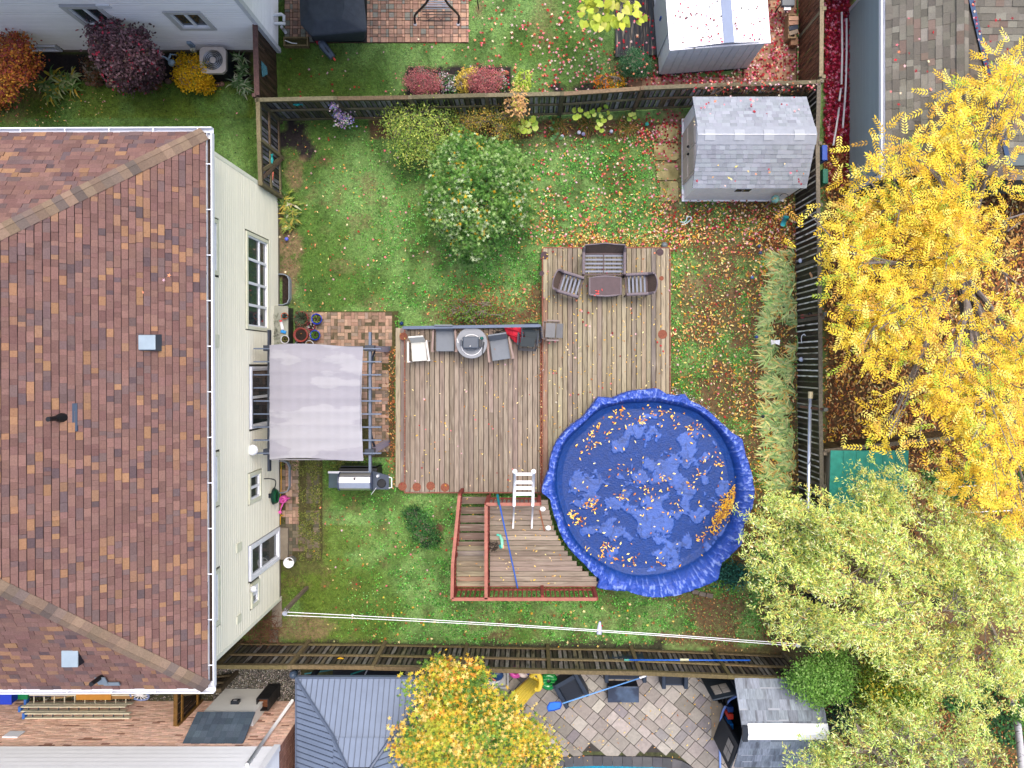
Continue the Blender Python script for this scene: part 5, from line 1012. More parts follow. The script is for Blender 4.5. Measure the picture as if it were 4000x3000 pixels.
# ---------------------------------------------------------------- dark shed with open doors (bottom right)
ds = thing('garden_shed', 'grey-roofed shed with white ridge panel and both dark doors standing open', 'shed', (7, -10, 0))
m_dsw = paint('charcoal_wall', (52, 60, 68), .6, .62); DX0, DX1, DY0, DY1 = 5.9, 7.95, -11.1, -8.95
for P_ in (((DX0, DY1-.05, 0), (DX1-DX0, 0, 0), (0, .05, 0)), ((DX0, DY0, 0), (DX1-DX0, 0, 0), (0, .05, 0)), ((DX1-.05, DY0, 0), (.05, 0, 0), (0, DY1-DY0, 0)), ((DX0, DY0, 0), (.05, 0, 0), (0, .35, 0)), ((DX0, DY1-.4, 0), (.05, 0, 0), (0, .4, 0))): MB().ob(*P_, (0, 0, 1.8)).build('wall', m_dsw, ds)
MB().ob((DX0, DY0, 0), (DX1-DX0, 0, 0), (0, DY1-DY0, 0), (0, 0, .05)).build('floor_panel', m_black, ds)
DSP = [(c(128, 138, 152, .6), 3), (c(118, 128, 142, .6), 2), (c(140, 150, 164, .6), 2)]
m_dr = M('streaky_resin_roof', src='obj', rough=.55, var=.3, scale=5, stretch=(6, 1, 1), col2=c(88, 94, 106), c2scale=1.2, lo=.52, hi=.7); m_dra = M('streaky_resin_roof_stuff', src='attr', rough=.55, var=.3, scale=5, stretch=(6, 1, 1), col2=c(88, 94, 106), c2scale=1.2, lo=.52, hi=.7)
RZ = 2.42; RY = -10.03
roofplane(ds, 'roof_panel', Vector((8.1, -8.80, 1.8)), Vector((5.72, -8.80, 1.8)), [Vector((5.78, RY, RZ)), Vector((8.1, RY, RZ))], DSP, .27, (.26, .34), 80, 11, .008, mo=m_dr, ma=m_dra, base=m_rs, sheet=.05)
roofplane(ds, 'roof_panel', Vector((5.72, -11.3, 1.8)), Vector((8.1, -11.3, 1.8)), [Vector((8.1, RY, RZ)), Vector((5.78, RY, RZ))], DSP, .27, (.26, .34), 80, 12, .008, mo=m_dr, ma=m_dra, base=m_rs, sheet=.05)
k = MB(); slab(k, [(5.92, RY, RZ+.04), (8.1, RY, RZ+.04), (8.1, RY+.24, RZ-.06), (5.92, RY+.24, RZ-.06)], .03); slab(k, [(5.92, RY-.2, RZ-.05), (8.1, RY-.2, RZ-.05), (8.1, RY, RZ+.04), (5.92, RY, RZ+.04)], .03); k.build('ridge_panel', mwr, ds)
MB().box(5.83, RY, RZ-.04, .14, .42, .07).build('ridge_end', m_dark, ds); MB().box(8.16, RY, RZ-.04, .12, .42, .07).build('ridge_end', m_dark, ds)
m_door = paint('charcoal_door', (46, 56, 66), .5, .62); m_lite = paint('window_light', (176, 172, 166), .3, .62)
for (hx_, hy_, ex, ey) in ((5.86, -9.3, 5.13, -9.46), (5.88, -10.72, 5.62, -11.42)):
    h0, h1 = Vector((hx_, hy_, 0)), Vector((ex, ey, 0)); d = h1-h0; n_ = Vector((d.y, -d.x, 0)).normalized()
    if n_.dot(Vector((0, 0, 0))-h0) < 0: n_ = -n_
    dr = MB().ob(h0+Vector((0, 0, .06)), d, n_*.04, (0, 0, 1.7)).build('door', m_door, ds)
    a_, b_ = h0+d*.2, h0+d*.85; MB().ob(a_+n_*.041+Vector((0, 0, 1.02)), b_-a_, n_*.01, (0, 0, .56)).build('window_frame', m_dark, dr)
    for i in (0, 1):
        for j_ in (0, 1): MB().ob(a_+(b_-a_)*(.04+.49*i)+n_*.052+Vector((0, 0, 1.05+.265*j_)), (b_-a_)*.43, n_*.006, (0, 0, .235)).build('pane', m_lite, dr)
# clutter inside the open shed
for x, y, cc, lb in ((2868, 2772, (30, 60, 120), 'blue tub inside the open doorway of the dark shed'), (2862, 2800, (210, 60, 40), 'orange-red box inside the dark shed doorway'), (2872, 2838, (20, 110, 190), 'bright blue bag inside the dark shed doorway'), (2884, 2870, (70, 160, 110), 'green bucket inside the dark shed doorway')):
    p = W(x, y, .5); single(MB().box(5.99, p.y, .06, .16, .16, .45), 'storage_box', paint('box_%d' % x, cc), lb, 'box', 'things stored in the dark shed', bevel=.01)
for i in range(3): 
    p = W(2845, 2780+i*4, .9); single(MB().box(5.76-.07*i, -9.85-.02*i, .02, .03, .36, .9-.2*i).box(5.7-.07*i, -10.0-.02*i, .02, .12, .03, .9-.2*i), 'wire_crate', m_black, ['tallest black crate side before the dark shed', 'middle black crate side before the dark shed', 'lowest black crate side before the dark shed'][i], 'crate', 'black crates before the shed')
# pale blue hose round the door
hp = [W(2880, 2718, .9), W(2850, 2735, .6), W(2830, 2765, .3), W(2818, 2800, .1), W(2812, 2850, .06), W(2812, 2920, .05), W(2814, 3040, .05)]
def smooth_pts(P_, n=6):
    o = []
    for i in range(len(P_)-1):
        p0 = P_[max(i-1, 0)]; p1 = P_[i]; p2 = P_[i+1]; p3 = P_[min(i+2, len(P_)-1)]
        for j_ in range(n):
            t = j_/n; o.append(.5*((2*p1)+(p2-p0)*t+(2*p0-5*p1+4*p2-p3)*t*t+(3*p1-p0-3*p2+p3)*t**3))
    return o+[P_[-1]]
single(MB().tube(smooth_pts(hp), .035, 8), 'pool_hose', paint('pale_blue_hose', (130, 160, 225), .4), 'thick pale blue hose curving past the dark shed doors', 'hose', smooth=True)
# ---------------------------------------------------------------- furniture
def place(t, x, y, z, rz): t.location = W(x, y, z); t.rotation_euler = (0, 0, rz); return t
def sling_chair(label, fab, frm, w_=.56, d_=.56, group='armchairs on the main deck'):
    t = thing('armchair', label, 'chair', (0, 0, 0), group=group)
    MB().box(0, -.02, .38, w_-.06, d_, .05, rx=.05).build('seat', fab, t, bevel=.02); MB().box(0, d_/2+.06, .40, w_-.06, .05, .46, rx=-.32).build('backrest', fab, t, bevel=.02)
    for s in (-1, 1):
        MB().bar((s*(w_/2+.02), d_/2-.02, .62), (s*(w_/2+.06), -d_/2-.04, .6), .055, .03).build('armrest', frm, t)
        for y_, k in ((-d_/2-.02, .04), (d_/2, .0)): MB().bar((s*(w_/2+.04+k*.3), y_, 0), (s*(w_/2+.02), y_, .61), .035, .035, (0, 1, 0)).build('leg', frm, t)
    return t
f_grey = paint('grey_sling', (132, 138, 146), .8, .6, var=.06); f_white = paint('ivory_sling', (218, 218, 210), .8, .72, var=.05); w_grey = paint('greyed_teak', (160, 138, 130), .8, .62, var=.15); w_white = paint('ivory_frame', (214, 208, 204), .6, .72)
t = sling_chair('ivory armchair, leftmost of the seats along the deck railing', f_white, w_white, .5, .56); place(t, 1645, 1372, .3, .07)
t = sling_chair('grey sling armchair with teak arms, left of the round table', f_grey, w_grey, .6, .6); place(t, 1745, 1332, .3, 0)
t = sling_chair('grey sling armchair with a leaf on its seat, right of the round table', f_grey, w_grey, .6, .6); place(t, 1955, 1365, .3, .15)
drop('oval', 1, R4(1930, 1360, 1940, 1366), .75, P_YEL, .09)
tb = thing('round_table', 'round grey patio table with a portable grill on it, beside the railing', 'table', W(1850, 1342, .3))
q = tb.location; MB().lathe([(.44, -.02), (.455, -.012), (.455, .01), (.445, .016)], 40, (q.x, q.y, 1.0)).build('tabletop', M('grey_laminate', c(150, 154, 162), rough=.45, var=.07, scale=3, stretch=(1, 4, 1)), tb)
for a in (.8, 2.37, 3.94, 5.5): MB().bar((q.x+.36*math.cos(a), q.y+.36*math.sin(a), .3), (q.x+.28*math.cos(a), q.y+.28*math.sin(a), .98), .03, .03).build('leg', m_dark, tb)
MB().tube([(q.x+.3*math.cos(a), q.y-.06+.3*math.sin(a), 1.022) for a in np.linspace(0, 2*PI, 30)], .01, 5).build('ring', m_white, tb)
gr = thing('portable_grill', 'small grey portable gas grill standing on the round table', 'grill', (q.x, q.y, 1.02)); m_gg = paint('grill_grey', (84, 92, 104), .45, .62)
MB().box(q.x-.01, q.y+.0, 1.05, .46, .34, .1).build('body', m_dark, gr, bevel=.02); MB().box(q.x-.01, q.y+.0, 1.15, .47, .35, .1).build('lid', m_gg, gr, bevel=.04)
for s in (-1, 1): MB().tube([(q.x-.12+.24*(s > 0)-.0, q.y-.16, 1.2), (q.x-.12+.24*(s > 0), q.y-.2, 1.2)], .01, 5).build('handle_stay', m_dark, gr)
MB().tube([(q.x-.13, q.y-.22, 1.2), (q.x+.11, q.y-.22, 1.2)], .016, 8).build('lid_handle', m_gg, gr); MB().box(q.x-.29, q.y, 1.12, .06, .17, .04).build('side_handle', m_gg, gr, bevel=.01); MB().lathe([(.022, 0), (.022, .02), (.01, .03)], 10, (q.x-.02, q.y-.1, 1.25)).build('thermometer', m_steel, gr)
MB().box(q.x+.27, q.y-.02, 1.1, .1, .22, .08).build('control_panel', m_dark, gr, bevel=.01); single(MB().lathe([(.04, 0), (.05, .02), (.05, .13), (.03, .17), (.015, .18)], 12, (q.x+.3, q.y+.13, 1.02)), 'gas_bottle', paint('green_bottle', (20, 100, 90), .4), 'small dark green gas bottle by the portable grill', 'bottle', smooth=True)
single(MB().tube([(q.x+.36, q.y+.02, 1.04), (q.x+.33, q.y-.2, 1.03), (q.x+.31, q.y-.36, 1.03)], [.02, .014, .012], 6), 'grill_brush', m_dark, 'dark grill brush lying aslant at the right rim of the table', 'brush'); single(MB().bar((q.x-.42, q.y+.12, 1.025), (q.x-.39, q.y+.0, 1.025), .02, .012), 'white_spoon', m_white, 'short white stick on the left rim of the round table', 'utensil')
# folded chairs
def folded(label, fab, frm, lay=3):
    t = thing('folding_chair', label, 'chair', (0, 0, 0), group='folded chairs leaning at the railing')
    for k in range(lay):
        z = .42+.05*k; o = -.03*k; r = .016; MB().tube([(-.25, .2+o, z), (-.25, -.25+o, z-.08), (.25, -.25+o, z-.08), (.25, .2+o, z)], r, 6).build('frame', frm, t)
    MB().box(0, -.06, .52, .42, .28, .03, rx=.15).build('seat', fab, t); MB().box(0, .21, .5, .42, .2, .05, rx=.5).build('backrest', fab, t)
    for s in (-1, 1):
        MB().bar((s*.29, .2, .58), (s*.29, -.16, .56), .035, .03).build('armrest', frm, t); MB().tube([(s*.27, .18, .5), (s*.27, .1, 0)], .014, 6).build('leg', frm, t); MB().tube([(s*.27, -.24, .42), (s*.27, -.2, 0)], .014, 6).build('leg', frm, t)
    return t
f_blk = paint('black_mesh', (54, 62, 66), .7, .6); fr_blk = paint('navy_frame', (38, 48, 66), .35, .6); f_gr2 = paint('silver_mesh', (128, 128, 130), .7, .6); fr_br = paint('taupe_frame', (140, 124, 120), .4, .6)
t = folded('black folding chair leaning over the red bag at the end of the railing', f_blk, fr_blk); place(t, 2062, 1330, .3, -.06)
t = folded('second black folding chair, mostly hidden behind the front one', f_blk, fr_blk, 2); place(t, 2078, 1305, .3, .05)
t = folded('taupe framed folding chair with silver mesh, turned sideways at the deck corner', f_gr2, fr_br, 2); place(t, 2156, 1294, .37, -1.62)
mb = MB(); pts = [(1968, 1278, .62), (2040, 1274, .75), (2052, 1300, .8), (2046, 1335, .55), (2015, 1338, .5), (1998, 1322, .56), (1982, 1306, .6)]
P_ = [W(*p) for p in pts]; cen = sum(P_, Vector())/len(P_)+Vector((0, 0, .07)); mb.v = [tuple(cen)]+[tuple(p) for p in P_]+[(p.x, p.y, .32) for p in P_]; n_ = len(P_); mb.f = [(0, 1+i, 1+(i+1) % n_) for i in range(n_)]+[(1+i, 1+n_+i, 1+n_+(i+1) % n_, 1+(i+1) % n_) for i in range(n_)]
rc = thing('folded_red_chair', 'bright red folded camping chair between the grey armchair and black chairs', 'chair', (cen.x, cen.y, .3)); m_rf = paint('red_fabric', (222, 44, 66), .7, .7, var=.2); mb.build('fabric', m_rf, rc)
for (a0, b0) in (((1970, 1280, .65), (2046, 1300, .84)), ((1972, 1300, .62), (2048, 1325, .72)), ((2000, 1276, .7), (2010, 1335, .6))): MB().tube([W(*a0), W(*b0)], .02, 6).build('fabric_fold', paint('red_fold', (190, 26, 50), .7, .7), rc)
for (a0, b0) in (((1920, 1296, .5), (1985, 1300, .55)), ((1915, 1310, .45), (1975, 1286, .6)), ((1930, 1286, .6), (1965, 1312, .4))): MB().tube([W(*a0), W(*b0)], .012, 6).build('frame_tube', m_black, rc)
# wicker set
m_wk = M('brown_wicker', c(104, 88, 90), rough=.7, var=.35, scale=22, stretch=(1, 4, 4)); m_wkl = M('wicker_arm', c(134, 122, 128), rough=.65, var=.3, scale=26, stretch=(1, 5, 1)); m_slat = paint('slate_slat', (128, 134, 152), .5, .62, var=.08); m_sheer = M('open_weave', c(112, 94, 84), rough=.8, var=.45, scale=30, stretch=(5, 1, 1))
def wicker(name, label, w_, cat):
    t = thing(name, label, cat, (0, 0, 0)); d_ = .6
    for s in (-1, 1):
        MB().tube([(s*(w_/2+.0), -.34, .54), (s*(w_/2), .05, .57), (s*(w_/2), .3, .6), (s*(w_/2-.01), .42, .8)], [.045, .048, .045, .035], 8).build('armrest', m_wkl, t)
        for y_, z_ in ((-.34, .54), (.3, .6)): MB().tube([(s*w_/2, y_, 0), (s*w_/2, y_, z_)], .028, 8).build('leg', m_wk, t)
        MB().ob((s*w_/2-.015, -.32, .2), (.03, 0, 0), (0, .6, 0), (0, 0, .32)).build('side_panel', m_wk, t)
    n_ = 16; vs = []; fs = []
    for i in range(n_+1):
        u = -1+2*i/n_; x = u*(w_/2-.02); top = .84+.05*(math.cos(u*PI*(2 if cat == 'sofa' else 1))); yt = .45+.05*(1-u*u)
        for y_, z_ in ((.28, .36), (yt, top)): vs += [(x, y_, z_), (x, y_+.02, z_-.01)]
    for i in range(n_):
        a = 4*i; fs += [(a, a+4, a+6, a+2), (a+1, a+3, a+7, a+5), (a+2, a+6, a+7, a+3)]
    bk = MB().add(vs, fs).build('backrest', m_sheer, t); MB().tube([vs[4*i+2] for i in range(n_+1)], .02, 6).build('back_rim', m_wkl, bk)
    MB().bar((-w_/2+.02, .27, .4), (w_/2-.02, .27, .4), .05, .06).build('seat_rail', m_wk, t); MB().bar((-w_/2+.02, -.34, .4), (w_/2-.02, -.34, .4), .04, .06).build('seat_rail', m_wk, t)
    halves = [(-w_/2+.03, -.02), (.02, w_/2-.03)] if cat == 'sofa' else [(-w_/2+.03, w_/2-.03)]
    for i in range(5):
        y_ = -.25+i*.115
        for a, b in halves: MB().box((a+b)/2, y_, .41, b-a, .055, .02).build('slat', m_slat, t)
    if cat == 'sofa': MB().box(0, -.03, .39, .035, .6, .03).build('centre_rail', m_wk, t)
    return t
place(wicker('loveseat', 'brown wicker loveseat frame without cushions at the deck top edge', 1.2, 'sofa'), 2352, 1035, .37, .0)
place(wicker('wicker_armchair', 'brown wicker armchair left of the coffee table, turned askew', .58, 'chair'), 2222, 1118, .37, PI/2-.29)
place(wicker('wicker_armchair', 'brown wicker armchair right of the coffee table', .58, 'chair'), 2482, 1118, .37, -PI/2+.04)
ct = thing('coffee_table', 'low rectangular coffee table with brown glass top and wicker rim', 'table', W(2358, 1124, .37)); q = ct.location; hw, hh = .46, .245
top = [(-hw, -hh), (-hw*.5, -hh-.03), (0, -hh-.045), (hw*.5, -hh-.03), (hw, -hh), (hw, hh), (hw*.5, hh+.03), (0, hh+.045), (-hw*.5, hh+.03), (-hw, hh)]
MB().tube([(q.x+x, q.y+y, .81) for x, y in top+[top[0]]], .028, 8).build('rim', m_wkl, ct); MB().prism([(q.x+x*.97, q.y+y*.97) for x, y in top], .8, .818).build('glass_top', M('brown_glass', c(92, 74, 80), rough=.5, var=.15, spec=.2), ct)
for x in (-1, 1):
    for y in (-1, 1): MB().tube([(q.x+x*hw*.93, q.y+y*hh*.93, .37), (q.x+x*hw*.95, q.y+y*hh*.95, .8)], .022, 8).build('leg', m_wk, ct)
blob_drop(9, 2330, 1146, 8, 8, 0, [(c(230, 90, 90), 1)], .83, .08, .02)
# barbecue by the steps
bq = thing('barbecue', 'stainless steel gas barbecue with side burner beside the deck steps', 'barbecue', (-5.05, -3.4, 0))
MB().box(-5.05, -3.33, .08, 1.12, .52, .76).build('cabinet', m_black, bq, bevel=.01); MB().box(-5.05, -3.02, .1, 1.06, .012, .7).build('cabinet_door', M('glossy_black', c(24, 30, 40), rough=.15, var=.3, spec=.6), bq)
hd = MB(); prof_ = [(-.27, .86), (-.27, 1.0), (-.2, 1.12), (-.02, 1.18), (.14, 1.13), (.22, 1.02), (.26, .86)]; n_ = len(prof_)
x0, x1 = -5.53, -4.62; hd.add([(x, -3.42+y, z) for x in (x0, x1) for y, z in prof_], [tuple(range(n_)), tuple(range(2*n_-1, n_-1, -1))]+[(i, n_+i, n_+(i+1) % n_, (i+1) % n_) for i in range(n_)]); hd.build('hood', m_steel, bq, bevel=.015)
for x in (x0-.015, x1+.015): 
    hs = MB().add([(x+a, -3.42+y*1.04, z+.01) for a in (-.02, .02) for y, z in prof_], [tuple(range(n_)), tuple(range(2*n_-1, n_-1, -1))]+[(i, n_+i, n_+(i+1) % n_, (i+1) % n_) for i in range(n_)]); hs.build('hood_end', paint('hood_end_grey', (70, 80, 104), .4, .62), bq)
MB().tube([(x0+.03, -3.14, 1.08), (x1-.03, -3.14, 1.08)], .018, 8).build('handle', m_steel, bq); MB().lathe([(.035, 0), (.035, .012), (.02, .016)], 14, (-5.07, -3.33, 1.165)).build('thermometer', m_dark, bq)
MB().box(-5.72, -3.42, .86, .34, .44, .05).build('side_shelf', paint('shelf_glass', (66, 84, 92), .3, .6), bq, bevel=.01); MB().box(-5.72, -3.18, .87, .36, .06, .06).build('shelf_front', m_steel, bq)
MB().add([(-4.6, -3.68, .88), (-4.12, -3.68, .88), (-4.12, -3.28, .88), (-4.6, -3.14, .88), (-4.6, -3.68, .93), (-4.12, -3.68, .93), (-4.12, -3.28, .93), (-4.6, -3.14, .93)], [(3, 2, 1, 0), (4, 5, 6, 7), (0, 1, 5, 4), (1, 2, 6, 5), (2, 3, 7, 6), (3, 0, 4, 7)]).build('side_shelf', paint('shelf_slate', (70, 80, 96), .4, .6), bq)
MB().lathe([(.13, 0), (.13, .02), (.11, .035), (.1, .035), (.1, .03)], 24, (-4.33, -3.5, .93)).build('side_burner', m_black, bq); MB().lathe([(.055, 0), (.055, .02), (.045, .028), (.03, .02)], 16, (-4.44, -3.28, .93)).build('burner_knob', m_steel, bq); MB().tube([(-4.12, -3.32, .92), (-4.04, -3.34, .94), (-4.04, -3.62, .94), (-4.12, -3.64, .92)], .016, 8).build('towel_rail', m_white, bq)
for dx in (-.48, .48):
    for dy in (-.2, .2): MB().lathe([(.04, 0), (.04, .07)], 8, (-5.05+dx, -3.33+dy, .0)).build('caster', m_black, bq)
single(MB().bar(W(1450, 1932, .95), W(1470, 1905, .95), .012, .012), 'grill_scraper', m_steel, 'thin scraper sticking out from the barbecue side burner', 'utensil')
# pool ladder leaning on the handrail
ld = thing('pool_ladder', 'white A-frame pool ladder propped over the red handrail', 'ladder', W(2040, 1950, 1.2))
for x in (2004, 2077):
    a, m_, b = W(x, 2062, 1.2), W(x+4, 1975, 2.12), W(x+7, 1842, 3.0); MB().tube([a, m_], .026, 8).build('leg', m_white, ld, True); MB().tube([m_, b], .04, 10).build('side_rail', m_white, ld, True); MB().sph(b.x, b.y, b.z, .07).build('end_knob', m_white, ld, True)
for y, z in ((1852, 2.94), (1884, 2.74), (1906, 2.58), (1929, 2.4)): MB().bar(W(2010, y, z), W(2080, y, z), .09 if y > 1860 else .075, .04).build('step', m_white, ld, bevel=.01)
m_bpole = paint('blue_pole', (40, 100, 200), .3, .7); single(MB().tube([W(1945, 1940, 2.28), W(2022, 2298, 1.185)], .02, 8), 'telescopic_pole', m_bpole, 'blue telescopic pole lying across the raised deck by the ladder', 'pole')
single(MB().tube([W(1943, 1932, 2.31), W(1949, 1972, 2.19)], .034, 8), 'pole_grip', paint('teal_grip', (10, 110, 120), .4), 'teal grip at the upper end of the blue pole, over the handrail', 'pole grip')
wg = thing('water_gun', 'mint and orange toy water gun on the raised deck', 'toy', W(1955, 2115, 1.15)); MB().tube([W(1952, 2088, 1.2), W(1960, 2110, 1.21), W(1962, 2140, 1.2)], [.035, .05, .035], 8).build('body', paint('mint', (140, 225, 190), .4), wg, True); MB().tube([W(1940, 2088, 1.2), W(1954, 2092, 1.2)], .03, 8).build('nozzle', paint('aqua', (90, 215, 190), .4), wg, True); MB().tube([W(1952, 2128, 1.19), W(1957, 2142, 1.19)], .035, 6).build('grip', paint('teal_toy', (10, 150, 150), .4), wg); MB().box(W(1966, 2135, 1.17).x, W(1966, 2135, 1.17).y, 1.17, .05, .09, .05).build('tank', paint('orange_toy', (240, 160, 120), .4), wg)
n = 260; q = W(1930, 2132, 1.15); a = RS.uniform(0, 2*PI, n); r = .14*np.sqrt(RS.rand(n)); scatter('brush_mat', T_LEAF, np.stack([q.x+r*np.cos(a), q.y+r*np.sin(a), 1.16+RS.uniform(0, .06, n)], 1), rot(a+RS.randn(n), RS.randn(n)*.5, RS.randn(n)*.5), RS.uniform(.05, .09, n), RS.uniform(.008, .014, n), pcol(n, [(c(60, 50, 46), 3), (c(120, 110, 100), 1.4)], .2), m_dry); o = bpy.data.objects['brush_mat']; tag(o, 'dark round bristly mat on the raised deck beside the rail', 'mat')
for k, (x, y, lb) in enumerate(((2120, 1988, 'white pool fitting at the rail corner of the raised deck'), (2142, 2062, 'white pool fitting lower on the deck, beside the brown stick'))): q = W(x, y, 1.16); single(MB().lathe([(.075, 0), (.08, .01), (.06, .02), (.04, .05), (.02, .05)], 14, tuple(q), 1, .85), 'pool_fitting', m_white, lb, 'fitting', 'white pool fittings on the raised deck')
single(MB().bar(W(2108, 1992, 1.17), W(2127, 2075, 1.17), .035, .02), 'wood_stick', m_wood, 'reddish wooden stick between the two white fittings', 'stick', color=c(150, 92, 66))
# green net heap by the pool
q = W(2860, 2245, .35); n = 900; a = RS.randn(n, 3)*np.array([.24, .17, .1]); scatter('folded_net', T_LEAF, a+np.array([q.x, q.y, .22]), rot(RS.uniform(0, 6.3, n), RS.randn(n)*.5, RS.randn(n)*.5), RS.uniform(.06, .14, n), RS.uniform(.03, .07, n), pcol(n, [(c(40, 96, 84), 3), (c(30, 70, 62), 3), (c(90, 160, 140), .7)], .2), m_dry); tag(bpy.data.objects['folded_net'], 'crumpled dark green netting heap at the lower right of the covered pool', 'net')
for k, (x, y, lb) in enumerate(((2715, 2310, 'left grey paving block below the covered pool'), (2742, 2318, 'dark middle paving block below the covered pool'), (2770, 2324, 'right paving block below the covered pool'))): q = W(x, y); single(MB().box(q.x, q.y, 0, .2, .13, .08, rz=-.2), 'loose_block', m_stone, lb, 'block', 'loose blocks below the pool', color=pick([(c(130, 120, 110), 1), (c(150, 140, 128), 1)]), bevel=.01)
# planters by the house wall
m_bench = paint('grey_green_lid', (168, 170, 156), .6, .64, var=.1)
sb = thing('storage_bench', 'grey-green storage box against the house with pots and bottles on it', 'storage box', W(1110, 1276, 0)); q = sb.location
MB().box(q.x, q.y, 0, .56, 1.1, .5).build('body', paint('dark_box', (60, 60, 56)), sb); MB().box(q.x, q.y, .5, .62, 1.18, .06).build('lid', m_bench, sb, bevel=.03)
def pot(label, x, y, z, r, h, mat, soil=m_soil, rimm=None, group='plant pots by the house', plant=None):
    q = W(x, y, z+h); t = thing('plant_pot', label, 'pot', (q.x, q.y, z), group=group)
    MB().lathe([(r*.7, 0), (r*.93, h*.85), (r*1.0, h*.86), (r*1.02, h), (r*.88, h), (r*.86, h*.88)], 24, (q.x, q.y, z)).build('vessel', mat, t, True); MB().lathe([(r*.86, 0), (r*.5, .012)], 20, (q.x, q.y, z+h*.87)).build('soil', soil, t)
    if plant:
        n, ln, wd, pal, tilt = plant; a = RS.uniform(0, 2*PI, n); rr = r*.5*np.sqrt(RS.rand(n)); P0 = np.stack([q.x+rr*np.cos(a), q.y+rr*np.sin(a), np.full(n, z+h*.9)], 1)
        scatter('foliage', T_LEAF, P0, rot(a-PI/2+RS.randn(n)*.4, RS.uniform(*tilt, n), RS.randn(n)*.3), ln*RS.uniform(.6, 1.1, n), np.full(n, wd), pcol(n, pal, .15), m_fol, t)
    return t
m_tr2 = paint('plastic_terracotta', (150, 66, 58), .5, .62); m_rd = paint('raspberry_pot', (150, 40, 62), .4, .62); m_or = paint('orange_pot', (205, 92, 44), .6, .62); m_wh2 = paint('chalk_pot', (205, 205, 210), .5, .7); m_gp = paint('grey_pot', (130, 140, 148), .5, .62)
GSP = [(c(150, 172, 140), 3), (c(120, 150, 112), 2), (c(186, 196, 160), 1)]
pot('large terracotta pot holding a spiky pale grass', 1176, 1243, 0, .215, .34, m_tr2, plant=(170, .26, .012, GSP, (.35, 1.2))); pot('large terracotta pot of bare dark soil with one yellow leaf', 1174, 1308, 0, .22, .34, m_tr2); drop('oval', 1, R4(1170, 1300, 1176, 1306), .34, P_YEL, .1)
pot('upper bright blue glazed pot with a low green plant', 1236, 1246, 0, .165, .24, m_blueglaze, plant=(40, .07, .04, [(c(130, 150, 60), 1), (c(100, 130, 50), 1)], (.1, .7))); pot('lower bright blue glazed pot with a bushy green plant', 1230, 1309, 0, .155, .24, m_blueglaze, plant=(110, .1, .012, [(c(120, 170, 60), 2), (c(96, 140, 50), 1)], (.2, 1.2)))
pot('small raspberry red pot between the two blue pots', 1214, 1274, 0, .125, .2, m_rd, plant=(6, .14, .03, [(c(220, 230, 220), 1)], (.2, .6))); pot('white-rimmed pot with dry stems, nearest the canopy edge', 1208, 1346, 0, .13, .2, m_wh2, plant=(50, .1, .02, [(c(160, 110, 60), 1), (c(130, 130, 70), 1)], (.1, .8))); pot('dark-filled grey pot half under the canopy edge', 1168, 1352, 0, .16, .2, m_gp)
pot('small orange clay pot on the storage box', 1111, 1234, .56, .1, .14, m_or, plant=(12, .07, .04, [(c(40, 110, 100), 1), (c(90, 160, 170), 1)], (.1, .8))); pot('white pot of mossy soil on the storage box', 1112, 1326, .56, .125, .16, m_wh2, plant=(60, .05, .03, [(c(130, 120, 60), 1), (c(100, 110, 50), 1)], (.1, .7)))
bt = thing('plant_food_bottle', 'white and blue spray bottle with red cap lying on the storage box', 'bottle', W(1100, 1275, .56)); MB().tube([W(1098, 1258, .6), W(1104, 1288, .6)], .045, 10).build('bottle', m_white, bt, True); MB().tube([W(1096, 1250, .6), W(1098, 1258, .6)], .04, 8).build('cap', paint('red_cap', (220, 60, 70)), bt); MB().box(W(1108, 1296, .57).x, W(1108, 1296, .57).y, .57, .16, .09, .05, rz=-.3).build('blue_pouch', paint('sky_blue', (50, 150, 225), .4), bt, bevel=.01)
n = 60; q = W(1080, 1290, .57); scatter('dry_twigs', T_LEAF, np.stack([q.x+RS.uniform(-.06, .06, n), q.y+RS.uniform(-.4, .4, n), RS.uniform(.57, .62, n)], 1), rot(RS.uniform(0, 6.3, n), RS.randn(n)*.1, np.zeros(n)), RS.uniform(.08, .2, n), np.full(n, .008), pcol(n, [(c(60, 60, 50), 1), (c(110, 130, 80), 1)]), m_dry); tag(bpy.data.objects['dry_twigs'], 'scattering of thin dry stems along the wall side of the storage box', 'twigs')
# window wells
def well(label, x0, x1, y0, y1):
    a, b = W(x0, y1, .2), W(x1, y0, .2); t = thing('window_well', label, 'window well', ((a.x+b.x)/2, (a.y+b.y)/2, 0), group='window wells along the cream house'); r = min(.18, (b.x-a.x)*.7)
    pts = [Vector((a.x, a.y, 0)), Vector((b.x-r, a.y, 0)), Vector((b.x-r*.3, a.y+r*.3, 0)), Vector((b.x, a.y+r, 0)), Vector((b.x, b.y-r, 0)), Vector((b.x-r*.3, b.y-r*.3, 0)), Vector((b.x-r, b.y, 0)), Vector((a.x, b.y, 0))]
    k = MB()
    for i in range(len(pts)-1): k.bar(pts[i]+Vector((0, 0, .06)), pts[i+1]+Vector((0, 0, .06)), .025, .26)
    k.build('steel_rim', paint('galvanised_'+str(x0), (150, 160, 172), .35, .66), t); MB().box((a.x+b.x)/2+.03, (a.y+b.y)/2, -.0, (b.x-a.x)-.12, (b.y-a.y)-.1, .03).build('leaf_bed', M('well_litter', c(58, 46, 40), rough=.95, var=.6, scale=14, bump=.6), t)
    return t
well('corrugated window well filled with dark leaves, above the storage box', 1084, 1128, 1070, 1190); well('dark-rimmed window well with litter in it, beside the green hose', 1090, 1128, 1802, 1926)
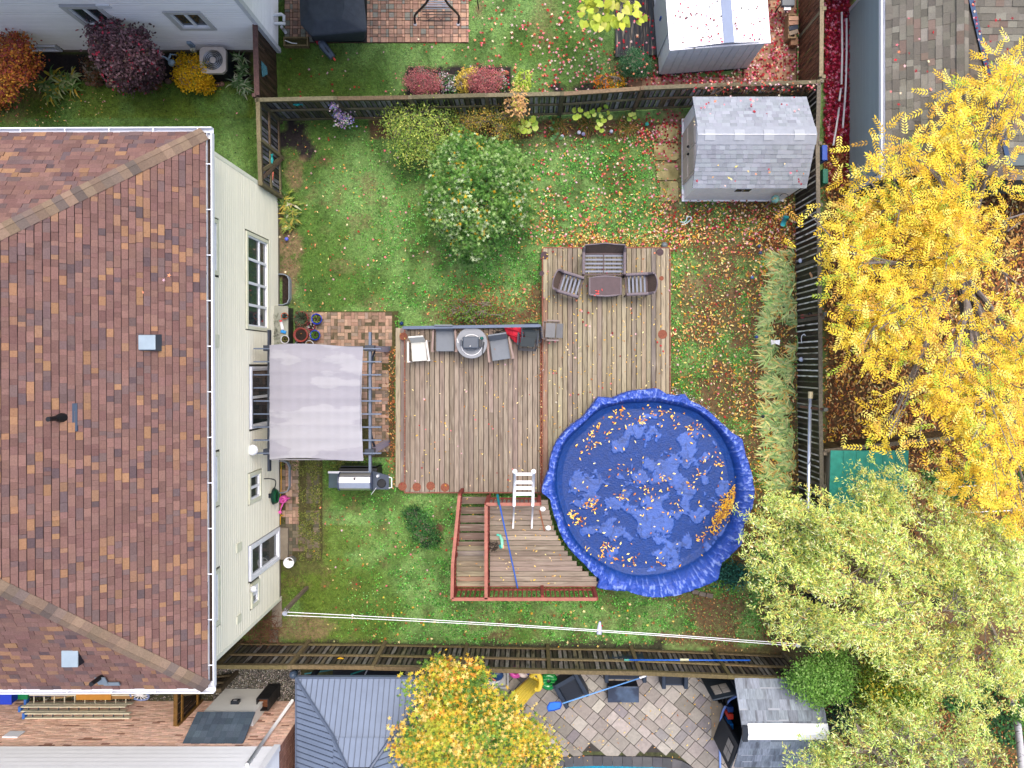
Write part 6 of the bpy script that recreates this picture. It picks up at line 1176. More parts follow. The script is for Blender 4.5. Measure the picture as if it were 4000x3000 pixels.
# hose, watering can, bucket, cord
q = W(1066, 1940, .9); hs = thing('garden_hose', 'dark green hose coiled on a wall hook below the small window', 'hose', tuple(q))
for k in range(5): r = .2-.012*k; MB().tube([(-7.56+.04+.03*k, q.y+r*1.15*math.cos(a), .82+r*math.sin(a)+.02*k) for a in np.linspace(0, 2*PI, 26)], .018, 6).build('coil', paint('hose_green_%d' % k, (22, 60+8*k, 56), .35, .62), hs)
MB().tube(smooth_pts([Vector((-7.5, q.y+.1, 1.0)), Vector((-7.45, q.y+.32, .9)), Vector((-7.4, q.y+.5, 1.05)), Vector((-7.45, q.y+.6, 1.35)), Vector((-7.55, q.y+.62, 1.5))]), .016, 6).build('loose_end', m_black, hs, True); MB().box(-7.58, q.y+.05, .95, .1, .12, .1).build('hook', m_dark, hs)
q = W(1104, 1952, .2); wc_ = thing('watering_can', 'pink watering can on the bricks below the hose', 'watering can', (q.x, q.y, 0)); m_pk = paint('pink_plastic', (232, 100, 180), .35, .72)
MB().lathe([(.1, 0), (.12, .02), (.115, .2), (.08, .24), (.075, .23), (.02, .12)], 18, (q.x, q.y, .02)).build('body', m_pk, wc_, True); MB().tube([(q.x-.02, q.y-.1, .08), (q.x-.04, q.y-.24, .22), (q.x-.05, q.y-.34, .27)], [.03, .02, .018], 8).build('spout', m_pk, wc_, True); MB().lathe([(.02, 0), (.05, .03), (.05, .04)], 12, (q.x-.05, q.y-.36, .25)).build('rose', m_pk, wc_); MB().tube([(q.x+.1, q.y+.02, .06), (q.x+.2, q.y+.04, .15), (q.x+.12, q.y+.03, .26), (q.x, q.y+.02, .27)], .016, 6).build('handle', m_pk, wc_)
q = W(1128, 2198, .35); bk = thing('bucket', 'white bucket standing on the mossy bricks beside the door step', 'bucket', (q.x, q.y, 0)); MB().lathe([(.12, 0), (.15, .34), (.16, .35), (.16, .37), (.145, .37), (.115, .02)], 24, (q.x, q.y, 0)).build('vessel', m_white, bk, True); MB().tube([(q.x+.15*math.cos(a), q.y+.15*math.sin(a), .33-.0*a) for a in np.linspace(-1.2, 1.9, 14)], .006, 5).build('handle', m_steel, bk)
single(MB().tube(smooth_pts([W(1103, 1765, .3), W(1098, 1800, .05), W(1098, 1900, .05), W(1094, 1960, .05), W(1096, 2010, .05), W(1110, 2012, .05), W(1096, 2018, .05), W(1095, 2050, .05)]), .012, 6), 'extension_cord', paint('yellow_cord', (235, 180, 40)), 'yellow cord running down along the foot of the cream wall', 'cord')
# covered grill and neighbours on the cobble terrace
cv = thing('covered_barbecue', 'large barbecue under a charcoal fabric cover on a black mat, top edge', 'barbecue', W(1300, 70, 0)); m_cov = M('charcoal_cover', c(78, 84, 94), rough=.8, var=.15, scale=6, bump=.6, bscale=7)
a0 = [W(x, y, 1.02) for x, y in ((1168, -25), (1420, -25), (1434, 100), (1432, 122), (1215, 142), (1172, 92))]; base_ = [W(x, y, .12) for x, y in ((1190, -10), (1420, -10), (1425, 150), (1420, 160), (1235, 165), (1195, 120))]
tp = [W(x, y, 1.25) for x, y in ((1205, -20), (1345, -20), (1345, 30), (1335, 72), (1230, 78), (1205, 40))]
vs = [tuple(p) for p in base_]+[tuple(p) for p in a0]+[tuple(p) for p in tp]; n_ = 6; MB().add(vs, [tuple(range(12, 18))]+[(i, (i+1) % n_, n_+(i+1) % n_, n_+i) for i in range(n_)]+[(n_+i, n_+(i+1) % n_, 2*n_+(i+1) % n_, 2*n_+i) for i in range(n_)]).build('cover', m_cov, cv, bevel=.05)
a, b = W(1230, 165, .04), W(1434, -40, .04); MB().box((a.x+b.x)/2, (a.y+b.y)/2, .036, b.x-a.x, b.y-a.y, .012).build('mat', m_black, cv); MB().tube([W(1396, 128, .3), W(1393, 155, .05)], .01, 5).build('drawcord', m_white, cv)
pb = thing('planter_box', 'small wooden planter frame at the corner of the pale house', 'planter', W(1155, 160)); a, b = W(1106, 178, .2), W(1202, 142, .2)
for P_ in (((a.x, a.y, 0), (b.x-a.x, 0, 0), (0, .04, 0)), ((a.x, b.y-.04, 0), (b.x-a.x, 0, 0), (0, .04, 0)), ((a.x, a.y+.04, 0), (.04, 0, 0), (0, b.y-a.y-.08, 0)), ((b.x-.04, a.y+.04, 0), (.04, 0, 0), (0, b.y-a.y-.08, 0))): piece('board', m_wood, pb, *P_, (0, 0, .18), c(150, 130, 92))
MB().box((a.x+b.x)/2, (a.y+b.y)/2, 0, b.x-a.x-.1, b.y-a.y-.1, .1).build('soil', m_mossy, pb); single(MB().tube([W(1113, 158, .2), W(1140, 168, .2), W(1160, 170, .2)], .014, 6), 'garden_wand', m_white, 'white and red wand lying on the small wooden planter', 'tool')
bl = thing('leaf_blower', 'grey and red power tool lying on the grass by the black mat', 'garden tool', W(1275, 190)); MB().tube([W(1250, 158, .22), W(1262, 178, .26), W(1300, 225, .2)], [.1, .13, .1], 8).build('body', paint('tool_grey', (96, 108, 124), .4, .62), bl, bevel=.0); MB().tube([W(1243, 150, .2), W(1252, 166, .22)], .12, 8).build('red_collar', paint('tool_red', (190, 40, 60), .4), bl); MB().tube([W(1226, 150, .1), W(1244, 155, .15)], .08, 8).build('base', m_dark, bl); MB().tube([W(1298, 222, .15), W(1310, 236, .12)], .03, 8).build('tip', paint('tool_orange', (235, 90, 70), .4), bl); MB().bar(W(1270, 185, .38), W(1285, 205, .34), .03, .02).build('grip', m_dark, bl)
sw = thing('swing_seat', 'black metal garden swing with curved legs on the cobble terrace', 'swing', W(1705, 60)); m_ir = paint('iron', (58, 54, 58), .5, .62)
for s, bx_ in ((1, 1622), (-1, 1790)):
    k = [W(bx_, 95, .02), W(bx_-2*s, 62, .3), W(bx_+18*s, 38, .8), W(bx_+44*s, 10, 1.4), W(bx_+62*s, -25, 1.9)]; MB().tube(smooth_pts(k), .035, 8).build('leg', m_ir, sw, True); MB().lathe([(.06, 0), (.05, .04)], 10, tuple(W(bx_, 96, .02))).build('foot', paint('foot_pale', (190, 190, 200)), sw)
for y, z in ((82, .45), (57, .75), (45, .8), (30, .8)): MB().tube([W(1650, y, z), W(1765, y, z)], .014, 6).build('cross_bar', m_ir, sw)
for x0 in (1652, 1700, 1745): MB().tube([W(x0+22*math.cos(a), 82-16*math.sin(a), .5) for a in np.linspace(0, PI, 12)], .009, 5).build('scroll', m_ir, sw)
for i in range(4): MB().bar(W(1662, 6+9*i, .55), W(1758, 6+9*i, .55), .04, .02).build('slat', m_slat, sw)
single(MB().tube([W(1862, -10, 1.0), W(1870, 35, .0)], .018, 6), 'shepherd_hook', m_ir, 'thin black pole in the grass right of the cobble terrace', 'pole')
# air conditioner
ac = thing('air_conditioner', 'outdoor air conditioner with a beige top and round fan grille', 'air conditioner', W(850, 255)); cx, cy = W(832, 235, .68).x, W(832, 235, .68).y; m_ac = paint('ac_beige', (206, 196, 188), .45, .7)
MB().box(cx, cy, .05, .72, .72, .56).build('body', m_dark, ac); 
for i in range(10): MB().box(cx, cy-.365, .08+.053*i, .72, .02, .02).build('louvre', m_black, ac)
ring = MB(); n_ = 40; R_ = .3
sq = lambda a: min(.39/max(abs(math.cos(a)), 1e-6), .39/max(abs(math.sin(a)), 1e-6), .485)
vs = []; 
for i in range(n_):
    a = 2*PI*i/n_+.001; vs += [(cx+R_*math.cos(a), cy+R_*math.sin(a), .7), (cx+sq(a)*math.cos(a), cy+sq(a)*math.sin(a), .7), (cx+R_*math.cos(a), cy+R_*math.sin(a), .6), (cx+sq(a)*math.cos(a), cy+sq(a)*math.sin(a), .6)]
ring.add(vs, [f for i in range(n_) for f in [(4*i, 4*i+1, 4*((i+1) % n_)+1, 4*((i+1) % n_)), (4*i+1, 4*i+3, 4*((i+1) % n_)+3, 4*((i+1) % n_)+1), (4*i+2, 4*i, 4*((i+1) % n_), 4*((i+1) % n_)+2)]]).build('top_cover', m_ac, ac)
MB().lathe([(.29, .62), (.28, .625)], 30, (cx, cy, 0)).build('fan_well', paint('fan_well', (90, 92, 96), .4), ac)
for r in (.09, .15, .2, .25, .29): MB().tube([(cx+r*math.cos(a), cy+r*math.sin(a), .695) for a in np.linspace(0, 2*PI, 30)], .006, 4).build('grille_ring', m_steel, ac)
MB().lathe([(.09, .66), (.085, .7), (.03, .71)], 16, (cx, cy, 0)).build('hub', m_ac, ac)
for k in range(4): a = PI/2*k+.4; MB().bar((cx, cy, .66), (cx+.26*math.cos(a), cy+.26*math.sin(a), .66), .1, .01).build('fan_blade', paint('blade_%d' % k, (130, 134, 140), .4), ac)
for i, (x, y, r) in enumerate(((345, 328, 11), (368, 330, 12), (392, 328, 15), (432, 332, 18), (475, 338, 16), (552, 336, 15), (660, 320, 14), (852, 332, 12), (868, 330, 12), (60, 348, 14), (610, 345, 12))):
    q = W(x, y); rr = r/F*H; single(MB().sph(q.x, q.y, rr*.35, rr, .7, 10, 6, 1, .8), 'edging_stone', m_stone, ['leftmost round brown stone of the bed edge before the pale house', 'second round edging stone from the left', 'third edging stone, broad and brown', 'fourth edging stone, the widest', 'fifth edging stone under the purple bush', 'edging stone below the reddish low plant', 'edging stone beside the yellow mound', 'left pinkish stone below the air conditioner', 'right pinkish stone below the air conditioner', 'grey stone under the orange bush on the far left', 'dark edging stone right of the purple bush'][i], 'stone', 'stones edging the bed', color=pick([(c(140, 108, 92), 2), (c(120, 100, 90), 1)]), smooth=True)
st = thing('garden_figure', 'pale blue metal garden figure between the purple bush and the yellow mound', 'figurine', W(660, 240)); m_pb = paint('pale_blue_metal', (160, 186, 205), .4, .7)
MB().tube([W(614, 196, .7), W(625, 215, .6), W(650, 228, .5), W(668, 240, .45)], .03, 6).build('body', m_pb, st, True); MB().tube([W(665, 210, .6), W(656, 230, .5), W(660, 245, .4)], .018, 6).build('arm', m_pb, st, True); MB().tube([W(688, 215, .5), W(668, 212, .6), W(662, 228, .5)], .016, 6).build('arm', m_pb, st, True); q = W(668, 243, .45); MB().sph(q.x, q.y, .4, .11, .8).build('basket', m_pb, st, True); q = W(616, 198, .72); MB().sph(q.x, q.y, .72, .07).build('head', m_pb, st, True)
# ---------------------------------------------------------------- lines, poles, ornaments
cp = thing('clothesline', 'white double clothesline strung from a leaning post across the lower lawn', 'clothesline', W(1199, 2295))
p0 = W(1199, 2295, 0); p1 = W(1104, 2395, 2.25); single(MB().bar(W(1172, 2318, 0) if False else p0, p1, .09, .09, (0, 1, 0)), 'clothesline_post', m_wood, 'weathered wooden post holding the left end of the clothesline', 'post', color=c(140, 124, 104))
E0, E1 = W(1112, 2397, 2.25), W(3118, 2520, 2.2)
def wire(a, b, sag, r, n=24): return [a.lerp(b, i/n)-Vector((0, 0, sag*4*(i/n)*(1-i/n))) for i in range(n+1)]
MB().tube(wire(E0+Vector((0, .045, 0)), E1+Vector((0, .03, 0)), .12, .008), .009, 5).build('line', m_white, cp); MB().tube(wire(E0-Vector((0, .045, 0)), E1-Vector((0, .03, 0)), .2, .008), .009, 5).build('line', m_white, cp)
MB().lathe([(.06, -.01), (.07, 0), (.06, .01)], 14, tuple(E0)).build('pulley', m_steel, cp); MB().lathe([(.06, -.01), (.07, 0), (.06, .01)], 14, tuple(E1)).build('pulley', m_steel, cp); MB().bar(W(1374, 2402, 2.2), W(1380, 2404, 2.2), .05, .04).build('line_spreader', m_white, cp)
for a in (.6, 1.0, 1.4): MB().tube([E0, E0+Vector((.16*math.cos(a), .16*math.sin(a), .03))], .008, 5).build('hook_arm', m_steel, cp)
hg = thing('peg_bag', 'white and blue bag with a red detail hanging on the clothesline', 'bag', W(2343, 2470, 2.1)); MB().tube([W(2343, 2432, 1.9), W(2342, 2450, 2.0), W(2340, 2478, 2.06)], [.03, .06, .07], 8).build('bag', paint('pale_lilac', (206, 206, 235), .5, .7), hg, True); MB().tube([W(2343, 2428, 1.85), W(2344, 2442, 1.9)], .03, 6).build('blue_top', paint('bag_blue', (90, 110, 190)), hg); MB().sph(W(2352, 2444, 1.9).x, W(2352, 2444, 1.9).y, 1.9, .025).build('red_dot', paint('bag_red', (200, 50, 40)), hg)
# pipes and poles on fences
pp = thing('galvanised_pipe', 'long shiny pipe with a cream end cap lying along the right fence', 'pipe', W(3163, 1780, 1.5)); MB().tube([W(3165, 1545, 1.5), W(3160, 1790, 1.5), W(3157, 2045, 1.5)], .05, 12).build('tube', M('bright_pipe', c(200, 206, 224, .9), rough=.25, metal=.6, var=.1), pp, True); MB().tube([W(3166, 1530, 1.5), W(3166, 1556, 1.5)], .068, 12).build('end_cap', paint('cream_cap', (215, 200, 160)), pp); MB().tube([W(3156, 1815, 1.56), W(3172, 1790, 1.6)], .008, 5).build('tie_wire', m_black, pp)
for x in (3156, 3180): MB().box(W(x, 1560, 1.4).x, W(x, 1560, 1.4).y, 1.38, .1, .04, .06).build('bracket', m_dark, pp)
for k, (y, lb) in enumerate(((1230, 'wooden arm with a red and black lantern across the right fence'), (1596, 'short wooden arm jutting over the right fence by the pipe'))):
    t = thing('fence_arm', lb, 'bracket', W(3180, y, 1.7)); a, b = W(3128, y+6 if k == 0 else y-8, 1.2), W(3225, y-4 if k == 0 else y+4, 1.95); ob = MB().bar(a, b, .06, .06).build('arm', m_wood, t, color=c(104, 76, 58)); MB().box(b.x, b.y, b.z-.05, .11, .1, .08).build('end_block', m_wood, t, color=c(110, 112, 104))
    if k == 0: MB().lathe([(.03, 0), (.06, .03), (.05, .12), (.01, .15)], 10, tuple(W(3132, 1237, 1.1))).build('red_lantern', paint('lantern_red', (200, 80, 90)), t, True); MB().lathe([(.03, 0), (.06, .03), (.05, .1), (.01, .12)], 10, tuple(W(3160, 1228, 1.4))).build('black_lantern', m_black, t, True)
b1 = thing('telescopic_pole', 'blue telescopic pole hung horizontally on the bottom fence', 'pole', W(2690, 2578, 1.3)); MB().tube([W(2455, 2578, 1.2), W(2930, 2579, 1.2)], .022, 8).build('tube', m_bpole, b1, True); MB().tube([W(2438, 2578, 1.2), W(2458, 2578, 1.2)], .03, 8).build('grip', paint('pole_teal', (60, 150, 140)), b1); MB().tube([W(2656, 2577, 1.2), W(2690, 2577, 1.2)], .034, 8).build('clamp', paint('clamp_cream', (200, 200, 170)), b1)
sk = thing('pool_skimmer', 'blue skimmer net on a long pale blue pole lying across the black furniture', 'pool net', W(2165, 2762, .9)); MB().tube([W(2197, 2748, .9), W(2525, 2640, 1.1)], .02, 8).build('pole', paint('pole_sky', (110, 165, 230), .35), sk, True); MB().tube([W(2498, 2648, 1.1), W(2522, 2640, 1.1)], .03, 8).build('grip', m_white, sk)
nt_ = [(2137, 2763), (2147, 2745), (2165, 2742), (2190, 2742), (2194, 2752), (2188, 2768), (2165, 2775), (2142, 2778)]; MB().prism([(W(x, y, .88).x, W(x, y, .88).y) for x, y in nt_], .86, .885).build('net', paint('net_blue', (50, 120, 225), .6), sk); MB().tube([W(x, y, .9) for x, y in nt_+[nt_[0]]], .014, 6).build('rim', paint('rim_blue', (20, 80, 190), .4), sk)
# fence ornaments
def fish(label, x, y, z, cc, ang, s=1.0):
    q = W(x, y, z); t = thing('fish_ornament', label, 'ornament', tuple(q)); d = Vector((math.cos(ang), math.sin(ang), 0)); MB().tube([q-d*.16*s, q-d*.08*s, q, q+d*.1*s], [.015, .05*s, .06*s, .02*s], 8).build('body', cc, t, True); e = q+d*.1*s; n_ = Vector((-d.y, d.x, .3)); MB().prism([(e.x, e.y), (e.x+d.x*.1*s+n_.x*.06*s, e.y+d.y*.1*s+n_.y*.06*s), (e.x+d.x*.07*s, e.y+d.y*.07*s), (e.x+d.x*.1*s-n_.x*.06*s, e.y+d.y*.1*s-n_.y*.06*s)], z-.01, z+.01).build('tail', cc, t); return t
m_tq = paint('turquoise', (20, 160, 160), .3, .66); fish('turquoise fish ornament fixed on the top fence near its left end', 1163, 408, 1.35, m_tq, .0, .8); fish('turquoise fish ornament hanging on the left garden gate', 1062, 622, 1.0, m_tq, PI/2, .8)
dm = thing('diamond_ornament', 'teal mosaic diamond hanging on the dark stained fence', 'ornament', W(1032, 268, 1.2)); 
P_ = [W(1019, 238, 1.38), W(1040, 262, 1.15), W(1043, 290, 1.12), W(1024, 300, 1.35)]; mb = MB(); mb.add([tuple(p+Vector((.02*k, 0, 0))) for k in (0, 1) for p in P_], [(0, 1, 2, 3), (7, 6, 5, 4), (0, 4, 5, 1), (1, 5, 6, 2), (2, 6, 7, 3), (3, 7, 4, 0)]); mb.build('panel', M('mosaic_teal', c(90, 140, 150), rough=.4, var=.6, scale=30), dm)
bfy = thing('butterfly_ornament', 'red and white butterfly ornament hanging low on the left gate', 'ornament', W(1061, 690, .8)); q = W(1061, 690, .9); MB().tube([q+Vector((0, .14, .1)), q+Vector((0, -.14, -.1))], .015, 6).build('body', m_white, bfy)
for s in (-1, 1): MB().prism([(q.x, q.y+.1), (q.x+s*.07, q.y+.14), (q.x+s*.05, q.y), (q.x+s*.04, q.y-.12), (q.x, q.y-.06)], .9, .92).build('wing', paint('wing_%d' % s, (220, 120, 100) if s > 0 else (150, 190, 230)), bfy)
bs_ = thing('hanging_basket', 'hanging basket of lilac and white flowers on the top fence', 'flower basket', W(1345, 450, 1.0))
n = 420; a = np.concatenate([np.stack([RS.normal(1302, 7, 80), RS.normal(415, 7, 80), RS.uniform(1.4, 1.6, 80)], 1), np.stack([RS.normal(1318, 8, 90), RS.normal(440, 12, 90), RS.uniform(1.1, 1.3, 90)], 1), np.stack([RS.normal(1345, 16, 170), RS.normal(458, 11, 170), RS.uniform(.9, 1.1, 170)], 1), np.stack([RS.normal(1345, 22, 80), RS.normal(485, 8, 80), RS.uniform(.7, .9, 80)], 1)])
P_ = np.array([tuple(W(*r)) for r in a]); scatter('blossoms', T_OVAL, P_, rot(RS.uniform(0, 6.3, len(P_)), RS.randn(len(P_))*.4, RS.randn(len(P_))*.4), RS.uniform(.04, .07, len(P_)), RS.uniform(.03, .05, len(P_)), pcol(len(P_), [(c(226, 206, 214), 3), (c(150, 150, 215), 2), (c(190, 150, 210), 2), (c(150, 180, 140), 2.5)], .1), m_fol, bs_)
MB().lathe([(.03, -.14), (.12, -.06), (.15, 0), (.14, .01)], 16, tuple(W(1342, 456, .98))).build('basket', m_black, bs_, True); MB().tube([W(1300, 408, 1.6), W(1340, 452, 1.2)], .008, 5).build('chain', m_black, bs_)
sf = []
for k, (x, y, lb) in enumerate(((1330, 2573, 'upper yellow flower ornament on the bottom fence'), (1343, 2584, 'lower yellow flower ornament on the bottom fence'))):
    q = W(x, y, 1.1); t = thing('flower_ornament', lb, 'ornament', tuple(q), group='flower ornaments on the bottom fence'); MB().tube([(q.x+.075*math.cos(a), q.y+.035*math.sin(a), q.z+.05*math.sin(a)) for a in np.linspace(0, 2*PI, 16)], .017, 6).build('petal_ring', paint('sun_yellow_%d' % k, (240, 190, 40)), t); MB().sph(q.x, q.y, q.z, .05, .5).build('centre', paint('sun_brown_%d' % k, (190, 120, 60)), t)
t = thing('ladybird_ornament', 'small red ornament with white dots on the bottom fence', 'ornament', W(1215, 2578, 1.0)); q = W(1215, 2578, 1.0); MB().sph(q.x, q.y, q.z, .06, .7).build('body', paint('ladybird_red', (150, 30, 30)), t, True)
for i in range(4): MB().sph(q.x-.07+.05*i, q.y+.06, q.z+.02, .016).build('dot', m_white, t)
# globe, feeder and hook by the resin shed
t = thing('glass_globe', 'pale aqua mosaic globe on a stake below the resin shed', 'ornament', W(3024, 842)); q = W(3029, 778, 1.0); MB().sph(q.x, q.y, q.z, .125, 1, 20, 12).build('globe', M('aqua_mosaic', c(140, 205, 200), rough=.15, var=.5, scale=16, spec=.6, col2=c(200, 180, 110), c2scale=11, lo=.55, hi=.62), t, True); MB().tube([(q.x-.0, q.y-.02, 0), (q.x, q.y, .9)], .025, 8).build('stake', m_bark, t)
hk = single(MB().tube(smooth_pts([W(3066, 835, 0), W(3078, 772, 1.5), W(3072, 758, 1.7), W(3055, 758, 1.72), W(3046, 766, 1.6)]), .009, 6), 'shepherd_hook', m_black, 'thin black shepherd hook beside the mosaic globe', 'hook', smooth=True)
t = thing('bird_feeder', 'turquoise cylinder bird feeder hanging near the right fence', 'bird feeder', W(3062, 865, .9)); MB().tube([W(3070, 848, 1.1), W(3057, 878, .85)], .07, 14).build('cylinder', paint('feeder_teal', (60, 170, 180), .4, .66), t, True); MB().tube([W(3071, 845, 1.12), W(3070, 850, 1.1)], .08, 14).build('lid', paint('feeder_lid', (40, 130, 140), .4), t); MB().tube([W(3072, 800, 1.5), W(3070, 846, 1.1)], .005, 4).build('wire', m_black, t)
rb = [W(x, y, .06) for x, y in ((2662, 878), (2680, 872), (2698, 858), (2701, 850), (2694, 846), (2684, 850), (2680, 862), (2670, 868), (2658, 866))]; single(MB().tube(smooth_pts(rb), .018, 6), 'hose_loop', paint('pale_blue_loop', (190, 215, 220)), 'pale blue twisted loop lying on the ground below the shed', 'loop', smooth=True)
def solar(label, x, y, col=(60, 80, 120), r=.05, kind='solar_light'):
    q = W(x, y, .3); t = thing(kind, label, 'garden light', (q.x, q.y, 0), group='solar lights in the strappy bed'); MB().lathe([(.01, 0), (.012, .22), (r, .23), (r, .28), (r*.6, .3)], 10, (q.x, q.y, 0)).build('lamp_head', paint('solar_%d' % x, col, .35), t, True)
solar('upper dark blue solar light above the strappy leaf bed', 2967, 960); solar('dark blue solar light just below the upper one', 2972, 987); solar('blue solar light left of the leaf bed, beside the top deck corner height', 2940, 1083, (90, 120, 170)); solar('blue solar light in the grass left of the white butterfly', 2957, 1316, (60, 80, 150)); solar('black solar light with a red base at the lower bed edge', 2982, 1627, (40, 44, 60))
for k, (x, y, lb) in enumerate(((3128, 1018, 'upper white globe light at the fence foot'), (3130, 1404, 'lower white globe light at the fence foot'))): q = W(x, y, .4); t = thing('globe_light', lb, 'garden light', (q.x, q.y, 0)); MB().sph(q.x, q.y, .4, .075).build('globe', paint('globe_w%d' % k, (210, 215, 235), .3, .75), t, True); MB().tube([(q.x, q.y, 0), (q.x, q.y, .36)], .012, 6).build('stake', m_steel, t)
t = thing('butterfly_stake', 'white butterfly stake among the strappy leaves', 'ornament', W(3027, 1335)); q = W(3027, 1335, .5)
for s in (-1, 1): MB().add([(q.x, q.y-.05, q.z), (q.x+s*.12, q.y-.1, q.z+.04), (q.x+s*.14, q.y+.06, q.z+.05), (q.x, q.y+.04, q.z), (q.x, q.y-.05, q.z-.008), (q.x+s*.12, q.y-.1, q.z+.032), (q.x+s*.14, q.y+.06, q.z+.042), (q.x, q.y+.04, q.z-.008)], [(0, 1, 2, 3), (7, 6, 5, 4), (0, 4, 5, 1), (1, 5, 6, 2), (2, 6, 7, 3), (3, 7, 4, 0)]).build('wing', m_white, t)
MB().tube([(q.x, q.y, 0), (q.x, q.y, .5)], .008, 5).build('stake', m_steel, t)
t = thing('flamingo_ornament', 'tan and white bird ornament hung on the right fence', 'ornament', W(3175, 1050, 1.0)); MB().tube([W(3178, 1020, 1.2), W(3172, 1040, 1.1), W(3172, 1058, 1.1)], [.03, .02, .03], 8).build('neck', paint('bird_cream', (220, 200, 170)), t, True); MB().tube([W(3165, 1066, 1.1), W(3178, 1080, 1.2), W(3190, 1084, 1.3)], [.04, .08, .05], 8).build('body', paint('bird_tan', (214, 158, 110)), t, True)
t = thing('swan_ornament', 'thin white swan-neck ornament low on the right fence', 'ornament', W(3135, 1320, .7)); MB().tube(smooth_pts([W(3146, 1312, .8), W(3142, 1306, .8), W(3134, 1310, .75), W(3130, 1322, .7), W(3132, 1340, .6)]), .013, 6).build('neck', m_white, t, True)
for x, y, lb, cc in ((2596, 957, 'grey stone ball at the far deck corner', (110, 120, 124)), (1568, 1263, 'small navy box in the plants at the railing end', (20, 50, 100)), (1958, 491, 'white glass ball among the shrub twigs', (215, 215, 235)), (2196, 531, 'white and black solar ball in the leafy bed', (200, 205, 220)), (2262, 516, 'left small white ball in the bed below the fence', (215, 215, 235)), (2279, 522, 'small lilac ball right of the white one', (150, 150, 190)), (2388, 512, 'white and navy spotlight in the flower bed', (190, 195, 215)), (1118, 933, 'small blue flower head below the hosta', (100, 110, 220)), (2528, 483, 'small teal ball near the fence by the shed', (60, 160, 150))):
    q = W(x, y, .15); single(MB().sph(q.x, q.y, .12, .06 if x != 2596 else .1), 'garden_ball', paint('ball_%d' % x, cc, .3, .7), lb, 'ornament', smooth=True)
# leaf-strewn planters next to the red paving
t = thing('firewood_crate', 'wooden crate of folded cardboard and logs beside the brown fence', 'crate', W(3100, 90)); a, b = W(3080, 148, .4), W(3112, 52, .4)
for P_ in (((a.x, a.y, 0), (b.x-a.x, 0, 0), (0, .05, 0)), ((a.x, b.y-.05, 0), (b.x-a.x, 0, 0), (0, .05, 0)), ((a.x, a.y+.05, 0), (.05, 0, 0), (0, b.y-a.y-.1, 0)), ((b.x-.05, a.y+.05, 0), (.05, 0, 0), (0, b.y-a.y-.1, 0))): piece('board', m_wood, t, *P_, (0, 0, .38), c(170, 140, 104))
for i, cc in enumerate(((206, 160, 130), (176, 130, 104), (36, 48, 70), (150, 130, 110))): MB().box((a.x+b.x)/2+.03, b.y-.15-.14*i, .25, .28, .12, .16, rz=.1*i).build('folded_piece', paint('crate_piece_%d' % i, cc), t)
simplebox('storage_box', 'low brown box below the firewood crate', 'box', 3090, 144, 3117, 175, 0, .3, paint('brown_box', (150, 110, 80))); t = thing('barbecue', 'small grey kettle stand with a white shelf at the top edge', 'barbecue', W(3080, 12)); a = W(3078, 5, .7); MB().box(a.x, a.y, .6, .38, .3, .15).build('body', paint('stand_grey', (100, 106, 112)), t, bevel=.02); MB().box(W(3078, 28, .7).x, W(3078, 28, .7).y, .62, .2, .12, .05).build('shelf', m_white, t)
for dx in (-.15, .15): MB().tube([(a.x+dx, a.y, 0), (a.x+dx, a.y, .6)], .02, 6).build('leg', m_dark, t)
for k, (P_, lb) in enumerate((([(3288, 48), (3290, 200), (3287, 330)], 'long white pipe nearest the fence in the crimson leaves'), ([(3307, 72), (3307, 200), (3304, 330), (3300, 400)], 'long white pipe nearest the grey wall in the crimson leaves'), ([(3285, 345), (3278, 395)], 'short upper piece of white pipe among the red leaves'), ([(3300, 395), (3292, 500)], 'white pipe piece ending beside the grey wall'), ([(3278, 420), (3268, 490), (3255, 568)], 'white pipe lying aslant at the lower end of the crimson leaves'))):
    single(MB().tube([W(x, y, .12) for x, y in P_], .03, 8), 'white_pipe', m_white, lb, 'pipe', 'white pipes lying beside the grey house', smooth=True)
for x, y, y2, cc, lb in ((3217, 562, 630, (50, 90, 190), 'blue plastic edge sticking out behind the right fence'), (3220, 655, 720, (20, 110, 90), 'dark green bin edge behind the right fence')): p = W(x, (y+y2)/2, .9); single(MB().box(p.x+.04, p.y, 0, .16, abs(y2-y)/150, .9), 'bin', paint('binx_%d' % y, cc), lb, 'bin', bevel=.02)
# wires across the right-hand garden
for k, (x0, y0, x1, y1, z, lb) in enumerate(((3670, 1906, 4040, 1884, 2.6, 'upper white line crossing the right-hand garden'), (3775, 2002, 4040, 1990, 2.6, 'second white line crossing the right-hand garden'), (3810, 2148, 4040, 2140, 3.2, 'lowest white line, glimpsed through the willow'))): single(MB().tube([W(x0, y0, z), W(x1, y1, z)], .012, 5), 'washing_line', m_white, lb, 'line', 'lines over the right garden')
t = thing('log_pile', 'dark hollow with grey timber below the teal shed, inside the willow', 'timber', W(3370, 2030)); 
for i in range(5): p = W(3330+18*i, 2040+6*(i % 3), .2); MB().tube([p, p+Vector((.5, .05*i, .05))], .05, 7).build('log', m_bark, t)
MB().box(9.95, -4.6, 0, .9, .5, .5).build('hollow_shade_block', m_black, t)  # black box stands in for the shade inside the hollow
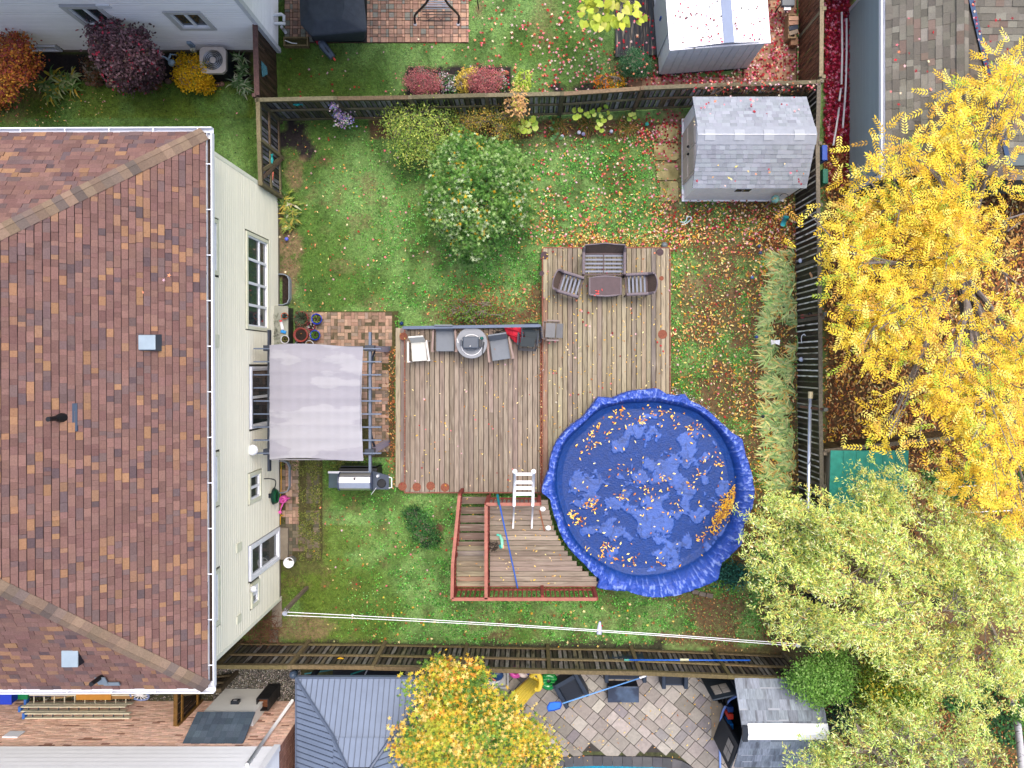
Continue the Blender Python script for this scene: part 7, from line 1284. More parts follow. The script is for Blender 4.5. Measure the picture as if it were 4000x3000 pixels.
# ---------------------------------------------------------------- things on the pool terrace
m_bw = M('black_wicker', c(42, 56, 76), rough=.6, var=.25, scale=30, stretch=(1, 4, 1)); m_bw2 = M('black_cushionless', c(26, 36, 52), rough=.6, var=.2, scale=20)
def cube_chair(label, x, y, rz, w_=.8, d_=.78, name='wicker_armchair', cat='chair'):
    t = thing(name, label, cat, (0, 0, 0)); ob = lambda *a: MB().box(*a)
    ob(0, 0, .1, w_-.2, d_-.12, .26).build('seat', m_bw2, t)
    for s in (-1, 1): ob(s*(w_/2-.06), 0, .0, .12, d_, .58).build('armrest', m_bw, t, bevel=.02)
    MB().ob((-w_/2+.1, d_/2-.14, .05), (w_-.2, 0, 0), (0, .12, 0), (0, .06, .68)).build('backrest', m_bw, t)
    MB().box(0, -d_/2+.04, .04, w_-.24, .06, .3).build('front_panel', m_bw, t); return place(t, x, y, .55, rz) if False else place(t, x, y, 0, rz)
cube_chair('black wicker armchair turned askew under the blue skimmer pole', 2226, 2665, .52+PI*0, .82, .8); cube_chair('black wicker armchair pushed against the fence, right of the sofa', 2622, 2610, 0, .78, .76); cube_chair('black wicker sofa against the fence behind the low table', 2434, 2585, 0, 1.25, .78, 'wicker_sofa', 'sofa')
t = thing('low_table', 'black wicker storage table with a slate top before the sofa', 'table', W(2420, 2650)); a, b = W(2374, 2744, .46), W(2496, 2682, .46); MB().box((a.x+b.x)/2, (a.y+b.y)/2, 0, b.x-a.x-.03, b.y-a.y-.03, .42).build('body', m_bw2, t); MB().box((a.x+b.x)/2, (a.y+b.y)/2, .42, b.x-a.x, b.y-a.y, .05).build('tabletop', M('slate_top', c(78, 96, 122), rough=.35, var=.3, scale=3, col2=c(48, 58, 78), c2scale=2.2), t, bevel=.01)
# melon ball
q = W(2143, 2663, .36); t = thing('inflatable_ring', 'shiny green watermelon-striped inflatable ring by the fence', 'inflatable', (q.x, q.y, 0)); m_g1 = paint('melon_green', (20, 140, 66), .15, .62, coat=.6); m_g2 = paint('melon_light', (100, 200, 110), .15, .62, coat=.6)
def torus(cx, cy, cz, R_, r, n=36, m=12, a0=0, a1=2*PI, sq_=1):
    k = MB(); 
    for i in range(n+1):
        a = a0+(a1-a0)*i/n
        for j_ in range(m): b_ = 2*PI*j_/m; k.v.append((cx+(R_+r*math.cos(b_))*math.cos(a), cy+(R_+r*math.cos(b_))*math.sin(a), cz+r*math.sin(b_)*sq_))
    for i in range(n):
        for j_ in range(m): k.f.append((i*m+j_, (i+1)*m+j_, (i+1)*m+(j_+1) % m, i*m+(j_+1) % m))
    return k
torus(q.x, q.y, .3, .165, .115).build('ring', m_g1, t, True); 
for s in (-.13, -.045, .045, .13): 
    pts = [(q.x+x, q.y+.045+s*1.1, .3+math.sqrt(max(.0, .117**2-(math.hypot(x, .045+s*1.1)-.165)**2))+.001) for x in np.linspace(-.25, .25, 60) if abs(math.hypot(x, .045+s*1.1)-.165) < .1]
    seg = []
    for p in pts:
        if seg and abs(p[0]-seg[-1][0]) > .02:
            if len(seg) > 2: MB().tube(seg, .01, 5).build('stripe', m_g2, t, True)
            seg = []
        seg.append(p)
    if len(seg) > 2: MB().tube(seg, .01, 5).build('stripe', m_g2, t, True)
# yellow air mattress
t = thing('inflatable_float', 'yellow ribbed inflatable float leaning by the green ring', 'inflatable', W(2050, 2700, 0)); m_yl = paint('yellow_vinyl', (236, 206, 70), .25, .72, coat=.4)
A0, A1 = W(1975, 2740, .25), W(2025, 2775, .25); B0, B1 = W(2075, 2640, .9), W(2120, 2672, .85)
for i in range(6):
    f = (i+.5)/6; MB().tube([A0.lerp(A1, f), A0.lerp(A1, f).lerp(B0.lerp(B1, f), .5)+Vector((0, 0, -.06)), B0.lerp(B1, f)], .065, 8).build('tube', m_yl, t, True)
MB().tube(smooth_pts([B0, W(2092, 2628, 1.0), W(2104, 2634, 1.0), W(2112, 2660, .9), W(2106, 2690, .8), W(2092, 2692, .75)]), .075, 8).build('pillow_ring', m_yl, t, True)
t = thing('inflatable_ring', 'pink and white inflatable ring tucked behind the yellow float', 'inflatable', W(2015, 2610, .3)); q = W(2015, 2622, .5); torus(q.x, q.y, .5, .14, .07).build('ring', paint('pink_vinyl', (226, 90, 180), .25, .72), t, True); torus(q.x+.25, q.y, .52, .12, .07).build('ring', paint('white_vinyl', (235, 220, 220), .25, .75), t, True); torus(q.x+.42, q.y+.03, .55, .09, .05).build('ring', paint('blue_vinyl', (60, 80, 190), .25, .7), t, True)
t = thing('storage_tray', 'grey tray holding a navy, white and coral inflatable behind the maple', 'tray', W(1930, 2640)); a, b = W(1876, 2686, .5), W(1984, 2612, .5); cx, cy, sx, sy = (a.x+b.x)/2, (a.y+b.y)/2, b.x-a.x, b.y-a.y; m_tray = paint('tray_grey', (196, 198, 200), .4, .7)
MB().box(cx, cy, .3, sx, sy, .08).build('floor_panel', m_tray, t)
for P_ in ((cx, cy-sy/2, sx, .04), (cx, cy+sy/2, sx, .04), (cx-sx/2, cy, .04, sy), (cx+sx/2, cy, .04, sy)): MB().box(P_[0], P_[1], .3, P_[2], P_[3], .22).build('side_panel', m_tray, t)
t = thing('inflatable', 'navy and white inflatable with a coral swoosh lying in the grey tray', 'inflatable', (cx, cy, .4)); MB().sph(cx-.03, cy+.06, .45, .3, .3, 20, 8, 1.05, .65).build('navy_body', paint('navy_vinyl', (30, 70, 120), .3), t, True); MB().sph(cx-.08, cy-.07, .42, .28, .3, 20, 8, 1.0, .6).build('white_body', paint('white_vinyl2', (232, 230, 232), .3, .75), t, True); MB().tube(smooth_pts([Vector((cx-.12, cy+.16, .56)), Vector((cx-.05, cy+.02, .58)), Vector((cx+.05, cy-.05, .55))]), .025, 6).build('coral_swoosh', paint('coral', (240, 150, 110)), t, True)
# ---------------------------------------------------------------- trees, shrubs and plants
def sample(poly, n, rs=RS):
    a = np.array(poly, float); out = []; got = 0
    while got < n:
        x = rs.uniform(a[:, 0].min(), a[:, 0].max(), n); y = rs.uniform(a[:, 1].min(), a[:, 1].max(), n); k = inpoly(x, y, poly); out.append(np.stack([x[k], y[k]], 1)); got += k.sum()
    return np.concatenate(out)[:n]
def toW(xy, z): k = (H-z)/F; return np.stack([(xy[:, 0]-CX)*k, (CY-xy[:, 1])*k, z], 1)
def limbs(root, base, fork, ends, k=10, r0=.12, mat=None, twig=.012, name='branch', wig=.1, rs=None):
    "trunk, k limbs towards clusters of the twig ends, and twigs as part meshes"
    rs = rs or RS; mat = mat or m_bark; base = Vector(base); fork = Vector(fork); E = np.array(ends); cent = E[rs.choice(len(E), k, replace=False)]
    for _ in range(6):
        lab = np.argmin(((E[:, None]-cent[None])**2).sum(2), 1)
        for j in range(k):
            if (lab == j).any(): cent[j] = E[lab == j].mean(0)
    MB().tube([base, base.lerp(fork, .5)+Vector((rs.randn()*.04, rs.randn()*.04, 0)), fork], [r0, r0*.8, r0*.7], 10).build('trunk', mat, root, True)
    for j in range(k):
        if not (lab == j).any(): continue
        c_ = Vector(cent[j]); mid = fork.lerp(c_, .5)+Vector((rs.randn()*wig, rs.randn()*wig, .25)); pts = smooth_pts([fork, mid, c_-Vector((0, 0, .15))], 5); nn = len(pts)
        mb = MB().tube(pts, [r0*.5*(1-i/nn)+.014 for i in range(nn)], 6)
        for e in E[lab == j]:
            e = Vector(e); s = pts[rs.randint(nn//2, nn)]; m_ = s.lerp(e, .5)+Vector((rs.randn()*wig, rs.randn()*wig, rs.rand()*.1)); mb.tube([s, m_, e], [twig*1.7, twig*1.2, twig*.7], 4, False)
        mb.build(name, mat, root)
    return lab
OV = lambda lst: [(x*1.8083, y*1.8083) for x, y in lst]
# yellow locust-like tree with feathered leaves
T1 = thing('yellow_tree', 'large tree with golden feather-shaped leaves filling the right side', 'tree', W(3740, 1080)); rs = np.random.RandomState(5)
pol = OV([(1775, 480), (1700, 470), (1735, 420), (1790, 340), (1850, 300), (1900, 310), (1950, 275), (1960, 330), (2010, 340), (2020, 215), (2080, 200), (2150, 140), (2212, 130), (2240, 600), (2240, 1130), (2100, 1110), (2010, 1030), (1990, 960), (1830, 945), (1790, 900), (1860, 800), (1790, 780), (1820, 700), (1770, 640), (1790, 560)])
ends = sample(pol, 1500, rs); dn = fbm(ends[:, 0], ends[:, 1], 130, 5); ed = inpoly(ends[:, 0]-60, ends[:, 1], pol)
keep = (rs.rand(len(ends)) < np.clip((dn-.42)/.12, .06, 1)*np.where(ends[:, 1] > 1400, .5, 1)*np.where((ends[:, 1] < 700) & (ends[:, 0] < 3700), .6, 1)*np.where(ends[:, 0] < 3480, .62, 1)) & inpoly(ends[:, 0]-62, ends[:, 1], pol); ends = ends[keep][:420]
z = 3.6+1.6*fbm(ends[:, 0], ends[:, 1], 260, 2)*1.3+rs.uniform(-.9, .8, len(ends)); EW = toW(ends, z)
m_lb = M('pale_bark', c(150, 140, 136), rough=.9, var=.25, scale=14)
limbs(T1, W(3740, 1060, 0), W(3740, 1055, 1.7), EW[rs.choice(len(EW), min(len(EW), 330), replace=False)]+np.array([0, 0, .12]), 26, .15, m_lb, .013, rs=rs)
def pinnate(EW, per, L0, n_l, ll, lw, rs, spread=.25, droop=.35):
    P_ = []; Yw = []; Pt = []; LL = []; CC = []; leafc = []
    for e in EW:
        for _ in range(rs.randint(per[0], per[1])):
            yaw = rs.uniform(0, 2*PI); pt = -abs(rs.randn())*droop+.1; L = L0*rs.uniform(.6, 1.15); d = np.array([-math.sin(yaw)*math.cos(pt), math.cos(yaw)*math.cos(pt), math.sin(pt)]); s = np.array([-math.cos(yaw), -math.sin(yaw), 0])
            o = e+rs.randn(3)*np.array([spread, spread, .15]); hue = rs.rand(); n = max(4, int(n_l*L/L0))
            for i in range(n):
                t = .2+.8*i/(n-1); q = o+d*L*t-np.array([0, 0, .1*L*t*t])
                for sd_ in (1, -1):
                    P_.append(q); Yw.append(yaw+sd_*(-1.0+.25*t)); Pt.append(pt*.7-.1-.15*rs.rand()); LL.append(ll*(1-.45*abs(t-.45))); leafc.append(hue)
            P_.append(o+d*L*1.0); Yw.append(yaw); Pt.append(pt); LL.append(ll); leafc.append(hue)
    return np.array(P_), np.array(Yw), np.array(Pt), np.array(LL), np.array(leafc)
P_, Yw, Pt, LL, hue = pinnate(EW, (6, 11), .42, 7, .115, .034, rs, .32)
n = len(P_); pal = np.array([c(244, 216, 74), c(236, 198, 58), c(248, 230, 120), c(206, 160, 70), c(170, 194, 66)])*1.3; pal[:, 3] = 1
idx = np.searchsorted([.38, .66, .82, .93], hue); C = pal[idx]*(1+.13*rs.randn(n, 1)); C = np.clip(C, 0, 1); C[:, 3] = 1
scatter('crown', T_LEAF, P_, rot(Yw, Pt, rs.randn(n)*.35), LL, LL*rs.uniform(.3, .4, n), C, m_fol, T1)
print('tree1', n)
# curly willow
def willow(root, pol, nst, ztop, zlow, rs, pal, base, fork, lmax=1.7, per=46, holes=None, nk=14, bark=None):
    st = sample(pol, nst, rs); ctr_ = np.array(pol).mean(0); st = ctr_+(st-ctr_)*np.array([.95, .96])+rs.randn(len(st), 2)*26
    if holes is not None: dn = fbm(st[:, 0], st[:, 1], 120, 3); st = st[rs.rand(len(st)) < np.clip((dn-holes)/.12, .12, 1)]
    zt = ztop+(fbm(st[:, 0], st[:, 1], 200, 4)-.5)*3.0+rs.uniform(-.9, .6, len(st)); SW = toW(st, zt); Pl = []; Yl = []; Tl = []; mb = MB(); hue = []; cenx = np.mean([p[0] for p in pol]); ceny = np.mean([p[1] for p in pol]); k = 0
    cw = np.array(tuple(W(cenx, ceny, 0)))
    for s in SW:
        out = s[:2]-cw[:2]; out = out/(np.linalg.norm(out)+1e-6); L = rs.uniform(.5, 1)*min(lmax, s[2]-zlow); ph = rs.uniform(0, 6.3, 4); n = 12; pts = []; hv = rs.rand()
        for i in range(n+1):
            t = i/n; cur = .07*math.sin(ph[0]+t*13)+.03*math.sin(ph[1]+t*29); cur2 = .07*math.sin(ph[2]+t*12)+.03*math.sin(ph[3]+t*31)
            pts.append((s[0]+out[0]*L*.3*math.sin(t*1.5)+cur, s[1]+out[1]*L*.3*math.sin(t*1.5)+cur2, s[2]+.15*math.sin(t*3)-L*.85*t**1.5))
        if k % 3 == 0: mb.tube(pts[:9], .008, 3, False)
        k += 1
        A = np.array(pts); m = int(per*L/1.2)+6; tt = rs.uniform(0, n-.01, m); i0 = tt.astype(int); f = (tt-i0)[:, None]; Q = A[i0]*(1-f)+A[i0+1]*f+rs.randn(m, 3)*.035
        Pl.append(Q); dirn = A[i0+1]-A[i0]; Yl.append(np.arctan2(-dirn[:, 0], dirn[:, 1])+rs.randn(m)*.9); Tl.append(.15-rs.rand(m)*.7); hue.append(np.clip(hv+rs.randn(m)*.2, 0, .999))
    Q = np.concatenate(Pl); Y = np.concatenate(Yl); T_ = np.concatenate(Tl); hue = np.concatenate(hue); n = len(Q)
    pa = np.array([p for p in pal]); C = pa[(hue*len(pa)).astype(int)]*(1+.18*rs.randn(n, 1)); C = np.clip(C, 0, 1); C[:, 3] = 1
    scatter('crown', T_LEAF, Q, rot(Y, T_, rs.randn(n)*.35), rs.uniform(.07, .125, n), rs.uniform(.018, .03, n), C, m_fol, root); mb.build('twigs', M('willow_twig', c(204, 150, 98), rough=.8, var=.2), root)['kind'] = 'stuff'
    limbs(root, base, fork, SW[rs.choice(len(SW), 130, replace=False)], nk, .16, bark or m_bark, .011, wig=.3, rs=rs); print('willow', n)
WP = [c(186, 204, 116), c(206, 218, 146), c(150, 178, 100), c(222, 224, 176), c(112, 142, 74), c(196, 196, 104), c(166, 192, 134)]
WP = [(min(.9, p[0]*1.95), min(.9, p[1]*1.85), p[2]*1.5, 1) for p in WP+[c(120, 140, 76), c(176, 170, 100)]]
T2 = thing('willow_tree', 'pale green curly willow spreading over the lower right, covering the teal shed', 'tree', W(3760, 2280)); rs = np.random.RandomState(8)
pw = OV([(1650, 1150), (1628, 1195), (1662, 1290), (1690, 1360), (1745, 1405), (1800, 1400), (1850, 1385), (1920, 1440), (2010, 1510), (2110, 1545), (2240, 1545), (2240, 1165), (2120, 1140), (2070, 1090), (2010, 1060), (1990, 1035), (1930, 1040), (1880, 1080), (1840, 1105), (1790, 1098), (1740, 1085), (1690, 1090), (1650, 1115)])
willow(T2, pw, 1700, 4.3, 1.3, rs, WP, W(3770, 2290, 0), W(3770, 2290, 1.8), 1.5, 42, .36)
T3 = thing('willow_tree', 'second pale willow at the bottom right corner below the mixed bushes', 'tree', W(3700, 3080)); rs = np.random.RandomState(18)
willow(T3, [(3160, 3080), (3170, 3000), (3225, 2905), (3300, 2935), (3400, 2850), (3450, 2790), (3560, 2775), (3680, 2800), (3800, 2860), (3960, 2945), (4060, 3080)], 560, 3.6, 1.2, rs, [(p[0]*.9, p[1]*.95, p[2]*.95, 1) for p in WP], W(3700, 3080, 0), W(3700, 3080, 1.5), 1.2, 44, .36, 8)
# leafy trees made of small clumps
def clumpy(name, label, pol, nend, zf, per, size, pal, base, rs, tpl=T_OVAL, tilt=.55, wr=.6, k=8, r0=.06, spread=.13, dens=None, bark=None, cat='tree', shell=True, twig=.009, hfork=.35):
    t = thing(name, label, cat, tuple(base)); e = sample(pol, nend, rs)
    if dens is not None: e = e[rs.rand(len(e)) < np.clip((fbm(e[:, 0], e[:, 1], 70, 5)-dens)/.12, .08, 1)]
    a = np.array(pol, float); cx, cy = a.mean(0); rx, ry = (a[:, 0].max()-a[:, 0].min())/2, (a[:, 1].max()-a[:, 1].min())/2
    d = np.clip(1-((e[:, 0]-cx)/rx)**2-((e[:, 1]-cy)/ry)**2, 0, 1); z = zf[0]+(zf[1]-zf[0])*np.sqrt(d)*(.75+.5*fbm(e[:, 0], e[:, 1], 60, 6))+rs.uniform(-.15, .1, len(e))*zf[1]*.4; EW = toW(e, z)
    m = rs.randint(per[0], per[1], len(EW)); P_ = np.repeat(EW, m, 0)+rs.randn(m.sum(), 3)*spread; n = len(P_); hv = np.repeat(rs.rand(len(EW)), m)
    pa = np.array([p[0] for p in pal]); w_ = np.cumsum([p[1] for p in pal]); w_ = w_/w_[-1]; idx = np.searchsorted(w_, np.clip(hv*.84+rs.rand(n)*.16, 0, .999)); C = np.clip(pa[np.minimum(idx, len(pa)-1)]*(1+.16*rs.randn(n, 1)), 0, 1); C[:, 3] = 1
    s = size*rs.uniform(.6, 1.2, n); scatter('crown', tpl, P_, rot(rs.uniform(0, 2*PI, n), rs.randn(n)*tilt-.2, rs.randn(n)*tilt*.7), s, s*wr, C, m_fol, t)
    if k: limbs(t, base, Vector(base)+Vector((0, 0, zf[1]*hfork)), EW[rs.choice(len(EW), min(len(EW), 70), replace=False)], k, r0, bark or m_bark, twig, wig=.06, rs=rs)
    return t
def blobpoly(cx, cy, rx, ry, rs, n=28, j=.09):
    ph = rs.uniform(0, 6.3, 4); return [(cx+rx*math.cos(a)*(1+j*math.sin(3*a+ph[0])+j*math.sin(5*a+ph[1])+j*.6*math.sin(9*a+ph[2])), cy+ry*math.sin(a)*(1+j*math.sin(3*a+ph[0])+j*math.sin(5*a+ph[1])+j*.6*math.sin(9*a+ph[2]))) for a in np.linspace(0, 2*PI, n, endpoint=False)]
B = lambda p, k: (min(1, p[0]*k), min(1, p[1]*k), min(1, p[2]*k), 1)
rs = np.random.RandomState(31)
GR = [(B(c(58, 100, 36), 1.1), 2), (B(c(84, 134, 50), 1.1), 3), (B(c(116, 160, 70), 1.1), 3), (B(c(160, 192, 116), 1.1), 2), (B(c(200, 216, 170), 1.1), .9), (B(c(228, 178, 40), 1.2), 1.1)]
clumpy('round_tree', 'small round tree with silvery green leaves and a few yellow ones on the lawn', blobpoly(1862, 752, 196, 228, rs), 520, (1.0, 3.1), (18, 28), .12, GR, W(1900, 820), rs, T_STAR, .55, 1.0, 12, .07, .12, .2)
LG = [(B(c(92, 124, 56), 1.2), 1.6), (B(c(128, 158, 72), 1.3), 3), (B(c(164, 182, 82), 1.4), 3), (B(c(200, 204, 104), 1.4), 1.8)]
clumpy('forsythia_bush', 'feathery yellow-green bush left of the round tree, at the fence', [(1490, 490), (1540, 410), (1640, 400), (1720, 425), (1790, 415), (1800, 500), (1700, 560), (1680, 640), (1590, 655), (1540, 580), (1510, 540)], 260, (.3, 1.5), (12, 24), .075, LG, W(1650, 500), rs, T_LEAF, .6, .45, 9, .03, .17, .24, None, 'bush')
GY = [(B(c(186, 170, 70), 1.1), 3), (B(c(150, 150, 62), 1.1), 3), (B(c(214, 170, 80), 1.1), 2), (B(c(96, 120, 50), 1.1), 2)]
clumpy('yellowing_bush', 'loose yellowing bush between the round tree and the fence', [(1790, 430), (1880, 440), (1960, 395), (2060, 400), (2070, 470), (2040, 540), (1960, 560), (1900, 520), (1810, 560), (1770, 520)], 230, (.3, 1.3), (12, 22), .06, GY, W(1910, 490), rs, T_LEAF, .6, .45, 9, .025, .13, .38, None, 'bush')
clumpy('twiggy_shrub', 'sparse twiggy shrub with peach leaves leaning over the fence top', [(2000, 350), (2060, 345), (2070, 430), (2020, 450), (1960, 430)], 36, (1.2, 2.0), (8, 14), .08, [(B(c(238, 190, 130), 1.1), 3), (B(c(200, 190, 90), 1.1), 2)], W(1990, 470), rs, T_OVAL, .6, .6, 6, .02, .08, None, None, 'shrub')
BL = [(B(c(186, 212, 70), 1.1), 3), (B(c(206, 224, 110), 1.1), 2), (B(c(150, 190, 60), 1.1), 1.5)]
def bigleaf(label, pts, z, r, pal, group='broad-leaved plants at the fence'):
    cx = sum(p[0] for p in pts)/len(pts); cy = sum(p[1] for p in pts)/len(pts); t = thing('broad_leaf_plant', label, 'plant', W(cx, cy), group=group); ctr = W(cx, cy, .05)
    for x, y in pts:
        q = W(x, y, z*random.uniform(.8, 1.1)); a = math.atan2(q.y-ctr.y, q.x-ctr.x)+random.uniform(-.5, .5); R_ = Matrix.Rotation(a, 3, 'Z') @ Matrix.Rotation(random.uniform(.0, .35), 3, 'Y') @ Matrix.Rotation(random.uniform(-.2, .2), 3, 'X'); rr = r*random.uniform(.8, 1.15)
        prof = [(0.0, 0), (-.25, .35), (-.05, .75), (.45, .85), (.85, .5), (1.1, 0), (.85, -.5), (.45, -.85), (-.05, -.75), (-.25, -.35)]
        vs = [q+R_ @ Vector((u*rr, v*rr, -.10*rr*(abs(v)) + .04*rr)) for u, v in prof]; mid = q+R_ @ Vector((.4*rr, 0, -.06*rr))
        mb = MB(); mb.v = [tuple(mid)]+[tuple(p) for p in vs]; mb.f = [(0, 1+i, 1+(i+1) % 10) for i in range(10)]; mb.build('leaf', m_leafo, t, color=pick(pal))
    k = MB()
    for x, y in pts[:8]: k.tube([ctr, W(x, y, z*.8)], .008, 4, False)
    k.build('stems', paint('stem_%d' % int(cx), (120, 140, 60)), t); return t
m_leafo = M('broad_leaf', src='obj', rough=.5, var=.15, scale=8, transl=.25)
bigleaf('lime green broad-leaved plant on the fence between bush and shed', [(2015, 470), (2040, 455), (2060, 480), (2035, 492), (2075, 462), (2085, 480), (2065, 505), (2025, 500), (2050, 470), (2090, 495), (2010, 485), (2045, 505)], .9, .13, BL)
bigleaf('lime leaves climbing the top fence, left group', [(2248, 430), (2270, 425), (2262, 448), (2290, 440), (2312, 430), (2300, 450), (2250, 455), (2320, 445)], .9, .1, BL); bigleaf('lime leaves climbing the top fence, taller right group', [(2345, 430), (2365, 420), (2372, 440), (2350, 450), (2360, 465), (2380, 455), (2345, 480), (2335, 495), (2350, 505), (2340, 470)], .7, .1, BL); bigleaf('single clump of bright green leaves right of the climbing ones', [(2465, 445), (2478, 455), (2460, 462), (2475, 440)], .6, .1, BL)
bigleaf('dark green leafy plant below the fence post', [(2150, 465), (2165, 480), (2158, 500), (2175, 520), (2190, 535), (2168, 530), (2150, 460), (2180, 460), (2160, 540)], .4, .07, [(B(c(60, 120, 60), 1.1), 1), (B(c(80, 140, 70), 1.1), 1)])
# strappy plants: tufts of long narrow leaves
def strappy(name, label, tufts, per, ln, wd, pal, z=.05, lean=None, cat='plant', group=None, pitch=(.15, 1.1), sp=.06):
    t = thing(name, label, cat, W(tufts[0][0], tufts[0][1]), group=group); P_ = []; Yw = []; Pt = []
    for x, y in tufts:
        q = W(x, y, z)
        for _ in range(per):
            yaw = RS.uniform(0, 2*PI) if lean is None else lean+RS.randn()*.75
            P_.append((q.x+RS.randn()*sp, q.y+RS.randn()*sp, z)); Yw.append(yaw); Pt.append(RS.uniform(*pitch))
    P_ = np.array(P_); Yw = np.array(Yw); Pt = np.array(Pt); n = len(P_); L = ln*RS.uniform(.6, 1.15, n); V = []; Fc = []; C0 = pcol(n, pal, .13); CC = []
    segs = 4
    for i in range(n):
        d = np.array([-math.sin(Yw[i]), math.cos(Yw[i])]); s = np.array([d[1], -d[0]]); p = P_[i].copy(); pt = Pt[i]; k = len(V)
        for j_ in range(segs+1):
            w_ = wd*(1-(j_/segs)**2)*.5+.002; V.append((p[0]+s[0]*w_, p[1]+s[1]*w_, p[2])); V.append((p[0]-s[0]*w_, p[1]-s[1]*w_, p[2])); CC += [C0[i]]*2
            st = L[i]/segs; p = p+np.array([d[0]*st*math.cos(pt), d[1]*st*math.cos(pt), st*math.sin(pt)]); pt -= .5
            p[2] = max(p[2], .02)
        for j_ in range(segs): a = k+2*j_; Fc.append((a, a+1, a+3, a+2))
    colmesh('leaves', np.array(V), np.array(Fc), np.array(CC), m_fol, t); return t
SP = [(B(c(176, 204, 134), 1.7), 3), (B(c(204, 218, 150), 1.7), 3), (B(c(232, 226, 156), 1.7), 2), (B(c(140, 180, 110), 1.5), 2), (B(c(220, 190, 110), 1.6), 1.2)]
cent = []
yy = 985
lbls = ['topmost clump of the pale strappy leaves along the right fence', 'second strappy clump from the top, beside the white globe light', 'third strappy clump, left of the bird ornament', 'strappy clump left of the bare soil hollow', 'strappy clump holding the white butterfly', 'strappy clump just below the white butterfly', 'strappy clump level with the upper pool edge', 'strappy clump by the black solar light', 'strappy clump beside the upper part of the pipe', 'strappy clump beside the middle of the pipe', 'lowest strappy clump, running into the willow']
for i in range(11):
    y0 = 985+i*84; xs = (2995, 3105) if i not in (3, 4) else (2990, 3020); tf = [(RS.uniform(xs[0]+(-8 if i > 5 else 0), xs[1]), RS.uniform(y0, y0+84)) for _ in range(17 if i not in (3, 4) else 10)]
    if i in (3, 4): tf += [(3108, RS.uniform(y0, y0+84)) for _ in range(3)]
    strappy('strappy_plant', lbls[i], tf, 15, .42, .042, SP, lean=PI/2-.1, pitch=(.05, .7), group='strappy leaf clumps along the right fence')
HP = [(B(c(160, 180, 80), 1.15), 3), (B(c(214, 200, 90), 1.15), 2), (B(c(226, 224, 180), 1.15), 1.5), (B(c(96, 130, 60), 1.1), 2)]
strappy('hosta', 'yellowing striped hosta beside the cream house, below the gate', [(1120, 800), (1130, 830), (1120, 860), (1130, 880), (1115, 780), (1145, 850), (1140, 800)], 26, .34, .06, HP, .1, pitch=(.3, 1.2)); strappy('hosta', 'green and white striped hosta left of the purple bush, top left', [(210, 300), (250, 320), (280, 300), (230, 350), (180, 330), (290, 340), (200, 370)], 30, .38, .06, [(B(c(120, 160, 80), 1.15), 3), (B(c(200, 214, 150), 1.15), 2), (B(c(222, 200, 70), 1.1), 1)], .15, pitch=(.3, 1.2)); strappy('hosta', 'white-edged hosta between the air conditioner and the brown fence', [(940, 230), (950, 270), (935, 300), (950, 330), (960, 350), (925, 325)], 26, .34, .045, [(B(c(110, 150, 90), 1.15), 3), (B(c(206, 220, 180), 1.15), 2)], .1, pitch=(.3, 1.2))
for x0, x1, lb in ((2150, 2240, 'dry grassy tuft left in the bed under the top fence'), (2260, 2330, 'dry grassy tuft in the middle of the bed under the top fence'), (2370, 2480, 'orange-green grassy tuft beside the flagstones')): strappy('daylily', lb, [(RS.uniform(x0, x1), RS.uniform(470, 510)) for _ in range(5)], 18, .42, .016, [(B(c(150, 140, 60), 1.1), 2), (B(c(200, 150, 80), 1.1), 2), (B(c(90, 120, 50), 1.1), 1.4)], .05, pitch=(.2, 1.0), group='grassy tufts under the top fence')
DG = [(B(c(52, 104, 48), 1.1), 3), (B(c(80, 136, 66), 1.1), 2), (B(c(34, 74, 38), 1), 2)]
clumpy('dark_shrub', 'low dark green shrub with some red leaves on the lower lawn', [(1580, 1990), (1640, 1985), (1670, 2020), (1700, 2060), (1720, 2110), (1700, 2135), (1640, 2130), (1600, 2070)], 130, (.2, .75), (18, 30), .05, DG+[(B(c(170, 70, 40), 1.1), .35)], W(1655, 2065), rs, T_OVAL, .6, .6, 6, .02, .07, None, None, 'shrub')
clumpy('rose_bush', 'straggly rose bush with brown stems beside the deck railing', [(1720, 1230), (1740, 1180), (1800, 1150), (1880, 1150), (1940, 1180), (1990, 1220), (1980, 1262), (1900, 1268), (1780, 1265)], 150, (.2, .9), (7, 14), .05, [(B(c(120, 160, 60), 1.1), 3), (B(c(84, 120, 50), 1.1), 2), (B(c(150, 90, 60), 1), 1.6)], W(1860, 1222), rs, T_OVAL, .6, .6, 9, .02, .09, .3, None, 'bush')
PU = [(B(c(120, 88, 96), 1.2), 3), (B(c(92, 68, 74), 1.2), 3), (B(c(150, 116, 124), 1.2), 2), (B(c(190, 60, 84), 1.1), .6), (B(c(112, 94, 80), 1.2), 1.4)]
clumpy('purple_bush', 'tall dark purple bush with crimson tips in front of the pale wall', [(310, 100), (370, 100), (425, 40), (450, 50), (460, 110), (500, 125), (540, 110), (580, 140), (570, 180), (620, 200), (640, 270), (600, 340), (520, 350), (440, 330), (400, 260), (350, 200), (370, 150)], 330, (.5, 2.6), (14, 24), .085, PU, W(520, 290), rs, T_OVAL, .6, .6, 10, .03, .1, None, None, 'bush')
clumpy('orange_bush', 'orange and russet autumn bush at the far left edge', [(-60, 130), (30, 135), (90, 150), (140, 180), (150, 230), (120, 290), (90, 330), (30, 400), (-60, 430)], 260, (.4, 2.0), (18, 28), .075, [(B(c(200, 130, 50), 1.1), 3), (B(c(186, 96, 60), 1.1), 2), (B(c(160, 70, 66), 1.1), 1.5), (B(c(214, 160, 60), 1.1), 2)], W(10, 290), rs, T_OVAL, .6, .6, 9, .04, .11, None, None, 'bush')
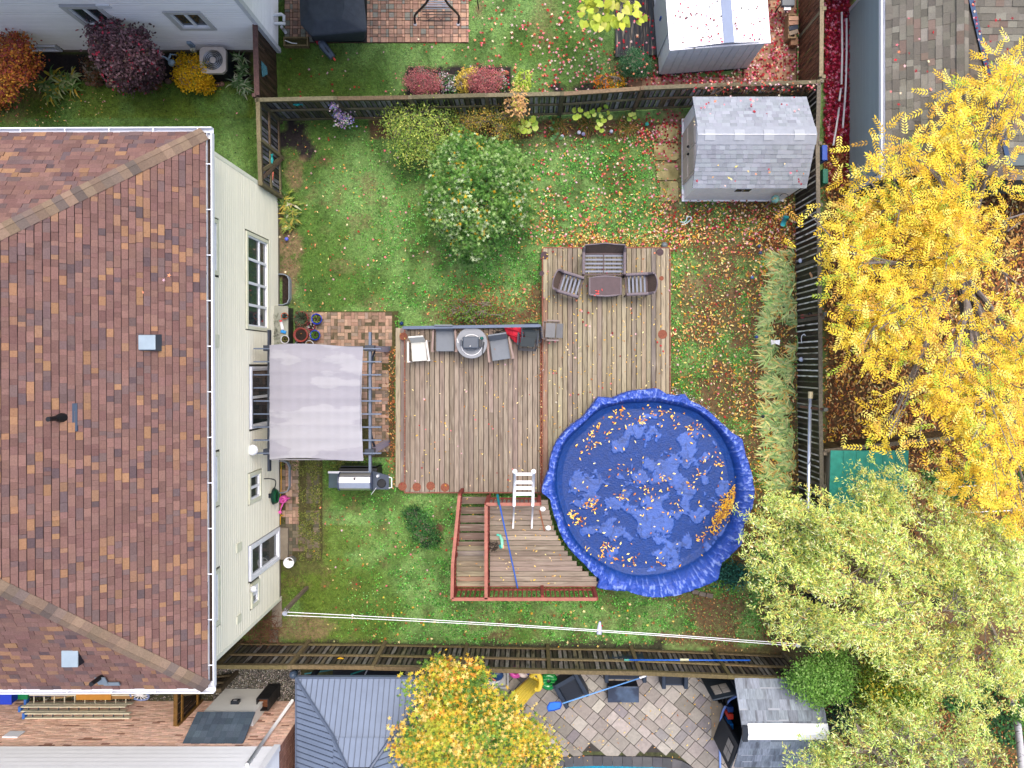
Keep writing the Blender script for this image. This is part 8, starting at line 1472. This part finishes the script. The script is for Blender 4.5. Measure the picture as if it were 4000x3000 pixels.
clumpy('yellow_mound', 'low mound of bright yellow leaves left of the air conditioner', [(700, 225), (760, 205), (800, 260), (830, 310), (835, 340), (790, 355), (730, 350), (680, 310), (690, 260)], 150, (.15, .7), (22, 34), .07, [(B(c(236, 196, 30), 1.15), 3), (B(c(220, 170, 20), 1.15), 2), (B(c(150, 160, 50), 1), 1)], W(760, 290), rs, T_OVAL, .5, .5, 5, .02, .07, None, None, 'plant')
clumpy('reddish_plant', 'low reddish brown plant among the stones left of the purple bush', [(325, 230), (390, 240), (400, 300), (380, 340), (345, 330), (330, 290)], 60, (.1, .5), (14, 22), .055, [(B(c(130, 80, 50), 1.1), 3), (B(c(90, 90, 50), 1.1), 2)], W(365, 290), rs, T_OVAL, .6, .5, 4, .015, .07, None, None, 'plant'); clumpy('rusty_perennial', 'rust and green low perennial at the foot of the purple bush', [(450, 300), (540, 290), (620, 300), (630, 345), (540, 350), (460, 350)], 70, (.1, .4), (14, 22), .05, [(B(c(140, 90, 50), 1.1), 3), (B(c(110, 120, 50), 1.1), 2), (B(c(190, 120, 120), 1.1), 1)], W(545, 330), rs, T_OVAL, .6, .5, 4, .015, .07, None, None, 'plant')
BB = [(B(c(196, 112, 118), 1.2), 3), (B(c(166, 90, 98), 1.2), 2), (B(c(218, 146, 140), 1.2), 1.5), (B(c(160, 100, 60), 1.1), .8)]
clumpy('barberry', 'left pink-red barberry in the bed behind the top fence', blobpoly(1655, 320, 66, 52, rs), 170, (.2, .9), (18, 28), .045, BB, W(1655, 325), rs, T_LEAF, .6, .45, 8, .02, .08, None, None, 'shrub'); clumpy('barberry', 'right pink-red barberry beside the yellow chrysanthemums', blobpoly(1895, 318, 70, 50, rs), 170, (.2, .9), (18, 28), .045, BB, W(1895, 325), rs, T_LEAF, .6, .45, 8, .02, .08, None, None, 'shrub')
clumpy('chrysanthemum', 'arc of pale yellow chrysanthemum flowers between the two barberries', [(1785, 355), (1785, 310), (1815, 275), (1850, 270), (1870, 290), (1830, 300), (1822, 360)], 60, (.15, .5), (14, 22), .045, [(B(c(230, 206, 96), 1.15), 3), (B(c(206, 180, 60), 1.1), 1)], W(1815, 330), rs, T_OVAL, .5, .8, 3, .01, .05, None, None, 'flower'); clumpy('white_flowers', 'white and lilac bedding flowers on the dark soil between the barberries', [(1705, 290), (1780, 290), (1780, 360), (1720, 365)], 50, (.1, .3), (10, 16), .045, [(B(c(70, 130, 60), 1.1), 3), (B(c(230, 226, 236), 1.1), 1.4), (B(c(190, 120, 180), 1.1), .7)], W(1745, 330), rs, T_OVAL, .4, .8, 3, .008, .06, None, None, 'flower'); clumpy('white_flowers', 'green flower clump right of the right barberry', [(1940, 290), (1975, 290), (1975, 345), (1950, 345)], 22, (.1, .3), (10, 16), .045, [(B(c(70, 130, 60), 1.1), 3), (B(c(230, 226, 236), 1.1), 1)], W(1958, 318), rs, T_OVAL, .4, .8, 3, .008, .06, None, None, 'flower')
q = W(1971, 286); single(MB().sph(q.x, q.y, .04, .12, .4, 12, 6, 1.2, .7), 'bed_stone', m_stone, 'flat terracotta coloured stone in the barberry bed', 'stone', color=c(176, 96, 76), smooth=True)
clumpy('lime_shrub', 'small lime green shrub at the fence right of the barberries', blobpoly(2047, 320, 24, 36, rs), 50, (.2, .6), (14, 22), .06, BL, W(2047, 325), rs, T_OVAL, .5, .6, 4, .012, .06, None, None, 'shrub'); clumpy('juniper', 'round blue-green juniper dotted with red leaves beside the black boardwalk', blobpoly(2484, 250, 62, 52, rs, 28, .04), 230, (.25, .75), (26, 38), .04, [(B(c(72, 130, 84), 1.1), 3), (B(c(52, 100, 64), 1.1), 2), (B(c(120, 170, 116), 1.1), 1.4)], W(2484, 255), rs, T_LEAF, .7, .45, 6, .02, .06, None, None, 'shrub'); drop('star', 14, R4(2440, 210, 2530, 290), .75, P_RED, .08)
clumpy('marigold', 'orange marigold clump nearer the lawn under the top fence', blobpoly(2352, 325, 20, 22, rs), 40, (.1, .3), (12, 18), .05, [(B(c(235, 140, 30), 1.15), 2), (B(c(90, 120, 50), 1), 1)], W(2352, 328), rs, T_OVAL, .4, .8, 3, .008, .05, None, None, 'flower', True); clumpy('marigold', 'golden marigold clump beside the paving under the top fence', blobpoly(2402, 320, 32, 20, rs), 50, (.1, .3), (12, 18), .05, [(B(c(238, 180, 40), 1.15), 2), (B(c(225, 130, 30), 1.1), 1), (B(c(90, 120, 50), 1), 1)], W(2402, 322), rs, T_OVAL, .4, .8, 3, .008, .05, None, None, 'flower', True)
# catalpa-like tree with heart-shaped leaves, each leaf a part
ct_ = thing('heart_leaf_tree', 'young tree with big lime heart-shaped leaves at the top edge by the black boardwalk', 'tree', W(2380, -20)); rs2 = np.random.RandomState(3); hl = sample([(2262, -60), (2262, 40), (2275, 80), (2310, 100), (2350, 105), (2400, 100), (2440, 110), (2470, 100), (2510, 85), (2520, 60), (2490, 20), (2500, -60)], 118, rs2)
hprof = [(0.0, 0), (-.12, .28), (.05, .48), (.4, .46), (.75, .24), (1.0, 0), (.75, -.24), (.4, -.46), (.05, -.48), (-.12, -.28)]; hm = None
HL = [(B(c(206, 216, 70), 1.15), 3), (B(c(186, 206, 66), 1.15), 3), (B(c(222, 222, 110), 1.15), 1.5), (B(c(230, 200, 110), 1.15), .7)]
me = bpy.data.meshes.new('heart_leaf'); me.from_pydata([(.4, 0, -.04)]+[(u, v, -.12*abs(v)-.06*u*u) for u, v in hprof], [], [(0, 1+i, 1+(i+1) % 10) for i in range(10)]); me.materials.append(m_leafo)
for x, y in hl:
    q = W(x, y, 2.3+rs2.rand()*.8); o = bpy.data.objects.new('leaf', me); COL.objects.link(o); o.parent = ct_; o.location = q-ct_.location; a = math.atan2(-(y+20), x-2385)+rs2.randn()*.5; o.rotation_euler = (rs2.randn()*.25, .25+rs2.randn()*.2, a); s = rs2.uniform(.15, .23); o.scale = (s, s, s); o.color = pick(HL)
k = MB().tube([W(2385, -25, 0), W(2385, -30, 1.6)], .04, 8)
k.build('trunk', m_bark, ct_); kb = MB()
for x, y in hl[:40]: kb.tube([W(2385, -30, 1.6), W((x+2385)/2, (y-30)/2, 2.2), W(x, y, 2.4)], [.02, .012, .005], 5, False)
kb.build('branches', m_bark, ct_)
# maple at the bottom
MG = [(B(c(78, 120, 44), 1.2), 1.8), (B(c(116, 152, 58), 1.25), 2.4), (B(c(182, 186, 62), 1.3), 3), (B(c(228, 190, 64), 1.3), 3), (B(c(242, 210, 120), 1.3), 2.2), (B(c(226, 156, 60), 1.2), 1.2)]
rs = np.random.RandomState(44)
pm = OV([(838, 1700), (850, 1600), (845, 1580), (880, 1560), (905, 1530), (880, 1510), (895, 1470), (920, 1465), (935, 1432), (960, 1430), (985, 1462), (1000, 1455), (1040, 1450), (1050, 1500), (1090, 1505), (1105, 1545), (1150, 1560), (1185, 1590), (1200, 1610), (1190, 1700)])
clumpy('yellow_maple', 'maple turning yellow and orange at the bottom, beside the slate gazebo roof', pm, 560, (2.6, 4.6), (22, 34), .13, MG, W(1900, 3050), rs, T_STAR, .5, 1.0, 12, .1, .16, .26, None, 'tree', True, .01, .4)
# mixed bushes between the willows
rs = np.random.RandomState(52)
clumpy('glossy_tree', 'mid-green small-leaved tree leaning over the dark shed roof', [(3068, 2660), (3120, 2610), (3200, 2560), (3260, 2540), (3340, 2560), (3360, 2640), (3330, 2700), (3250, 2740), (3230, 2775), (3190, 2740), (3150, 2750), (3120, 2700)], 300, (1.6, 2.8), (22, 32), .07, [(B(c(124, 170, 74), 1.3), 3), (B(c(98, 142, 58), 1.2), 2.4), (B(c(160, 196, 110), 1.15), 1.6)], W(3330, 2640), rs, T_OVAL, .6, .5, 8, .04, .12, .25, None, 'tree')
clumpy('yellow_green_tree', 'yellow-green tree right of the dark shed, below the big willow', [(3340, 2670), (3420, 2570), (3520, 2590), (3640, 2680), (3660, 2770), (3580, 2840), (3450, 2830), (3370, 2780)], 420, (1.4, 3.0), (20, 30), .08, [(B(c(156, 180, 66), 1.15), 3), (B(c(118, 150, 58), 1.1), 3), (B(c(214, 196, 70), 1.15), 1.5), (B(c(88, 124, 52), 1.1), 1.5)], W(3520, 2720), rs, T_OVAL, .6, .5, 8, .05, .14, .22, None, 'tree')
clumpy('ivy_mound', 'dark bluish ivy mound beside the dark shed corner', blobpoly(3300, 2790, 50, 70, rs), 90, (.2, .7), (16, 26), .06, [(B(c(60, 96, 72), 1.1), 3), (B(c(90, 126, 96), 1.1), 1)], W(3300, 2790), rs, T_OVAL, .6, .6, 4, .02, .08, None, None, 'plant')
clumpy('green_edge_bush', 'green bush at the right edge beside the white birch trunk', [(3945, 2700), (4060, 2680), (4060, 2850), (3990, 2860), (3950, 2800)], 60, (.6, 1.8), (16, 24), .07, [(B(c(96, 150, 64), 1.1), 3), (B(c(70, 116, 50), 1.1), 2)], W(3990, 2750), rs, T_OVAL, .6, .6, 4, .03, .1, None, None, 'bush')
bt = thing('birch_tree', 'white birch trunk with black marks at the right edge', 'tree', W(3960, 2720)); MB().tube([W(3950, 2700, 0), W(3975, 2830, 1.6), W(3985, 2920, 2.6), W(3990, 3010, 3.6), W(4010, 3090, 4.4)], [.1, .09, .085, .08, .07], 12).build('trunk', M('birch_bark', c(214, 212, 220, .75), rough=.7, var=.1, scale=8, col2=c(50, 48, 50), c2scale=5, stretch=(1, 1, 3), lo=.6, hi=.66), bt, True)
P_ = np.array([tuple(W(4030+rs.randn()*30, 3090+rs.randn()*30, 4.4+rs.randn()*.3)) for _ in range(900)]); n = len(P_); scatter('crown', T_OVAL, P_, rot(rs.uniform(0, 6.3, n), rs.randn(n)*.5, rs.randn(n)*.5), np.full(n, .06), np.full(n, .04), pcol(n, [(c(200, 200, 90), 1)]), m_fol, bt)
# low ivy and weeds in the leaf litter on the right
n = 5000; e = np.concatenate([sample([(3600, 1840), (4040, 1800), (4040, 1900), (3700, 1960)], n//2), sample([(3600, 2700), (4040, 2560), (4040, 2950), (3860, 2880)], n//2)]); e = e[fbm(e[:, 0], e[:, 1], 60, 2) > .45]; n = len(e); scatter('ivy_cover', T_OVAL, toW(e, RS.uniform(.03, .15, n)), rot(RS.uniform(0, 6.3, n), RS.randn(n)*.3, RS.randn(n)*.3), RS.uniform(.06, .1, n), RS.uniform(.05, .08, n), pcol(n, DG, .2), m_fol, None, 'stuff')
# brown twiggy heap and bricks at the house corner (bottom left)
t = thing('brush_pile', 'tangled heap of brown twigs between the cream house corner and the fence', 'brush pile', W(1040, 2440)); k = MB()
for _ in range(170):
    p = W(RS.uniform(960, 1085), RS.uniform(2400, 2505), RS.uniform(.05, .5)); a = RS.uniform(0, 6.3); L = RS.uniform(.2, .5); d = Vector((math.cos(a)*L, math.sin(a)*L, RS.randn()*.12)); k.tube([p, p+d*.5+Vector((RS.randn()*.06, RS.randn()*.06, .06)), p+d], [.009, .007, .004], 4, False)
k.build('twigs', M('twig_brown', c(124, 84, 62), rough=.9, var=.4, scale=20), t)['kind'] = 'stuff'
single(MB().box(W(1072, 2490).x, W(1072, 2490).y, 0, .24, .5, .09), 'timber_edge', m_wood, 'weathered timber frame with dark soil by the fence at the house corner', 'bed edge', color=c(120, 112, 96)); 
pl = W(1100, 2340); single(MB().box(W(1083, 2390).x, W(1083, 2390).y, 0, .3, .9, .05), 'paving_strip', m_conc, 'pale slab strip at the foot of the house corner', 'slab', bevel=.01)
# bare vines over the fence behind the resin shed
t = thing('bare_vine', 'bare tangled vine with red-brown stems on the fence above the resin shed', 'vine', W(2950, 345)); k = MB()
for _ in range(120):
    x = RS.uniform(2700, 3190); p = W(x, RS.uniform(322, 352), RS.uniform(1.3, 1.9)); a = RS.uniform(0, 6.3); L = RS.uniform(.2, .6); d = Vector((math.cos(a)*L, math.sin(a)*L*.4, RS.randn()*.1)); k.tube([p, p+d*.5+Vector((RS.randn()*.05, RS.randn()*.05, .04)), p+d], [.008, .007, .004], 4, False)
kv = k.build('stems', M('vine_brown', c(130, 96, 72), rough=.9, var=.4, scale=20), t); drop('star', 90, R4(2700, 320, 3190, 352), 1.75, P_RED, .08, 0, .1); drop('oval', 160, R4(2740, 340, 3150, 366), 1.3, P_BRN+[(c(120, 120, 40), 2)], .07, 0, .2)
# ---------------------------------------------------------------- write out the fallen leaves
for kd, tpl, nm in (('star', T_STAR, 'fallen_maple_leaves'), ('oval', T_LEAF, 'fallen_leaflets')):
    P_, C_, S_ = LV[kd]
    P_ = np.concatenate(P_); C_ = np.concatenate(C_); S_ = np.concatenate(S_); n = len(P_)
    wd = S_ if kd == 'star' else S_*RS.uniform(.3, .5, n)
    scatter(nm, tpl, P_, rot(RS.uniform(0, 2*PI, n), RS.randn(n)*.15, RS.randn(n)*.2), S_, wd, C_, m_dry, None, 'stuff')
